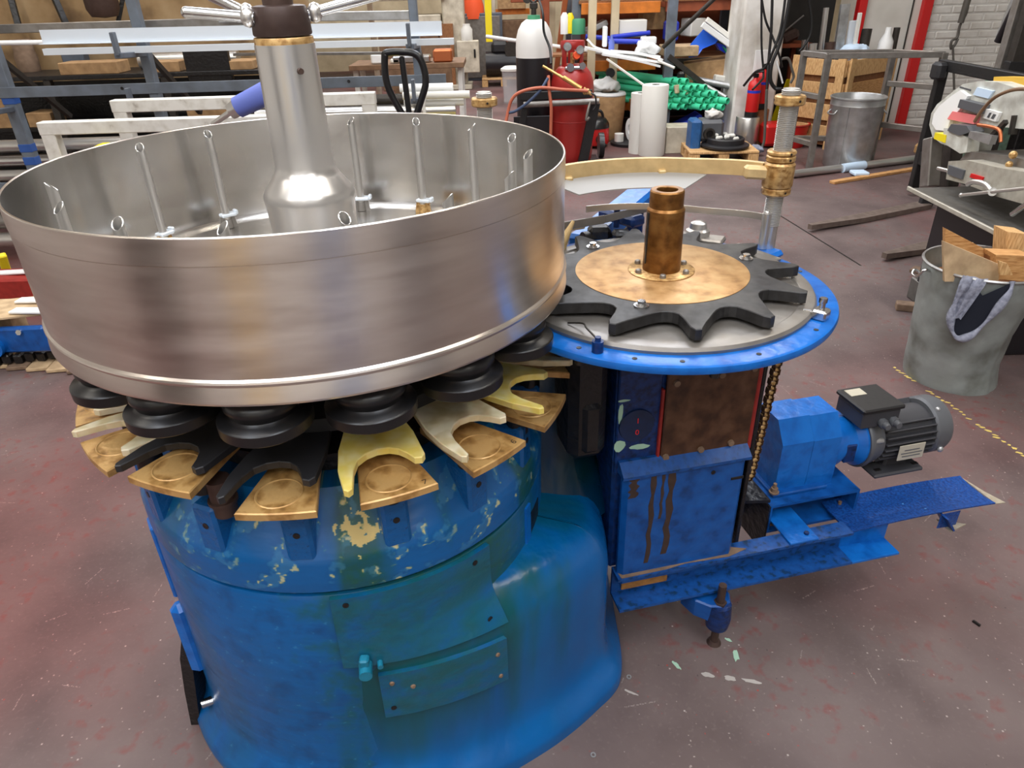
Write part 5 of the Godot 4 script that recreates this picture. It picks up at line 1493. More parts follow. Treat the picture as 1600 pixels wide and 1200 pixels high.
# ---------------------------------------------------------------- gas bottles on their trolley
func gas_trolley():
	var b = thing("oxygen_bottle", "tall black gas bottle with a white shoulder and green valve collar", "gas bottle", Vector3(0.3, 0.03, -7.25))
	obj("body", mb().lathe([Vector2(0.0, 0.0), Vector2(0.165, 0.0), Vector2(0.17, 0.02), Vector2(0.17, 0.94)], 40), "gas_black", b)
	obj("shoulder", mb().lathe([Vector2(0.17, 0.94), Vector2(0.17, 1.02), Vector2(0.165, 1.1), Vector2(0.145, 1.17), Vector2(0.112, 1.225), Vector2(0.075, 1.25), Vector2(0.0, 1.255)], 40), "gas_white", b)
	obj("collar", mb().lathe([Vector2(0.06, 1.245), Vector2(0.055, 1.285), Vector2(0.0, 1.29)], 24), "gas_green", b)
	obj("valve", mb().cyl(Vector3(0, 1.28, 0), Vector3(0, 1.38, 0), 0.025, 0.02, 12).box(Vector3(0, 1.36, 0), Vector3(0.07, 0.05, 0.05), 0.008), "dark_steel", b)
	for q in [[-0.06, 1.42], [0.07, 1.44]]:
		obj("gauge", mb().cyl(Vector3(q[0], q[1], 0.02), Vector3(q[0], q[1], 0.06), 0.04, 0.04, 20).cyl(Vector3(q[0], q[1], 0.0), Vector3(0, 1.38, 0), 0.01), "dark_steel", b)
	var p = thing("propane_bottle", "red propane bottle with a round red guard and orange valve cap", "gas bottle", Vector3(0.65, 0.03, -7.2))
	obj("body", mb().lathe([Vector2(0.0, 0.0), Vector2(0.18, 0.0), Vector2(0.2, 0.03), Vector2(0.205, 0.1), Vector2(0.205, 0.66), Vector2(0.2, 0.73), Vector2(0.175, 0.8), Vector2(0.13, 0.85), Vector2(0.07, 0.875), Vector2(0.0, 0.88)], 44), "gas_red", p)
	obj("weld_seam", mb().lathe([Vector2(0.2055, 0.38), Vector2(0.208, 0.385), Vector2(0.2055, 0.39)], 44), "gas_red", p)
	for a in [0.35, 2.2, 4.4]:
		obj("guard_leg", shell(rad_to_deg(a), rad_to_deg(a) + 34, 0.1, 0.84, 1.03, 0.006, 6), "gas_red", p)
	obj("guard_ring", mb().lathe([Vector2(0.104, 1.0), Vector2(0.112, 1.01), Vector2(0.114, 1.05), Vector2(0.108, 1.07), Vector2(0.1, 1.06), Vector2(0.1, 1.01), Vector2(0.104, 1.0)], 32), "gas_red", p)
	obj("valve", mb().cyl(Vector3(0, 0.87, 0), Vector3(0, 0.97, 0), 0.022, 0.018, 12).box(Vector3(0.02, 0.93, 0.03), Vector3(0.06, 0.04, 0.05), 0.006), "brass", p)
	obj("valve_cap", mb().cyl(Vector3(0.03, 0.95, 0.05), Vector3(0.035, 0.955, 0.1), 0.034, 0.03, 16), "hi_vis", p)
	obj("regulator", mb().cyl(Vector3(-0.03, 0.86, 0.12), Vector3(-0.03, 0.86, 0.17), 0.035, 0.035, 18).box(Vector3(0.0, 0.85, 0.13), Vector3(0.16, 0.035, 0.04), 0.01).cyl(Vector3(0.08, 0.87, 0.12), Vector3(0.08, 0.87, 0.16), 0.03, 0.03, 18), "bright_steel", p)
	for q in [[-0.055, 1.03], [0.06, 1.0]]:
		var gd = obj("gauge", mb().cyl(Vector3(q[0], q[1], 0.085), Vector3(q[0], q[1], 0.115), 0.037, 0.037, 20), "bright_steel", p)
		obj("gauge_face", mb().cyl(Vector3(q[0], q[1], 0.115), Vector3(q[0], q[1], 0.117), 0.031, 0.031, 20), "zinc", gd)
	var t = thing("bottle_trolley", "black steel trolley carrying both gas bottles, bright bar across its front", "trolley")
	obj("base", mb().box(Vector3(0.5, 0.02, -7.2), Vector3(0.85, 0.02, 0.5), 0.004), "black_paint", t)
	obj("cross_bar", mb().cyl(Vector3(0.182, 0.61, -6.85), Vector3(0.865, 0.623, -6.85), 0.026, 0.026, 16), "grey_steel", t)
	obj("upper_plate", mb().bar(Vector3(0.151, 0.673, -6.95), Vector3(0.811, 0.676, -6.95), 0.05, 0.07, 0.004), "black_paint", t)
	obj("side_rail", mb().bar(Vector3(0.837, 0.606, -6.9), Vector3(0.72, 0.0, -6.9), 0.05, 0.09, 0.005, Vector3(1, 0, 0)), "black_paint", t)
	obj("side_rail", mb().bar(Vector3(0.195, 0.591, -6.9), Vector3(0.1, 0.0, -6.9), 0.05, 0.06, 0.005, Vector3(1, 0, 0)), "black_paint", t)
	obj("front_panel", mb().box(Vector3(0.26, 0.25, -6.93), Vector3(0.34, 0.5, 0.02), 0.004), "gas_black", t)
	for x in [0.05, 0.95]: obj("wheel", mb().cyl(Vector3(x, 0.12, -7.45), Vector3(x + 0.05, 0.12, -7.45), 0.12, 0.12, 24), "black_rubber", t)
	var tr = thing("welding_torch", "brass coloured welding torch laid across the trolley before the red bottle", "torch")
	obj("tube", mb().cyl(Vector3(0.357, 0.929, -6.85), Vector3(0.558, 0.819, -6.8), 0.012, 0.012, 10), "gold_torch", tr)
	obj("handle", mb().cyl(Vector3(0.535, 0.836, -6.8), Vector3(0.694, 0.744, -6.78), 0.02, 0.019, 12), "gold_torch", tr)
	obj("valves", mb().box(Vector3(0.74, 0.716, -6.78), Vector3(0.06, 0.05, 0.05), 0.01).cyl(Vector3(0.716, 0.744, -6.78), Vector3(0.79, 0.691, -6.76), 0.015, 0.015, 10), "brass", tr)
	obj("hook", mb().tube(smooth([Vector3(0.772, 0.707, -6.76), Vector3(0.816, 0.682, -6.74), Vector3(0.824, 0.602, -6.74), Vector3(0.802, 0.565, -6.74)], 5), 0.008), "black_paint", tr)
	simple("orange_hose", mb().tube(smooth([Vector3(0.747, 0.727, -6.74), Vector3(0.53, 0.746, -6.72), Vector3(0.333, 0.767, -6.72), Vector3(0.164, 0.738, -6.74), Vector3(0.078, 0.674, -6.76), Vector3(0.034, 0.551, -6.76), Vector3(-0.007, 0.355, -6.72), Vector3(-0.013, 0.162, -6.7)], 5), 0.014, 8), "hose_orange", "orange rubber hose looping left across the trolley", "hose")
	simple("orange_hose", mb().tube(smooth([Vector3(0.404, 0.857, -6.78), Vector3(0.407, 0.747, -6.74), Vector3(0.423, 0.616, -6.72), Vector3(0.423, 0.481, -6.72), Vector3(0.417, 0.287, -6.72)], 5), 0.014, 8), "hose_orange", "orange rubber hose hanging straight down before the red bottle", "hose")
	simple("blue_hose", mb().tube(smooth([Vector3(0.397, 0.839, -6.76), Vector3(0.333, 0.75, -6.73), Vector3(0.219, 0.646, -6.74), Vector3(0.11, 0.576, -6.76), Vector3(0.046, 0.562, -6.76)], 5), 0.013, 8), "hose_blue", "dark blue hose crossing the black front of the trolley", "hose")
	simple("black_hose", mb().tube(smooth([Vector3(0.34, 1.45, -7.18), Vector3(0.368, 1.34, -7), Vector3(0.378, 1.189, -7), Vector3(0.426, 1.063, -6.95), Vector3(0.431, 0.943, -6.85)], 5), 0.011, 8), "cable_black", "thin black hose running down over the white bottle shoulder", "hose")
	simple("hook_strap", mb().tube(smooth([Vector3(0.779, 0.622, -6.8), Vector3(0.756, 0.544, -6.78), Vector3(0.746, 0.473, -6.78), Vector3(0.774, 0.499, -6.78)], 4), 0.012, 8), "grey_steel", "grey steel hook hanging at the right end of the trolley bar", "hook")

# ---------------------------------------------------------------- orange racking with plastic stock
func racking():
	var r = thing("orange_racking", "tall storage racking with orange beams and grey uprights at mid distance", "racking")
	for q in [[0.84, -8.9], [1.77, -8.25], [2.72, -8.75], [0.84, -9.7], [1.77, -9.7], [2.72, -9.7]]:
		obj("upright", mb().box(Vector3(q[0], 1.4, q[1]), Vector3(0.1, 2.8, 0.07), 0.004), "rack_blue_grey", r)
	for q in [[0.84, 1.3, -8.75], [0.84, 0.3, -8.75], [1.77, 1.3, -8.8], [1.77, 0.72, -8.8], [1.77, 0.26, -8.8], [0.84, 0.72, -8.8]]:
		obj("beam", mb().box(Vector3(q[0] + 0.47, q[1], q[2]), Vector3(0.86, 0.11, 0.05), 0.004), "orange_paint" if q[0] < 1 else "deep_orange" if q[1] > 1 else "dark_steel", r)
	obj("beam", mb().bar(Vector3(1.418, 0.33, -9.264), Vector3(1.489, 0.33, -7.754), 0.05, 0.13, 0.004), "orange_paint", r)
	for q in [[1.31, 1.36, -9.2, 0.9], [2.25, 1.36, -9.2, 0.9], [1.31, 0.76, -9.25, 0.9], [2.25, 0.75, -9.25, 0.9], [1.31, 0.33, -9.25, 0.9], [2.25, 0.3, -9.25, 0.9]]:
		obj("shelf_board", mb().box(Vector3(q[0], q[1], q[2]), Vector3(q[3], 0.03, 0.9), 0.003), "dark_wood", r)
	obj("back_panel", mb().box(Vector3(1.78, 1.2, -9.8), Vector3(1.95, 2.4, 0.03)), "deep_orange", r)
	obj("back_panel", mb().box(Vector3(1.78, 0.25, -9.78), Vector3(1.95, 0.5, 0.03)), "oily_black", r)
	for q in [[Vector3(1.757, 0.852, -8.2), Vector3(2.498, 0.323, -8.2)], [Vector3(1.84, 0.289, -8.7), Vector3(2.614, 0.246, -8.7)]]:
		obj("brace", mb().bar(q[0], q[1], 0.03, 0.055, 0.003), "dark_steel", r)
	var k = 0
	for x in [922, 950]:
		simple("pale_post", mb().box(Vector3(0.98 + 0.25 * k, 0.9, -8.55 - 0.05 * k), Vector3(0.085, 1.8, 0.06), 0.004), "cream_wall", ["left pale wooden post before the orange shelf", "right pale wooden post before the orange shelf"][k], "post")
		k += 1
	# goods on the upper shelf
	k = 0
	for q in [[0.98, 0.22, 0.16, "light_card"], [1.2, 0.2, 0.13, "off_white"], [1.42, 0.2, 0.17, "light_card"], [1.62, 0.16, 0.14, "grey_paint"], [1.95, 0.16, 0.1, "off_white"], [2.15, 0.2, 0.12, "zinc"], [2.4, 0.2, 0.1, "off_white"]]:
		simple("stock_box", vbox(Vector3(q[0], 1.376, -8.95), Vector3(q[1], q[2], 0.3), 0.006), q[3], ["leftmost tan box on the racking's top shelf", "low white box second from left on the top shelf", "tall tan box in the middle of the top shelf", "grey box beside the front grey upright on top shelf", "white box first right of the grey upright, top shelf", "metal box in the middle of the right top shelf", "white box at the right end of the top shelf"][k], "box", "boxes on the racking's top shelf")
		k += 1
	# middle shelf, left bay
	simple("grey_tray", mb().box(Vector3(1.055, 1.113, -8.9), Vector3(0.26, 0.06, 0.3), 0.01, Basis(Vector3.FORWARD, -0.4)), "zinc", "tilted grey tray behind the pale wooden posts", "tray")
	simple("white_carton", vbox(Vector3(1.431, 1.015, -8.75), Vector3(0.3, 0.17, 0.3), 0.006), "off_white", "white carton on the racking's middle shelf", "carton")
	simple("tan_carton", vbox(Vector3(1.72, 1.065, -9.1), Vector3(0.26, 0.22, 0.3), 0.006), "cardboard", "tan carton behind the front grey upright", "carton")
	simple("blue_rod", mb().cyl(Vector3(0.918, 1.039, -8.6), Vector3(1.2, 1.011, -8.62), 0.024, 0.024, 12), "blue_plastic", "dark blue plastic rod at left between the pale posts", "rod")
	simple("blue_rod", mb().cyl(Vector3(1.19, 1.028, -8.55), Vector3(1.618, 1.056, -8.62), 0.024, 0.024, 12), "blue_plastic", "blue plastic rod slanting up under the white carton", "rod")
	simple("blue_rod", mb().cyl(Vector3(1.15, 0.995, -8.5), Vector3(1.532, 0.978, -8.5), 0.026, 0.026, 12), "blue_plastic", "lowest blue plastic rod on the middle shelf", "rod")
	simple("white_block", mb().box(Vector3(1.101, 1.046, -8.4), Vector3(0.05, 0.2, 0.06), 0.01), "white_plastic", "small upright white block beside the right pale post", "block")
	simple("white_block", mb().box(Vector3(1.568, 0.997, -8.4), Vector3(0.16, 0.07, 0.1), 0.01), "white_plastic", "flat white block beside the front grey upright", "block")
	simple("crumpled_wrap", wobble(mb().ball(Vector3.ZERO, 0.12, 20, Vector3(1.0, 0.5, 0.7)).done(), 7, 0.06, 9.0), "white_plastic", "crumpled white plastic wrap on the sheets", "wrap").position = Vector3(1.543, 0.92, -8.35)
	simple("blue_bottle", mb().lathe([Vector2(0, 0), Vector2(0.03, 0), Vector2(0.032, 0.1), Vector2(0.012, 0.14), Vector2(0.012, 0.17), Vector2(0, 0.17)], 14), "foam_blue", "small pale blue spray bottle on the white sheets", "bottle").position = Vector3(1.162, 0.898, -8.3)
	k = 0
	for q in 4:
		simple("white_sheet", mb().sweep(smooth([[Vector3(0.805, 0.98, -8.15), Vector3(1.242, 0.883, -8.15), Vector3(1.663, 0.804, -8.15)], [Vector3(0.907, 1.028, -8.3), Vector3(1.072, 0.925, -8.3), Vector3(1.676, 0.846, -8.3)], [Vector3(1.034, 0.905, -8.1), Vector3(1.37, 0.841, -8.1), Vector3(1.642, 0.773, -8.1)], [Vector3(1.147, 0.919, -8.2), Vector3(1.451, 0.886, -8.2), Vector3(1.685, 0.824, -8.2)]][k], 5), rect(0.14, 0.02)), "white_plastic", ["long white plastic strip bent over the shelf edge", "white plastic strip rising to the left at back", "lowest white plastic strip of the bent bundle", "short white plastic strip atop the bent bundle"][k], "plastic strip", "white plastic strips on the racking")
		k += 1
	simple("thin_white_tube", mb().cyl(Vector3(1.615, 0.827, -8.05), Vector3(1.772, 0.765, -7.95), 0.014, 0.014, 12), "off_white", "thin pale tube end sticking out past the grey upright", "tube")
	simple("pale_lath", mb().bar(Vector3(1.083, 0.86, -8.05), Vector3(1.497, 0.589, -7.75), 0.02, 0.02, 0.003), "off_white", "thin pale lath slanting down across the green tubes", "lath")
	# bottles behind the propane guard
	simple("spray_can", mb().lathe([Vector2(0, 0), Vector2(0.04, 0), Vector2(0.04, 0.16), Vector2(0.02, 0.2), Vector2(0, 0.2)], 16), "safety_yellow", "yellow spray can on the shelf behind the red bottle", "spray can").position = Vector3(0.758, 1.069, -8.7)
	simple("spray_can", mb().lathe([Vector2(0, 0), Vector2(0.045, 0), Vector2(0.045, 0.17), Vector2(0.02, 0.21), Vector2(0, 0.21)], 16), "white_plastic", "white spray can left of the yellow one on the shelf", "spray can").position = Vector3(0.695, 1.064, -8.7)
	simple("green_jar", mb().lathe([Vector2(0, 0), Vector2(0.08, 0), Vector2(0.08, 0.13), Vector2(0.07, 0.15), Vector2(0, 0.15)], 16), "gas_green", "green jar beside the yellow spray can", "jar").position = Vector3(0.843, 1.06, -8.7)
	simple("shelf_ledge", mb().box(Vector3(0.72, 0.855, -8.75), Vector3(0.5, 0.03, 0.3), 0.004).box(Vector3(0.5, 0.42, -8.85), Vector3(0.05, 0.85, 0.05)), "dark_wood", "short wooden ledge carrying the spray cans", "ledge")
	simple("red_upright", mb().box(Vector3(0.52, 1.1, -9.4), Vector3(0.1, 2.2, 0.08), 0.005), "deep_orange", "rust red upright behind the propane bottle, left one", "upright")
	simple("red_upright", mb().bar(Vector3(0.66, 0.6, -9.5), Vector3(0.85, 2.0, -9.5), 0.09, 0.06, 0.005), "copper", "slanting orange brown strut right of the rust red upright", "strut")
	# green tubes: a bundle of open tubes
	var rng = RandomNumberGenerator.new()
	rng.seed = 21
	var n = 0
	var first = null
	for row in 5:
		for c in [8, 8, 7, 5, 3][row]:
			var e = Vector3(1.8 + 0.075 * c + 0.038 * (row % 2) + rng.randf_range(-0.006, 0.006), 0.365 + 0.062 * row, -8.12 + 0.04 * c * 0.5 + rng.randf_range(-0.035, 0.035))
			var d = Vector3(-0.6, 0.015, -0.8).normalized()
			var m = mb().pipe(Vector3.ZERO, d * 1.15, 0.033, 0.005, 14)
			var o = first.duplicate() if first else null
			if o == null:
				first = obj("green_tube", m, "green_tube")
				o = first
				tag(o, "open ended green plastic tube in the bundle on the racking's lower shelf", "tube", "bundle of green tubes")
			else:
				o.name = numbered("green_tube")
				add_child(o)
			o.set_meta("label", "green plastic tube end, %s from left in the %s row of the bundle" % [["first", "second", "third", "fourth", "fifth", "sixth", "seventh", "eighth"][c], ["lowest", "second lowest", "middle", "second highest", "highest"][row]])
			o.position = e
			n += 1
	simple("tube_plug", mb().cyl(Vector3(1.84, 0.58, -8.1), Vector3(1.854, 0.504, -8.1), 0.03, 0.026, 12), "ivory", "ivory plug among the green tube ends, upper one", "plug")
	simple("tube_plug", mb().cyl(Vector3(1.939, 0.533, -8.1), Vector3(1.964, 0.494, -8.1), 0.02, 0.02, 12), "ivory", "small ivory plug right of the larger one in green tubes", "plug")
	simple("end_plug", mb().cyl(Vector3(1.198, 0.671, -8.6), Vector3(1.191, 0.675, -8.5), 0.05, 0.05, 16), "black_rubber", "black round cap at the left end of the green tubes", "cap")
	simple("end_plug", mb().box(Vector3(1.902, 0.662, -8.2), Vector3(0.08, 0.08, 0.08), 0.02), "black_rubber", "black square cap above the green tube ends", "cap")
	# right bay
	var tp = [Vector3(2.178, 1.085, -8.5), Vector3(2.342, 0.975, -8.5), Vector3(2.305, 0.942, -8.45), Vector3(2.159, 0.899, -8.4), Vector3(2.099, 0.83, -8.35), Vector3(2.004, 0.82, -8.35), Vector3(1.999, 0.916, -8.4)]
	simple("blue_tarp", prism(tp, Vector3(0.05, 0.02, -0.12)), "blue_tarp", "bright blue plastic sheet draped over the right bay's shelf", "sheet")
	simple("blue_tarp", prism([Vector3(2.317, 0.95, -8.5), Vector3(2.404, 0.923, -8.5), Vector3(2.613, 0.807, -8.45), Vector3(2.547, 0.775, -8.4), Vector3(2.361, 0.877, -8.45)], Vector3(0.0, 0.0, -0.1)), "blue_plastic", "darker blue sheet fold under the white planks", "sheet")
	simple("teal_cloth", prism([Vector3(2.377, 0.918, -8.4), Vector3(2.499, 0.827, -8.4), Vector3(2.535, 0.755, -8.35), Vector3(2.515, 0.692, -8.35), Vector3(2.463, 0.719, -8.35), Vector3(2.445, 0.816, -8.4)], Vector3(0.0, 0.0, -0.06)), "teal_cloth", "green cloth hanging below the blue sheet", "cloth")
	simple("white_plank", mb().bar(Vector3(2.196, 1.176, -8.5), Vector3(2.494, 0.974, -8.45), 0.14, 0.05, 0.006), "off_white", "upper white plank leaning on the blue sheet", "plank")
	simple("white_plank", mb().bar(Vector3(2.128, 1.134, -8.4), Vector3(2.579, 0.842, -8.35), 0.05, 0.06, 0.006), "white_plastic", "long lower white plank leaning over the blue sheet", "plank")
	simple("pale_box", mb().box(Vector3(2.156, 1.083, -8.9), Vector3(0.2, 0.18, 0.2), 0.01, Basis(Vector3.UP, 0.4)), "off_white", "pale box behind the blue sheet", "box")
	simple("pale_shelf_tray", mb().box(Vector3(1.921, 0.886, -8.5), Vector3(0.36, 0.1, 0.35), 0.006), "light_card", "flat pale tray left of the blue sheet", "tray")
	simple("blue_bin", mb().box(Vector3(1.886, 1.058, -8.8), Vector3(0.14, 0.2, 0.2), 0.02), "blue_plastic", "blue plastic bin right behind the front grey upright", "bin")
	simple("dark_rod", mb().cyl(Vector3(1.679, 0.944, -8.15), Vector3(2.131, 1.415, -7.9), 0.022, 0.022, 12), "dark_steel", "dark steel rod leaning up to the right across the racking", "rod")
	simple("brown_carton", mb().box(Vector3(2.331, 0.662, -8.7), Vector3(0.56, 0.22, 0.5), 0.006, Basis(Vector3.UP, -0.2) * Basis(Vector3.FORWARD, -0.1)), "cardboard", "large brown carton under the blue sheet", "carton")
	simple("foam_block", mb().box(Vector3(2.433, 0.562, -8.5), Vector3(0.24, 0.12, 0.3), 0.01, Basis(Vector3.FORWARD, 0.15)), "off_white", "white foam block under the brown carton", "block")
	simple("grey_pipe", mb().pipe(Vector3(2.1, 0.596, -8.4), Vector3(2.546, 0.528, -8.1), 0.035, 0.006, 16), "zinc", "grey pipe end pointing right at the pillar", "pipe")
	simple("grey_pipe", mb().pipe(Vector3(2.014, 0.642, -8.35), Vector3(2.357, 0.458, -8), 0.02, 0.004, 14), "zinc", "thinner grey pipe beneath the foam block", "pipe")
	# on the floor under and before the racking
	simple("blue_case", mb().box(Vector3(2.028, 0.147, -8.3), Vector3(0.34, 0.12, 0.25), 0.02, Basis(Vector3.FORWARD, -0.45)), "blue_plastic", "tilted dark blue plastic case on the floor under the racking", "case")
	simple("blue_bag", wobble(mb().ball(Vector3.ZERO, 0.15, 20, Vector3(1.2, 0.75, 0.8)).done(), 3, 0.06, 8.0), "foam_blue", "pale blue bag slumped beside the blue case", "bag").position = Vector3(2.259, 0.11, -8.237)
	simple("cream_box", vbox(Vector3(1.775, 0, -7.628), Vector3(0.26, 0.26, 0.25), 0.006), "machine_cream", "cream box standing behind the white rolls", "box")
	simple("plastic_disc", mb().lathe([Vector2(0, 0), Vector2(0.07, 0), Vector2(0.06, 0.03), Vector2(0, 0.04)], 16), "blue_plastic", "small blue cap lying on the floor beside the white rolls", "cap").position = Vector3(1.743, 0, -7.664)
	simple("white_roll", mb().lathe([Vector2(0.04, 0), Vector2(0.13, 0), Vector2(0.133, 0.01), Vector2(0.13, 0.66), Vector2(0.125, 0.668), Vector2(0.04, 0.668)], 28), "off_white", "taller white plastic roll standing upright before the racking", "roll").position = Vector3(1.5, 0, -7.5)
	simple("white_roll", mb().lathe([Vector2(0.04, 0), Vector2(0.1, 0), Vector2(0.1, 0.58), Vector2(0.04, 0.58)], 28), "off_white", "shorter white plastic roll behind and left of the taller one", "roll").position = Vector3(1.385, 0, -7.62)
	var bn = thing("paper_bin", "brown paper sack bin with a white rim right of the red bottle", "bin", Vector3(1.17, 0, -8.35))
	obj("sack", wobble(mb().lathe([Vector2(0.0, 0.0), Vector2(0.13, 0.0), Vector2(0.145, 0.03), Vector2(0.165, 0.3), Vector2(0.175, 0.46), Vector2(0.17, 0.47), Vector2(0.0, 0.47)], 28).done(), 9, 0.012, 7.0), "cardboard", bn)
	obj("rim", mb().lathe([Vector2(0.1, 0.47), Vector2(0.175, 0.47), Vector2(0.18, 0.48), Vector2(0.17, 0.5), Vector2(0.1, 0.5)], 28), "white_plastic", bn)
	simple("white_heap", wobble(mb().ball(Vector3.ZERO, 0.13, 20, Vector3(1.2, 0.5, 0.8)).done(), 4, 0.06, 9.0), "white_plastic", "white plastic heap on the sack bin", "wrap").position = Vector3(1.13, 0.56, -8.4)
	var v = thing("vacuum_cleaner", "red drum vacuum cleaner with a black top beside the trolley", "vacuum cleaner", Vector3(0.97, 0, -8.0))
	obj("drum", mb().lathe([Vector2(0.0, 0.03), Vector2(0.15, 0.03), Vector2(0.16, 0.06), Vector2(0.155, 0.2), Vector2(0.0, 0.2)], 28), "vac_red", v)
	obj("top", mb().lathe([Vector2(0.16, 0.2), Vector2(0.155, 0.24), Vector2(0.12, 0.29), Vector2(0.06, 0.31), Vector2(0.0, 0.31)], 28), "black_plastic", v)
	obj("handle", mb().tube(smooth([Vector3(-0.09, 0.27, 0.02), Vector3(-0.06, 0.36, 0.02), Vector3(0.06, 0.36, 0.02), Vector3(0.09, 0.27, 0.02)], 5), 0.015), "black_plastic", v)
	obj("hose_socket", mb().cyl(Vector3(0.04, 0.1, 0.14), Vector3(0.045, 0.1, 0.185), 0.045, 0.04, 18), "dark_steel", v)
	obj("castor", mb().ball(Vector3(-0.1, 0.025, 0.1), 0.025, 10), "black_rubber", v)
	obj("castor", mb().ball(Vector3(0.1, 0.025, 0.1), 0.025, 10), "black_rubber", v)
	simple("round_lid", mb().lathe([Vector2(0, 0.0), Vector2(0.2, 0.0), Vector2(0.205, 0.03), Vector2(0.18, 0.045), Vector2(0, 0.045)], 32), "worn_black", "flat black round lid lying on the floor before the racking", "lid").position = Vector3(1.36, 0, -8.05)
	var rl = simple("tape_reel", mb().pipe(Vector3(-0.06, 0.12, 0), Vector3(0.06, 0.12, 0), 0.115, 0.06, 28), "white_plastic", "thick white tape reel standing on the black round lid", "reel")
	rl.position = Vector3(1.41, 0.042, -8.02)
	rl.rotation.y = 0.25
	simple("small_pot", mb().lathe([Vector2(0, 0), Vector2(0.05, 0), Vector2(0.05, 0.08), Vector2(0, 0.08)], 18), "off_white", "small white pot left of the tape reel", "pot").position = Vector3(1.24, 0.045, -8.0)
	# small pallet with machine parts
	pallet("small wooden pallet carrying machine parts before the pillar", Vector3(2.12, 0, -7.25), 0.66, 0.5, 0.11, -0.05)
	var hub = thing("flanged_hub", "black flanged hub heaped with white fittings on the small pallet", "machine part", Vector3(2.16, 0.11, -7.2))
	obj("flange", mb().lathe([Vector2(0, 0), Vector2(0.2, 0), Vector2(0.23, 0.02), Vector2(0.23, 0.035), Vector2(0.18, 0.045), Vector2(0.18, 0.09), Vector2(0.16, 0.1), Vector2(0.15, 0.07), Vector2(0, 0.07)], 36), "worn_black", hub)
	var rg = RandomNumberGenerator.new()
	rg.seed = 8
	for i in 9:
		var q = rg.randf() * TAU
		var rr = rg.randf() * 0.12
		simple("white_fitting", mb().box(Vector3(2.16 + cos(q) * rr, 0.205 + rg.randf() * 0.02, -7.2 + sin(q) * rr), Vector3(0.06, 0.035, 0.035), 0.012, Basis(Vector3.UP, rg.randf() * 3.0)), "off_white", "small white plastic fitting heaped on the black flanged hub", "fitting", "white fittings on the black hub")
	var gm = thing("gear_unit", "blue and grey gear unit with a bore standing on the small pallet", "gearbox", Vector3(1.93, 0.0, -7.35))
	obj("end_cover", mb().box(Vector3(-0.06, 0.2, 0.05), Vector3(0.1, 0.34, 0.22), 0.02), "deep_blue", gm)
	obj("housing", mb().box(Vector3(0.1, 0.26, 0.0), Vector3(0.24, 0.2, 0.22), 0.03), "motor_grey", gm)
	obj("bore", mb().pipe(Vector3(0.07, 0.24, 0.1), Vector3(0.07, 0.24, 0.15), 0.055, 0.02, 20), "dark_steel", gm)
	obj("bore_dark", mb().cyl(Vector3(0.07, 0.24, 0.1), Vector3(0.07, 0.24, 0.125), 0.036, 0.036, 16), "oily_black", gm)
	simple("grey_rag", wobble(mb().ball(Vector3.ZERO, 0.09, 18, Vector3(1.2, 0.5, 0.8)).done(), 6, 0.05, 11.0), "cloth_grey", "grey rag heap right of the flanged hub", "rag").position = Vector3(2.48, 0.05, -7.3)
	simple("white_wad", wobble(mb().ball(Vector3.ZERO, 0.07, 18, Vector3(1.2, 0.6, 0.8)).done(), 16, 0.05, 11.0), "off_white", "small pale wad lying on top of the gear unit", "wad").position = Vector3(2.06, 0.4, -7.35)

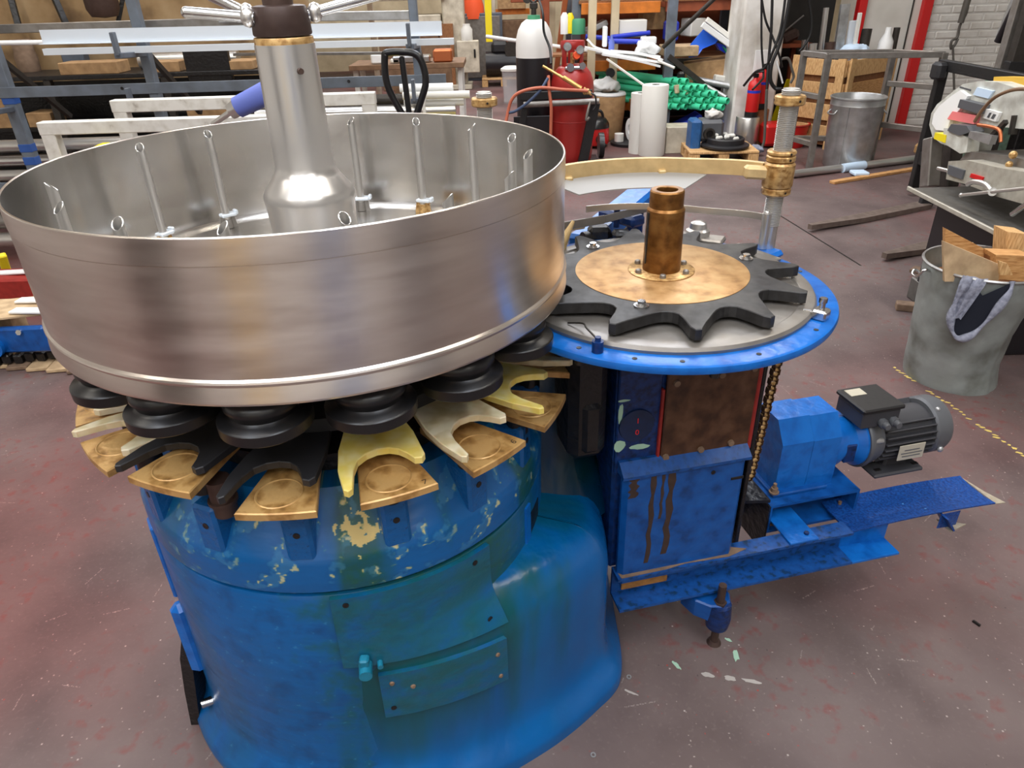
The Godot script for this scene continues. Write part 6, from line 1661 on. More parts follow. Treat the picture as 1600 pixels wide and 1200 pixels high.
# ---------------------------------------------------------------- right: pillar, alcove, doors, crate, saw, stacker
func right_side():
	struct("trim_2", mb().box(Vector3(2.64, 2.5, -8.2), Vector3(0.44, 5.0, 0.5), 0.02), "brick_paint", "white painted square pillar with scuffed edges")
	struct("wall_back_alcove", mb().box(Vector3(3.35, 2.5, -9.5), Vector3(1.2, 5.0, 0.1)), "shutter", "dark steel shutter in the alcove right of the pillar")
	struct("wall_alcove_side", mb().box(Vector3(2.8, 2.5, -9.0), Vector3(0.1, 5.0, 1.0)), "brick_paint")
	# white double door in a red frame
	var d = struct("door_1", mb().box(Vector3(4.22, 1.5, -8.62), Vector3(0.66, 3.0, 0.05), 0.004), "white_wall", "white door leaf between two red posts")
	obj("door_edge", mb().box(Vector3(4.43, 1.5, -8.59), Vector3(0.012, 3.0, 0.012)), "shutter", d)
	var rp = struct("trim_3", mb().box(Vector3(3.87, 1.5, -8.58), Vector3(0.085, 3.0, 0.1), 0.006), "signal_red", "left red door post beside the alcove")
	struct("trim_4", mb().box(Vector3(4.57, 1.5, -8.58), Vector3(0.1, 3.0, 0.1), 0.006), "signal_red", "right red door post beside the white brick wall")
	struct("trim_5", mb().box(Vector3(4.2, 3.05, -8.58), Vector3(0.85, 0.12, 0.1), 0.006), "signal_red")
	struct("wall_back_upper", mb().box(Vector3(3.7, 4.05, -8.6), Vector3(2.0, 1.9, 0.1)), "white_wall")
	var w = struct("wall_back_right", mb().box(Vector3(5.85, 2.5, -8.68), Vector3(2.4, 5.0, 0.2)), "mortar", "white painted brick wall at right")
	var bm = mb().box(Vector3.ZERO, Vector3(0.225, 0.07, 0.06), 0.008).done()
	var bh = mb().box(Vector3.ZERO, Vector3(0.105, 0.07, 0.06), 0.008).done()
	var rng = RandomNumberGenerator.new()
	rng.seed = 3
	for row in 22:
		for c in 7:
			var half = row % 2 == 1 and c == 0
			var b = obj("brick", bh if half else bm, "brick_paint", w)
			b.position = Vector3(4.74 + c * 0.237 + (0.0 if row % 2 == 0 else (-0.06 if half else -0.118)), 0.045 + row * 0.082, -8.604 + rng.randf_range(-0.003, 0.003))
	# ---- pillar: extinguishers, canister, cables
	for k in 2:
		var e = thing("fire_extinguisher", ["red fire extinguisher with a blue band standing on the steel canister", "second red fire extinguisher half hidden behind the first"][k], "fire extinguisher", [Vector3(2.55, 0.335, -7.72), Vector3(2.66, 0.4, -7.82)][k])
		obj("cylinder", mb().lathe([Vector2(0, 0), Vector2(0.062, 0.0), Vector2(0.065, 0.01), Vector2(0.065, 0.26), Vector2(0.055, 0.3), Vector2(0.025, 0.325), Vector2(0.02, 0.34), Vector2(0, 0.34)], 28), "signal_red", e)
		obj("band", mb().lathe([Vector2(0.0652, 0.2), Vector2(0.0662, 0.2), Vector2(0.0662, 0.225), Vector2(0.0652, 0.225)], 28), "blue_plastic", e)
		obj("base_ring", mb().lathe([Vector2(0.0, -0.03), Vector2(0.067, -0.03), Vector2(0.067, 0.02), Vector2(0.0, 0.02)], 28), "black_rubber", e)
		obj("valve_head", mb().box(Vector3(0, 0.36, 0), Vector3(0.05, 0.04, 0.035), 0.006).bar(Vector3(-0.02, 0.385, 0), Vector3(0.07, 0.4, 0.02), 0.02, 0.012, 0.003), "black_plastic", e)
	simple("steel_canister", mb().lathe([Vector2(0.0, 0.0), Vector2(0.115, 0.0), Vector2(0.12, 0.01), Vector2(0.12, 0.295), Vector2(0.115, 0.303), Vector2(0.0, 0.303)], 32), "tube_steel", "short round steel canister at the foot of the pillar", "canister").position = Vector3(2.53, 0, -7.74)
	simple("extinguisher_step", mb().box(Vector3(2.68, 0.18, -7.86), Vector3(0.16, 0.36, 0.14), 0.006), "dark_wood", "small brown block under the second extinguisher", "block")
	simple("wall_notice", mb().box(Vector3(2.666, 0.79, -7.935), Vector3(0.17, 0.24, 0.006), 0.002), "paper_white", "white paper notice stuck on the pillar behind cables", "notice")
	var cbl = [
		[[Vector3(2.492, 1.42, -7.7), Vector3(2.557, 0.976, -7.7), Vector3(2.615, 0.713, -7.7), Vector3(2.57, 0.666, -7.6), Vector3(2.46, 0.593, -7.5)], 0.011, "cable_black", "leftmost black cable hanging straight down the pillar"],
		[[Vector3(2.469, 1.421, -7.65), Vector3(2.544, 1.203, -7.65), Vector3(2.628, 1.062, -7.65), Vector3(2.687, 0.934, -7.6), Vector3(2.756, 0.778, -7.6)], 0.011, "cable_black", "black cable curving right across the other cables"],
		[[Vector3(2.562, 1.419, -7.6), Vector3(2.6, 1.094, -7.6), Vector3(2.611, 0.897, -7.6), Vector3(2.61, 0.671, -7.55), Vector3(2.62, 0.41, -7.5), Vector3(2.622, 0.205, -7.45)], 0.014, "cable_black", "middle black cable running lowest towards the pallet"],
		[[Vector3(2.696, 1.417, -7.5), Vector3(2.685, 1.151, -7.5), Vector3(2.655, 0.96, -7.5), Vector3(2.615, 0.82, -7.5), Vector3(2.625, 0.676, -7.5), Vector3(2.687, 0.598, -7.5), Vector3(2.733, 0.597, -7.45)], 0.018, "cable_black", "thickest black cable looping up at the pillar's right edge"],
		[[Vector3(2.672, 1.417, -7.55), Vector3(2.671, 1.122, -7.55), Vector3(2.627, 0.929, -7.55), Vector3(2.591, 0.782, -7.6), Vector3(2.529, 0.727, -7.7), Vector3(2.462, 0.592, -7.8)], 0.013, "cable_black", "black cable bending left over the pillar face"],
		[[Vector3(2.707, 0.863, -7.5), Vector3(2.77, 0.861, -7.5), Vector3(2.824, 0.757, -7.5), Vector3(2.847, 0.699, -7.5), Vector3(2.825, 0.641, -7.5)], 0.013, "cable_grey", "short dark cable loop at the alcove edge"],
		[[Vector3(2.654, 0.847, -7.5), Vector3(2.71, 0.732, -7.5), Vector3(2.749, 0.643, -7.5)], 0.009, "white_plastic", "short white cable tail beside the dark loop"],
		[[Vector3(3.048, 1.4, -8), Vector3(3.127, 1.172, -8), Vector3(3.14, 1.027, -8), Vector3(3.093, 0.928, -8), Vector3(3.055, 0.881, -8)], 0.012, "cable_black", "thin black cable curling before the dark alcove"],
		[[Vector3(2.531, 0.616, -7.3), Vector3(2.553, 0.383, -7.3), Vector3(2.576, 0.141, -7.3), Vector3(2.55, 0.06, -7.3)], 0.014, "cable_grey", "grey hose hanging down past the extinguisher to the pallet"]]
	for q in cbl: simple("hanging_cable", mb().tube(smooth(q[0], 6), q[1], 8), q[2], q[3], "cable")
	# ---- sign, bucket
	var sg = thing("floor_sign", "yellow folding wet floor sign behind the red bucket", "sign", Vector3(3.12, 0, -8.15), 0.3)
	for s in [-1.0, 1.0]:
		var pts = [Vector3(-0.16, 0.0, 0.16 * s), Vector3(0.16, 0.0, 0.16 * s), Vector3(0.09, 0.6, 0.02 * s), Vector3(-0.09, 0.6, 0.02 * s)]
		obj("leaf", prism(pts, Vector3(0, 0, 0.012 * s)), "safety_yellow", sg)
	obj("symbol", mb().ball(Vector3(0.03, 0.3, 0.1), 0.03, 12, Vector3(1, 1, 0.3)), "oily_black", sg)
	var bk = thing("mop_bucket", "low red mop bucket before the yellow sign", "bucket", Vector3(2.98, 0, -7.72))
	obj("pail", mb().lathe([Vector2(0, 0), Vector2(0.15, 0.0), Vector2(0.155, 0.01), Vector2(0.18, 0.22), Vector2(0.19, 0.23), Vector2(0.175, 0.23), Vector2(0.15, 0.03), Vector2(0, 0.03)], 32), "vac_red", bk)
	obj("wringer", mb().box(Vector3(-0.2, 0.13, 0.0), Vector3(0.2, 0.22, 0.24), 0.03), "vac_red", bk)
	obj("rim", mb().lathe([Vector2(0.186, 0.215), Vector2(0.195, 0.222), Vector2(0.186, 0.232)], 32), "red_paint", bk)
	# ---- wooden crate with slats
	var c = thing("slatted_crate", "large slatted wooden crate standing behind the grey steel frame", "crate", Vector3(3.33, 0, -7.43), 0.61)
	var L = 0.84
	var D = 0.6
	for i in 4:
		var y = [0.78, 0.57, 0.37, 0.17][i]
		obj("front_slat", mb().box(Vector3(L / 2 + 0.02, y - 0.02, 0.0), Vector3(L, 0.15, 0.02), 0.003), "wood" if i % 2 else "pale_wood", c)
		obj("side_slat", mb().box(Vector3(0.0, y - 0.02, -D / 2), Vector3(0.02, 0.15, D), 0.003), "pale_wood", c)
		obj("rear_slat", mb().box(Vector3(L / 2, y - 0.02, -D), Vector3(L, 0.15, 0.02), 0.003), "dark_wood", c)
		obj("far_slat", mb().box(Vector3(L, y - 0.02, -D / 2), Vector3(0.02, 0.15, D), 0.003), "dark_wood", c)
	for q in [[0.05, 0.018], [L - 0.05, 0.018]]: obj("front_post", mb().box(Vector3(q[0], 0.43, 0.022), Vector3(0.085, 0.86, 0.022), 0.003), "pale_wood", c)
	for q in [-0.05, -D + 0.05]: obj("side_post", mb().box(Vector3(-0.022, 0.43, q), Vector3(0.022, 0.86, 0.085), 0.003), "pale_wood", c)
	obj("lining", mb().box(Vector3(L / 2, 0.4, -D / 2), Vector3(L - 0.06, 0.74, D - 0.06)), "dark_wood", c)
	simple("wrapped_parcel", wobble(mb().ball(Vector3.ZERO, 0.16, 24, Vector3(1.0, 0.6, 0.8)).done(), 12, 0.05, 7.0), "paper_blue", "pale blue wrapped bundle lying in the wooden crate", "bundle").position = Vector3(3.6, 0.85, -7.95)
	# upright offcuts standing in and behind the crate
	var k = 0
	for q in [[Vector3(3.337, 0.779, -8.05), Vector3(3.277, 1.269, -8.05), 0.028, "tube_steel"], [Vector3(3.177, 0.783, -8.05), Vector3(3.115, 0.983, -8.05), 0.035, "bright_steel"], [Vector3(3.582, 0.763, -8.15), Vector3(3.515, 1.096, -8.15), 0.032, "grey_steel"], [Vector3(3.735, 0.846, -8.05), Vector3(3.734, 1.066, -8.05), 0.05, "dark_steel"], [Vector3(4.103, 0.84, -8.15), Vector3(4.09, 1.063, -8.15), 0.032, "dark_steel"], [Vector3(3.23, 0.791, -7.95), Vector3(3.167, 0.953, -7.95), 0.04, "tube_steel"], [Vector3(3.405, 0.804, -7.95), Vector3(3.341, 0.96, -7.95), 0.05, "brown_steel"]]:
		steel_pipe(Vector3(q[0].x, 0.004, q[0].z), q[1], q[2], q[3], ["tall bright round tube standing in the crate, leftmost tall one", "short shiny tube at the crate's left corner", "grey tube between the tall tube and the flat bars", "wide dark tube standing before the white door", "dark round tube standing at the right of the crate", "short steel tube just left of the tall bright one", "short brown tube leaning beside the tall bright one"][k], "steel offcuts in the crate")
		k += 1
	k = 0
	for q in [[Vector3(3.528, 0.86, -8.1), Vector3(3.485, 1.296, -8.1), 0.09, 0.05], [Vector3(3.617, 0.874, -8.05), Vector3(3.58, 1.146, -8.05), 0.075, 0.04], [Vector3(3.618, 0.881, -7.95), Vector3(3.585, 1.219, -7.95), 0.035, 0.035]]:
		simple("flat_bar", mb().bar(Vector3(q[0].x, 0.004, q[0].z), q[1], q[2], q[3], 0.004, Vector3(0, 0, 1)), ["zinc", "aluminium", "off_white"][k], ["tall wide grey bar standing in the crate", "pale aluminium bar right of the wide grey one", "slim whitish bar standing rightmost of the bars"][k], "bar", "steel offcuts in the crate")
		k += 1
	simple("white_funnel", mb().lathe([Vector2(0, -0.2), Vector2(0.075, -0.1), Vector2(0.07, 0.02), Vector2(0.03, 0.1), Vector2(0.028, 0.15), Vector2(0, 0.15)], 14), "white_plastic", "white plastic bottle top showing above the crate", "bottle").position = Vector3(3.956, 0.924, -8.05)
	simple("alcove_shelf", mb().box(Vector3(3.2, 0.86, -9.1), Vector3(0.7, 0.04, 0.5), 0.004).box(Vector3(3.0, 0.42, -9.1), Vector3(0.05, 0.85, 0.05)).box(Vector3(3.4, 0.42, -9.1), Vector3(0.05, 0.85, 0.05)), "deep_orange", "rust red shelf in the dark alcove", "shelf")
	simple("alcove_scrap", mb().box(Vector3(3.05, 0.98, -9.05), Vector3(0.16, 0.2, 0.2), 0.03, Basis(Vector3.FORWARD, 0.5)).box(Vector3(3.3, 0.95, -9.05), Vector3(0.2, 0.12, 0.2), 0.03, Basis(Vector3.FORWARD, -0.4)), "brown_steel", "brown metal scrap piled on the alcove shelf", "scrap")
	simple("thin_rod", mb().cyl(Vector3(3.08, 0.88, -9.0), Vector3(3.347, 1.17, -8.8), 0.009, 0.009, 8), "zinc", "thin bright rod leaning in the dark alcove", "rod")
	# ---- grey steel frame round the crate
	var f = thing("crate_stand", "grey angle iron frame standing round the crate and the shiny bin", "frame", Vector3.ZERO)
	var FL = Vector3(2.815, 0, -6.69)
	var BL = Vector3(2.72, 0, -7.0)
	var FR = Vector3(3.72, 0, -6.52)
	var BR = Vector3(3.45, 0, -6.85)
	for p in [FL, BL, FR, BR]:
		obj("post", mb().bar(p, p + Vector3(0, 0.97, 0), 0.05, 0.05, 0.003), "grey_steel", f)
	for q in [[FL, FR, 0.955], [FL, BL, 0.955], [FR, BR, 0.955], [BL, BR, 0.955], [FL, BL, 0.62], [FL, BL, 0.22], [FR, BR, 0.7], [FR, BR, 0.35], [BL, BR, 0.22]]:
		var y = Vector3(0, q[2], 0)
		obj("rail", mb().bar(q[0] + y, q[1] + y, 0.045, 0.045, 0.003), "grey_steel", f)
	var b2 = thing("shiny_bin", "shiny galvanised steel bin standing before the wooden crate", "bin", Vector3(3.2, 0, -6.8))
	obj("body", mb().lathe([Vector2(0, 0.0), Vector2(0.2, 0.0), Vector2(0.205, 0.012), Vector2(0.228, 0.53), Vector2(0.232, 0.54), Vector2(0.229, 0.55), Vector2(0.231, 0.59), Vector2(0.239, 0.597), Vector2(0.239, 0.606), Vector2(0.231, 0.61), Vector2(0.224, 0.6), Vector2(0.198, 0.03), Vector2(0, 0.03)], 48), "zinc", b2)
	obj("seam", mb().bar(pol(0.206, 130, 0.02), pol(0.231, 130, 0.54), 0.012, 0.006, 0.002), "zinc", b2)
	for a in [170, 20]:
		obj("handle", mb().tube(smooth([pol(0.228, a - 12, 0.5), pol(0.255, a - 10, 0.47), pol(0.255, a + 10, 0.47), pol(0.228, a + 12, 0.5)], 4), 0.007, 8), "zinc", b2)
	# tube, lath and wrapping on the floor before the frame
	steel_pipe(Vector3(2.54, 0.035, -6.366), Vector3(3.922, 0.035, -6.823), 0.034, "tube_steel", "long shiny steel tube lying on the floor before the shiny bin", "", 0.005)
	simple("wood_lath", mb().bar(Vector3(2.8, 0.012, -6.13), Vector3(3.786, 0.012, -6.549), 0.06, 0.024, 0.003), "wood", "thin wooden lath lying before the long steel tube", "lath")
	simple("paper_wrap", mb().cyl(Vector3(3.045, 0.036, -6.516), Vector3(3.284, 0.036, -6.612), 0.04, 0.04, 16).box(Vector3(3.133, 0.03, -6.359), Vector3(0.13, 0.03, 0.13), 0.008), "paper_blue", "white paper wrapped round the long steel tube", "wrap")
	simple("wood_block", mb().box(Vector3(4.32, 0.06, -7.985) + Vector3(-0.25, 0, 0.9), Vector3(0.14, 0.12, 0.14), 0.03), "pale_wood", "small wooden block behind the black carriage post", "block")

	# ---- pallet stacker: black carriage, forks, mast
	var s = thing("pallet_stacker", "black pallet stacker with a tall grey mast and two worn forks", "stacker", Vector3.ZERO)
	obj("carriage_post", mb().bar(Vector3(3.27, 0.03, -5.7), Vector3(3.27, 0.99, -5.7), 0.055, 0.07, 0.006), "black_paint", s)
	obj("carriage_rail", mb().bar(Vector3(3.27, 0.965, -5.74), Vector3(3.27, 0.965, -4.0), 0.05, 0.075, 0.006), "black_paint", s)
	obj("carriage_rail", mb().bar(Vector3(3.27, 0.3, -5.74), Vector3(3.27, 0.3, -4.0), 0.06, 0.1, 0.006), "black_paint", s)
	obj("carriage_hook", mb().box(Vector3(3.22, 0.93, -5.66), Vector3(0.08, 0.12, 0.12), 0.02), "worn_black", s)
	for q in [[Vector3(3.2, 0.04, -5.36), Vector3(2.12, 0.025, -4.85)], [Vector3(3.0, 0.04, -4.55), Vector3(2.35, 0.025, -4.23)]]:
		var dd = (q[1] - q[0]).normalized()
		var sd = dd.cross(Vector3.UP).normalized()
		var o = [q[0] - sd * 0.055 , q[0] + sd * 0.055, q[0].lerp(q[1], 0.6) + sd * 0.05, q[1] + sd * 0.018, q[1] - sd * 0.018, q[0].lerp(q[1], 0.6) - sd * 0.05]
		for i in 6: o[i].y = [0.0, 0.0, 0.005, 0.02, 0.02, 0.005][i]
		var fk = obj("fork", prism(o, Vector3(0, 0.035, 0)), "fork_steel", s)
		obj("fork_heel", mb().bar(q[0] + Vector3(0, -0.03, 0), q[0] + Vector3(0.03, 0.5, 0), 0.1, 0.045, 0.005, Vector3(0, 0, 1)), "worn_black", fk)
	for z in [-5.62, -5.5]:
		obj("mast_post", mb().box(Vector3(3.66, 1.3, z), Vector3(0.09, 2.6, 0.07), 0.006), "grey_steel" if z < -5.55 else "dark_steel", s)
	obj("mast_post", mb().box(Vector3(3.85, 1.3, -5.45), Vector3(0.14, 2.6, 0.09), 0.006), "oily_black", s)
	for i in 34:
		obj("chain_link", mb().box(Vector3(3.93, 0.9 + i * 0.03, -5.36), Vector3(0.035, 0.022, 0.02), 0.006), "chain_brown", s)
	obj("mast_tie", mb().bar(Vector3(3.6, 0.95, -5.5), Vector3(4.2, 0.92, -5.45), 0.08, 0.1, 0.005), "black_paint", s)
	obj("ram_tube", mb().cyl(Vector3(3.75, 1.094, -5.894), Vector3(3.75, 1.533, -5.733), 0.03, 0.03, 14), "gas_black", s)
	obj("grey_guard", mb().bar(Vector3(3.95, 1.091, -6.204), Vector3(3.95, 1.446, -6.123), 0.03, 0.08, 0.004), "zinc", s)
	obj("drive_unit", mb().box(Vector3(4.4, 0.5, -5.0), Vector3(0.8, 0.9, 0.9), 0.05), "black_paint", s)
	simple("green_machine", mb().lathe([Vector2(0.0, -0.3), Vector2(0.09, -0.3), Vector2(0.1, 0.0), Vector2(0.13, 0.08), Vector2(0.1, 0.18), Vector2(0.0, 0.2)], 18).box(Vector3(0, -0.6, 0), Vector3(0.3, 0.7, 0.3), 0.03), "sage", "sage green machine head behind the stacker at the right edge", "machine").position = Vector3(4.39, 0.979, -6.6)
	simple("wall_hook_chain", mb().tube(smooth([Vector3(4.907, 1.315, -8.4), Vector3(4.917, 1.166, -8.4), Vector3(4.883, 1.046, -8.4), Vector3(4.887, 0.936, -8.4), Vector3(4.836, 0.9, -8.4), Vector3(4.85, 0.824, -8.4), Vector3(4.881, 0.861, -8.4), Vector3(4.898, 0.923, -8.4)], 4), 0.014, 8).cyl(Vector3(4.899, 1.345, -8.4), Vector3(4.883, 1.07, -8.4), 0.035, 0.03, 12).cyl(Vector3(4.86, 0.862, -8.4), Vector3(4.971, 0.415, -8.35), 0.012, 0.012, 8), "cable_grey", "grey hose and iron hook hanging down the white brick wall", "hook")

	# ---- bandsaw on its black cabinet
	var w2 = thing("bandsaw", "white horizontal bandsaw on a black cabinet at the right edge", "bandsaw", Vector3.ZERO)
	obj("cabinet", mb().box(Vector3(2.82, 0.29, -3.28), Vector3(1.2, 0.58, 0.68), 0.01), "gas_black", w2)
	obj("tray", mb().box(Vector3(2.78, 0.588, -3.27), Vector3(1.34, 0.02, 0.88), 0.004), "oily_grey", w2)
	obj("tray_lip", mb().box(Vector3(2.105, 0.595, -3.27), Vector3(0.012, 0.022, 0.9), 0.003), "bare_grey", w2)
	obj("pillar", mb().bar(Vector3(2.4, 0.514, -4.027), Vector3(2.4, 0.767, -4.113), 0.07, 0.09, 0.006), "grey_steel", w2)
	obj("pillar", mb().bar(Vector3(2.55, 0.494, -4.092), Vector3(2.55, 0.721, -4.153), 0.07, 0.09, 0.006), "dark_steel", w2)
	var bow = [Vector3(2.35, 0.84, -4.095), Vector3(2.35, 0.899, -4.104), Vector3(2.35, 0.95, -4.071), Vector3(2.35, 0.995, -4.004), Vector3(2.35, 1.033, -3.95), Vector3(2.35, 1.075, -3.883), Vector3(2.35, 1.102, -3.757), Vector3(2.35, 1.115, -3.618), Vector3(2.35, 1.106, -3.46), Vector3(2.35, 1.088, -3.233), Vector3(2.35, 1.041, -3.052), Vector3(2.35, 0.972, -3.016), Vector3(2.35, 0.97, -3.172), Vector3(2.35, 0.94, -3.421), Vector3(2.35, 0.923, -3.587), Vector3(2.35, 0.899, -3.709), Vector3(2.35, 0.828, -3.707), Vector3(2.35, 0.771, -3.712), Vector3(2.35, 0.772, -3.818), Vector3(2.35, 0.771, -3.942), Vector3(2.35, 0.787, -4.035)]
	obj("bow", prism(bow, Vector3(0.13, 0, 0)), "saw_white", w2)
	obj("wheel_cover", prism([Vector3(2.33, 0.857, -4.039), Vector3(2.33, 0.906, -4.044), Vector3(2.33, 0.953, -4.009), Vector3(2.33, 1.012, -3.927), Vector3(2.33, 1.048, -3.863), Vector3(2.33, 1.031, -3.785), Vector3(2.33, 0.965, -3.821), Vector3(2.33, 0.899, -3.882), Vector3(2.33, 0.845, -3.88), Vector3(2.33, 0.833, -3.987)], Vector3(0.03, 0, 0)), "paper_white", w2)
	obj("bow_seam", mb().bar(Vector3(2.335, 1.061, -3.878), Vector3(2.335, 1.058, -3.78), 0.004, 0.008).bar(Vector3(2.335, 0.973, -3.978), Vector3(2.335, 0.963, -3.876), 0.004, 0.008), "motor_grey", w2)
	obj("arm_bracket", prism([Vector3(2.28, 0.871, -3.832), Vector3(2.28, 0.879, -3.782), Vector3(2.28, 0.862, -3.607), Vector3(2.28, 0.798, -3.591), Vector3(2.28, 0.782, -3.639), Vector3(2.28, 0.791, -3.714), Vector3(2.28, 0.803, -3.816)], Vector3(0.06, 0, 0)), "saw_white", w2)
	obj("yellow_label", prism([Vector3(2.275, 0.838, -3.893), Vector3(2.275, 0.843, -3.791), Vector3(2.275, 0.806, -3.784), Vector3(2.275, 0.806, -3.89)], Vector3(0.06, 0, 0)), "safety_yellow", w2)
	obj("pink_label", prism([Vector3(2.325, 0.945, -3.872), Vector3(2.325, 0.958, -3.668), Vector3(2.325, 0.916, -3.668), Vector3(2.325, 0.903, -3.9)], Vector3(0.03, 0, 0)), "pink_label", w2)
	obj("white_label", prism([Vector3(2.34, 1.077, -3.744), Vector3(2.34, 1.076, -3.612), Vector3(2.34, 1.039, -3.634), Vector3(2.34, 1.039, -3.763)], Vector3(0.03, 0, 0)), "paper_blue", w2)
	obj("latch", prism([Vector3(2.31, 1.013, -3.809), Vector3(2.31, 1.013, -3.617), Vector3(2.31, 0.972, -3.622), Vector3(2.31, 0.973, -3.812)], Vector3(0.04, 0, 0)), "motor_grey", w2)
	obj("guide_block", prism([Vector3(2.27, 0.902, -3.763), Vector3(2.27, 0.917, -3.634), Vector3(2.27, 0.895, -3.59), Vector3(2.27, 0.862, -3.673), Vector3(2.27, 0.867, -3.781)], Vector3(0.07, 0, 0)), "motor_grey", w2)
	obj("blade_guard", prism([Vector3(2.27, 0.897, -3.596), Vector3(2.27, 0.908, -3.42), Vector3(2.27, 0.867, -3.424), Vector3(2.27, 0.867, -3.597)], Vector3(0.03, 0, 0)), "zinc", w2)
	obj("maker_plate", prism([Vector3(2.335, 0.995, -3.619), Vector3(2.335, 0.994, -3.512), Vector3(2.335, 0.951, -3.525), Vector3(2.335, 0.952, -3.629)], Vector3(0.02, 0, 0)), "paper_white", w2)
	obj("maker_print", prism([Vector3(2.333, 0.983, -3.583), Vector3(2.333, 0.985, -3.569), Vector3(2.333, 0.96, -3.577), Vector3(2.333, 0.961, -3.593)], Vector3(0.02, 0, 0)), "motor_grey", w2)
	obj("maker_print", prism([Vector3(2.333, 0.982, -3.552), Vector3(2.333, 0.982, -3.532), Vector3(2.333, 0.96, -3.541), Vector3(2.333, 0.96, -3.562)], Vector3(0.02, 0, 0)), "motor_grey", w2)
	obj("hose", mb().tube(smooth([Vector3(2.3, 0.936, -3.625), Vector3(2.3, 0.994, -3.591), Vector3(2.3, 1.061, -3.523), Vector3(2.3, 1.109, -3.405), Vector3(2.3, 1.127, -3.261)], 6), 0.008, 8), "brown_board", w2)
	obj("cover", prism([Vector3(2.42, 1.12, -3.762), Vector3(2.42, 1.139, -3.54), Vector3(2.42, 1.137, -3.362), Vector3(2.42, 1.093, -3.339), Vector3(2.42, 1.087, -3.513), Vector3(2.42, 1.088, -3.634), Vector3(2.42, 1.097, -3.755)], Vector3(0.1, 0, 0)), "ochre_paint", w2)
	obj("coolant_tube", mb().tube(smooth([Vector3(2.27, 0.935, -3.546), Vector3(2.27, 0.943, -3.448), Vector3(2.27, 0.938, -3.377), Vector3(2.27, 0.894, -3.345)], 5), 0.008, 8), "copper", w2)
	obj("linkage", mb().bar(Vector3(2.35, 0.997, -3.413), Vector3(2.35, 0.915, -3.399), 0.02, 0.03).bar(Vector3(2.3, 0.889, -3.471), Vector3(2.3, 0.974, -3.396), 0.02, 0.02), "dark_steel", w2)
	var vc = obj("vice", prism([Vector3(2.22, 0.75, -3.619), Vector3(2.22, 0.786, -3.48), Vector3(2.22, 0.805, -3.237), Vector3(2.22, 0.844, -2.913), Vector3(2.22, 0.717, -2.848), Vector3(2.22, 0.688, -3.177), Vector3(2.22, 0.683, -3.428), Vector3(2.22, 0.666, -3.6)], Vector3(0.16, 0, 0)), "bare_grey", w2)
	obj("vice_end", prism([Vector3(2.21, 0.737, -3.594), Vector3(2.21, 0.742, -3.462), Vector3(2.21, 0.699, -3.462), Vector3(2.21, 0.695, -3.585)], Vector3(0.02, 0, 0)), "motor_grey", vc)
	obj("red_badge", prism([Vector3(2.212, 0.74, -3.405), Vector3(2.212, 0.745, -3.31), Vector3(2.212, 0.726, -3.315), Vector3(2.212, 0.722, -3.407)], Vector3(0.02, 0, 0)), "signal_red", vc)
	obj("jaw", prism([Vector3(2.3, 0.798, -3.615), Vector3(2.3, 0.839, -3.29), Vector3(2.3, 0.857, -3.039), Vector3(2.3, 0.817, -3.018), Vector3(2.3, 0.786, -3.31), Vector3(2.3, 0.746, -3.657)], Vector3(0.3, 0, 0)), "grey_steel", w2)
	obj("spindle", mb().cyl(Vector3(2.28, 0.675, -3.789), Vector3(2.28, 0.685, -3.69), 0.01, 0.01, 12), "tube_steel", w2)
	var hw = obj("crank", mb().tube(smooth([Vector3(2.17, 0.706, -3.341), Vector3(2.17, 0.728, -3.3), Vector3(2.17, 0.737, -3.215), Vector3(2.17, 0.717, -3.157)], 5), 0.012, 10).cyl(Vector3(2.15, 0.657, -3.334), Vector3(2.15, 0.792, -2.932), 0.008, 0.008, 10).ball(Vector3(2.15, 0.657, -3.334), 0.011, 10), "tube_steel", w2)
	obj("crank_boss", mb().cyl(Vector3(2.15, 0.727, -3.124), Vector3(2.22, 0.698, -3.225), 0.018, 0.018, 14), "bright_steel", hw)
	obj("lever", mb().cyl(Vector3(2.15, 0.675, -2.957), Vector3(2.15, 0.751, -2.879), 0.012, 0.012, 12), "bright_steel", w2)
	obj("brass_knob", mb().ball(Vector3(2.28, 0.856, -3.252), 0.018, 12).ball(Vector3(2.28, 0.812, -3.258), 0.016, 12), "brass", w2)
	obj("coil_mount", mb().box(Vector3(2.2, 0.585, -3.601), Vector3(0.05, 0.02, 0.05), 0.006), "gas_green", w2)

	# ---- dented bin with offcuts and a denim cloth
	var dc = Vector3(1.975, 0, -2.785)
	var b1 = thing("scrap_bin", "dented old galvanised bin full of wood offcuts at the right edge", "bin", dc)
	obj("body", dented_bin(), "old_zinc", b1)
	obj("rim", mb().lathe([Vector2(0.222, 0.522), Vector2(0.228, 0.52), Vector2(0.232, 0.526), Vector2(0.228, 0.532), Vector2(0.222, 0.53), Vector2(0.222, 0.522)], 64), "zinc", b1)
	for a in [188, 15]:
		obj("handle", mb().tube(smooth([pol(0.222, a - 9, 0.5), pol(0.25, a - 10, 0.505), pol(0.262, a - 5, 0.47), pol(0.262, a + 5, 0.465), pol(0.25, a + 10, 0.475), pol(0.222, a + 9, 0.46)], 5), 0.006, 8), "bright_steel", b1)
	k = 0
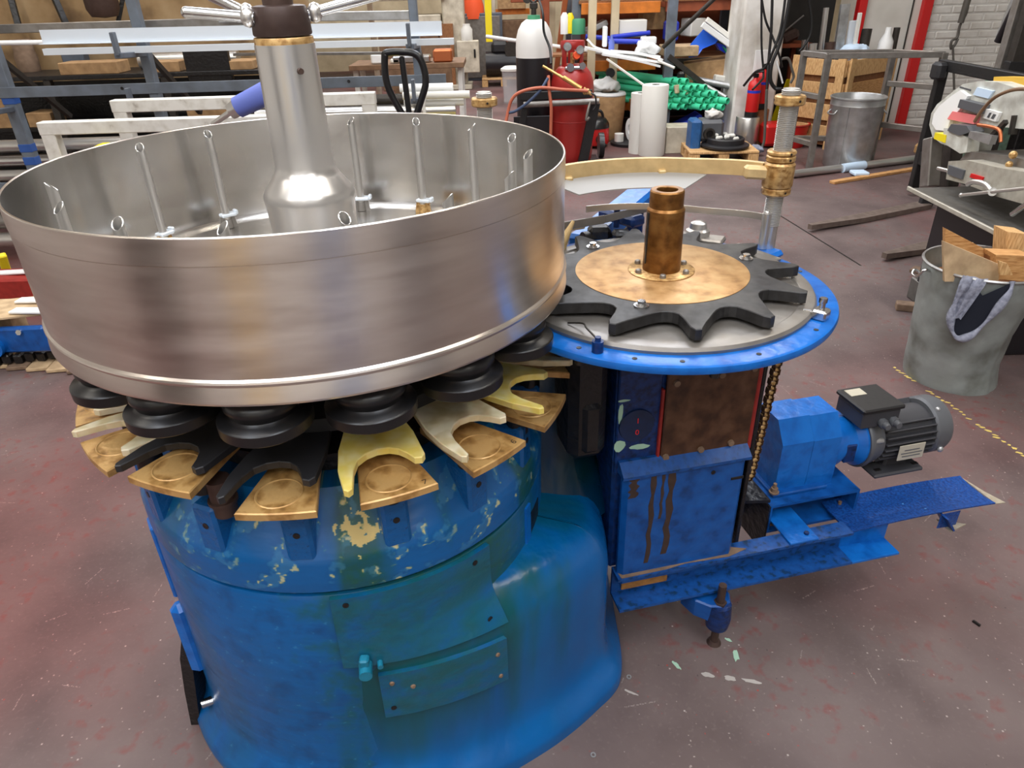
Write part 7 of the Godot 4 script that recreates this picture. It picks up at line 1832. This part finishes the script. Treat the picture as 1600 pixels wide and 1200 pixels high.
	for q in [[[Vector3(1.7, 0.667, -2.665), Vector3(1.955, 0.562, -2.665), Vector3(1.969, 0.491, -2.665), Vector3(1.751, 0.498, -2.665)], -0.014, "light_card"], [[Vector3(1.766, 0.681, -2.78), Vector3(1.982, 0.574, -2.78), Vector3(2.003, 0.487, -2.78), Vector3(1.813, 0.508, -2.78)], -0.02, "wood"], [[Vector3(2.038, 0.652, -2.8), Vector3(2.126, 0.639, -2.8), Vector3(2.17, 0.489, -2.8), Vector3(2.074, 0.503, -2.8)], -0.09, "pale_wood"], [[Vector3(1.949, 0.592, -2.7), Vector3(2.095, 0.582, -2.7), Vector3(2.127, 0.472, -2.7), Vector3(1.981, 0.488, -2.7)], -0.08, "wood"], [[Vector3(1.914, 0.595, -2.62), Vector3(1.948, 0.584, -2.62), Vector3(1.986, 0.535, -2.62), Vector3(1.935, 0.537, -2.62)], -0.012, "pale_wood"], [[Vector3(1.952, 0.584, -2.74), Vector3(1.983, 0.577, -2.74), Vector3(1.999, 0.516, -2.74), Vector3(1.968, 0.523, -2.74)], -0.05, "dark_wood"]]:
		simple("wood_offcut", prism(q[0], Vector3(0, 0, q[1])), q[2], ["broad pale board leaning at the front of the scrap bin", "darker board behind the broad pale one in the bin", "pale thick block at the right back of the bin", "wide wooden block at the right of the bin", "small upright sliver between cloth and block in the bin", "little dark block between the boards in the bin"][k], "wood offcut", "offcuts in the scrap bin")
		k += 1
	simple("tape_ring", mb().pipe(Vector3(1.96, 0.553, -2.916), Vector3(1.96, 0.566, -2.922), 0.03, 0.008, 24), "ivory", "cream tape ring lying among the boards in the bin", "tape")
	obj("fill", mb().lathe([Vector2(0, 0.42), Vector2(0.2, 0.42), Vector2(0.2, 0.44), Vector2(0, 0.44)], 24), "dark_wood", b1)
	# cloth loop hanging over the rim
	var cl = thing("denim_cloth", "grey blue denim cloth loop draped over the scrap bin's rim", "cloth", dc)
	var cp = [[-14.0, 0.535, 0.222], [-15.0, 0.49, 0.238], [-17.0, 0.43, 0.24], [-17.5, 0.37, 0.24], [-14.5, 0.31, 0.24], [-9.0, 0.28, 0.241], [-2.0, 0.3, 0.242], [4.0, 0.36, 0.242], [9.0, 0.43, 0.243], [13.0, 0.5, 0.242], [14.0, 0.535, 0.226]]
	obj("hem", cloth_strip(cp, 116.0, 0.016, 0.244, 3), "cloth_grey", cl)
	obj("fold", cloth_fan(cp, 116.0), "cloth_navy", cl)
	obj("panel", cloth_panel(116.0), "cloth_grey", cl)

func cp_at(q, mid, r):
	return pol(r, mid - q[0] * 1.3, q[1])

func cloth_strip(cp, mid, w, r, seed_):
	var pts = []
	for q in cp: pts.append(cp_at(q, mid, q[2] + 0.006))
	var rr = []
	pts = smooth(pts, 5)
	for i in pts.size(): rr.append(w * (0.75 + 0.35 * sin(i * 0.5)))
	return mb().tube(pts, rr, 8)

func cloth_fan(cp, mid):
	var m = mb()
	var pts = []
	for q in cp: pts.append(cp_at(q, mid, 0.237))
	var c = pol(0.236, mid + 3, 0.47)
	for i in pts.size() - 1:
		m.tri(c, pts[i], pts[i + 1], 1)
		m.tri(c, pts[i + 1], pts[i], 2)
	return m

func cloth_panel(mid):
	var rows = []
	for i in 9:
		var y = lerpf(0.535, 0.36, i / 8.0)
		var row = []
		for j in 10:
			var u = j / 9.0
			var a = mid + lerpf(24.0, lerpf(2.0, 14.0, i / 8.0), u)
			row.append(pol((0.244 if i > 0 else 0.226) + 0.008 * sin(u * 11.0 + i * 0.3), a, y))
		rows.append(row)
	var m = mb()
	for i in 8:
		for j in 9:
			m.quad(rows[i][j], rows[i][j + 1], rows[i + 1][j + 1], rows[i + 1][j], 1)
			m.quad(rows[i][j + 1], rows[i][j], rows[i + 1][j], rows[i + 1][j + 1], 2)
	return m

func dented_bin():
	# a bin wall whose lower right side is creased and pushed in
	var m = mb()
	var n = 72
	var rows = 26
	var R = []
	var nz = FastNoiseLite.new()
	nz.seed = 44
	nz.frequency = 3.0
	for k in [0, 1]:
		for i in rows + 1:
			var y = 0.525 * i / rows
			var row = []
			for j in n:
				var a = TAU * j / n
				var r = lerpf(0.188, 0.224, float(i) / rows) - 0.004 * k
				if i > rows - 6 and i % 2 == 0 and i < rows - 1: r += 0.002
				var d = cos(a - deg_to_rad(62)) 
				var dent = smoothstep(0.45, 0.95, d) * smoothstep(0.46, 0.2, y) * smoothstep(-0.02, 0.1, y)
				r -= 0.03 * dent
				r += 0.01 * smoothstep(0.9, 0.97, cos(a - deg_to_rad(88))) * smoothstep(0.4, 0.2, y)
				var p = Vector3(cos(a) * r, y, sin(a) * r)
				var q = nz.get_noise_3dv(p) * 0.008 * smoothstep(0.48, 0.3, y)
				if i == 0: q = nz.get_noise_3dv(p) * 0.006
				row.append(p + Vector3(cos(a), 0, sin(a)) * q)
			R.append(row)
	for k in [0, 1]:
		for i in rows:
			var A = R[k * (rows + 1) + i]
			var B = R[k * (rows + 1) + i + 1]
			for j in n:
				var l = (j + 1) % n
				if k == 0: m.quad(A[l], A[j], B[j], B[l], 1)
				else: m.quad(A[j], A[l], B[l], B[j], 2)
	var b = R[rows + 1]
	for j in n:
		m.tri(Vector3(0, 0.01, 0), b[(j + 1) % n], b[j])
		m.tri(Vector3(0, 0.0, 0), R[0][j], R[0][(j + 1) % n])
	return m

# ---------------------------------------------------------------- marks and scraps on the floor
func blob(at, a, b, turn, seed_):
	var rng = RandomNumberGenerator.new()
	rng.seed = seed_
	var p = []
	for i in 14:
		var q = TAU * i / 14.0
		var k = rng.randf_range(0.6, 1.1)
		var v = Vector2(cos(q) * a * k, sin(q) * b * k).rotated(turn)
		p.append(Vector2(at.x, at.z) + v)
	return mb().ext(p, 0.0005, 0.0014)

func floor_things():
	var fl = get_node("floor")
	var k = 0
	for q in [[Vector3(0.575, 0, -1.35), 0.012, 0.006, 0.6], [Vector3(0.581, 0, -1.297), 0.009, 0.022, 0.25], [Vector3(0.415, 0, -1.272), 0.006, 0.018, -0.5], [Vector3(0.488, 0, -1.239), 0.02, 0.008, 0.3], [Vector3(0.599, 0, -1.216), 0.028, 0.007, 0.25], [Vector3(0.544, -0, -1.227), 0.016, 0.009, 0.2], [Vector3(0.28, 0, -1.194), 0.022, 0.004, 0.5]]:
		obj("paint_splash", blob(q[0], q[1], q[2], q[3], 30 + k), "mint_paint" if k < 3 else "pale_scrape", fl)
		k += 1
	var a = Vector3(1.762, 0, -2.857)
	var b = Vector3(1.907, 0, -2.155)
	for i in 30:
		var u = i / 29.0
		if i in [6, 7, 8, 19]: continue
		var rng = RandomNumberGenerator.new()
		rng.seed = 300 + i
		var p = a.lerp(b, u) + Vector3(rng.randf_range(-0.006, 0.006), 0, rng.randf_range(-0.006, 0.006))
		obj("line_remnant", blob(p, rng.randf_range(0.006, 0.016), rng.randf_range(0.004, 0.008), 0.6, 100 + i), "faded_yellow", fl)
	# the joint between two floor slabs runs off behind the turret
	obj("slab_joint", mb().bar(Vector3(2.028, 0, -5.523), Vector3(2.185, 0, -4.169), 0.012, 0.0016), "oily_black", fl)
	k = 0
	for q in [Vector3(0.283, 0.002, -1.239), Vector3(0.165, 0.002, -1.027)]:
		simple("steel_washer", mb().pipe(q - Vector3(0, 0.001, 0), q + Vector3(0, 0.002, 0), 0.0065, 0.0028, 20), "zinc", ["small steel washer on the floor near the casting's corner", "small steel washer on the floor nearest the bottom edge"][k], "washer")
		k += 1
	simple("dropped_pin", mb().bar(Vector3(1.271, 0.003, -1.388), Vector3(1.281, 0.003, -1.37), 0.006, 0.006), "oily_black", "small dark pin lying alone on the floor at lower right", "pin")
	simple("wood_wedge", mb().bar(Vector3(2.08, 0.02, -3.512), Vector3(2.173, 0.02, -3.478), 0.06, 0.04, 0.004), "dust_brown", "dusty wooden wedge on the floor left of the scrap bin", "wedge")
	simple("grey_block", mb().box(Vector3(2.253, 0.06, -3.627), Vector3(0.07, 0.12, 0.09), 0.006), "oily_grey", "grey metal block beside the black cabinet's foot", "block")
	simple("low_plank", mb().bar(Vector3(2.308, 0.1, -3.833), Vector3(2.389, 0.1, -3.745), 0.08, 0.02, 0.003), "dust_brown", "dusty plank lying on the grey metal block", "plank")
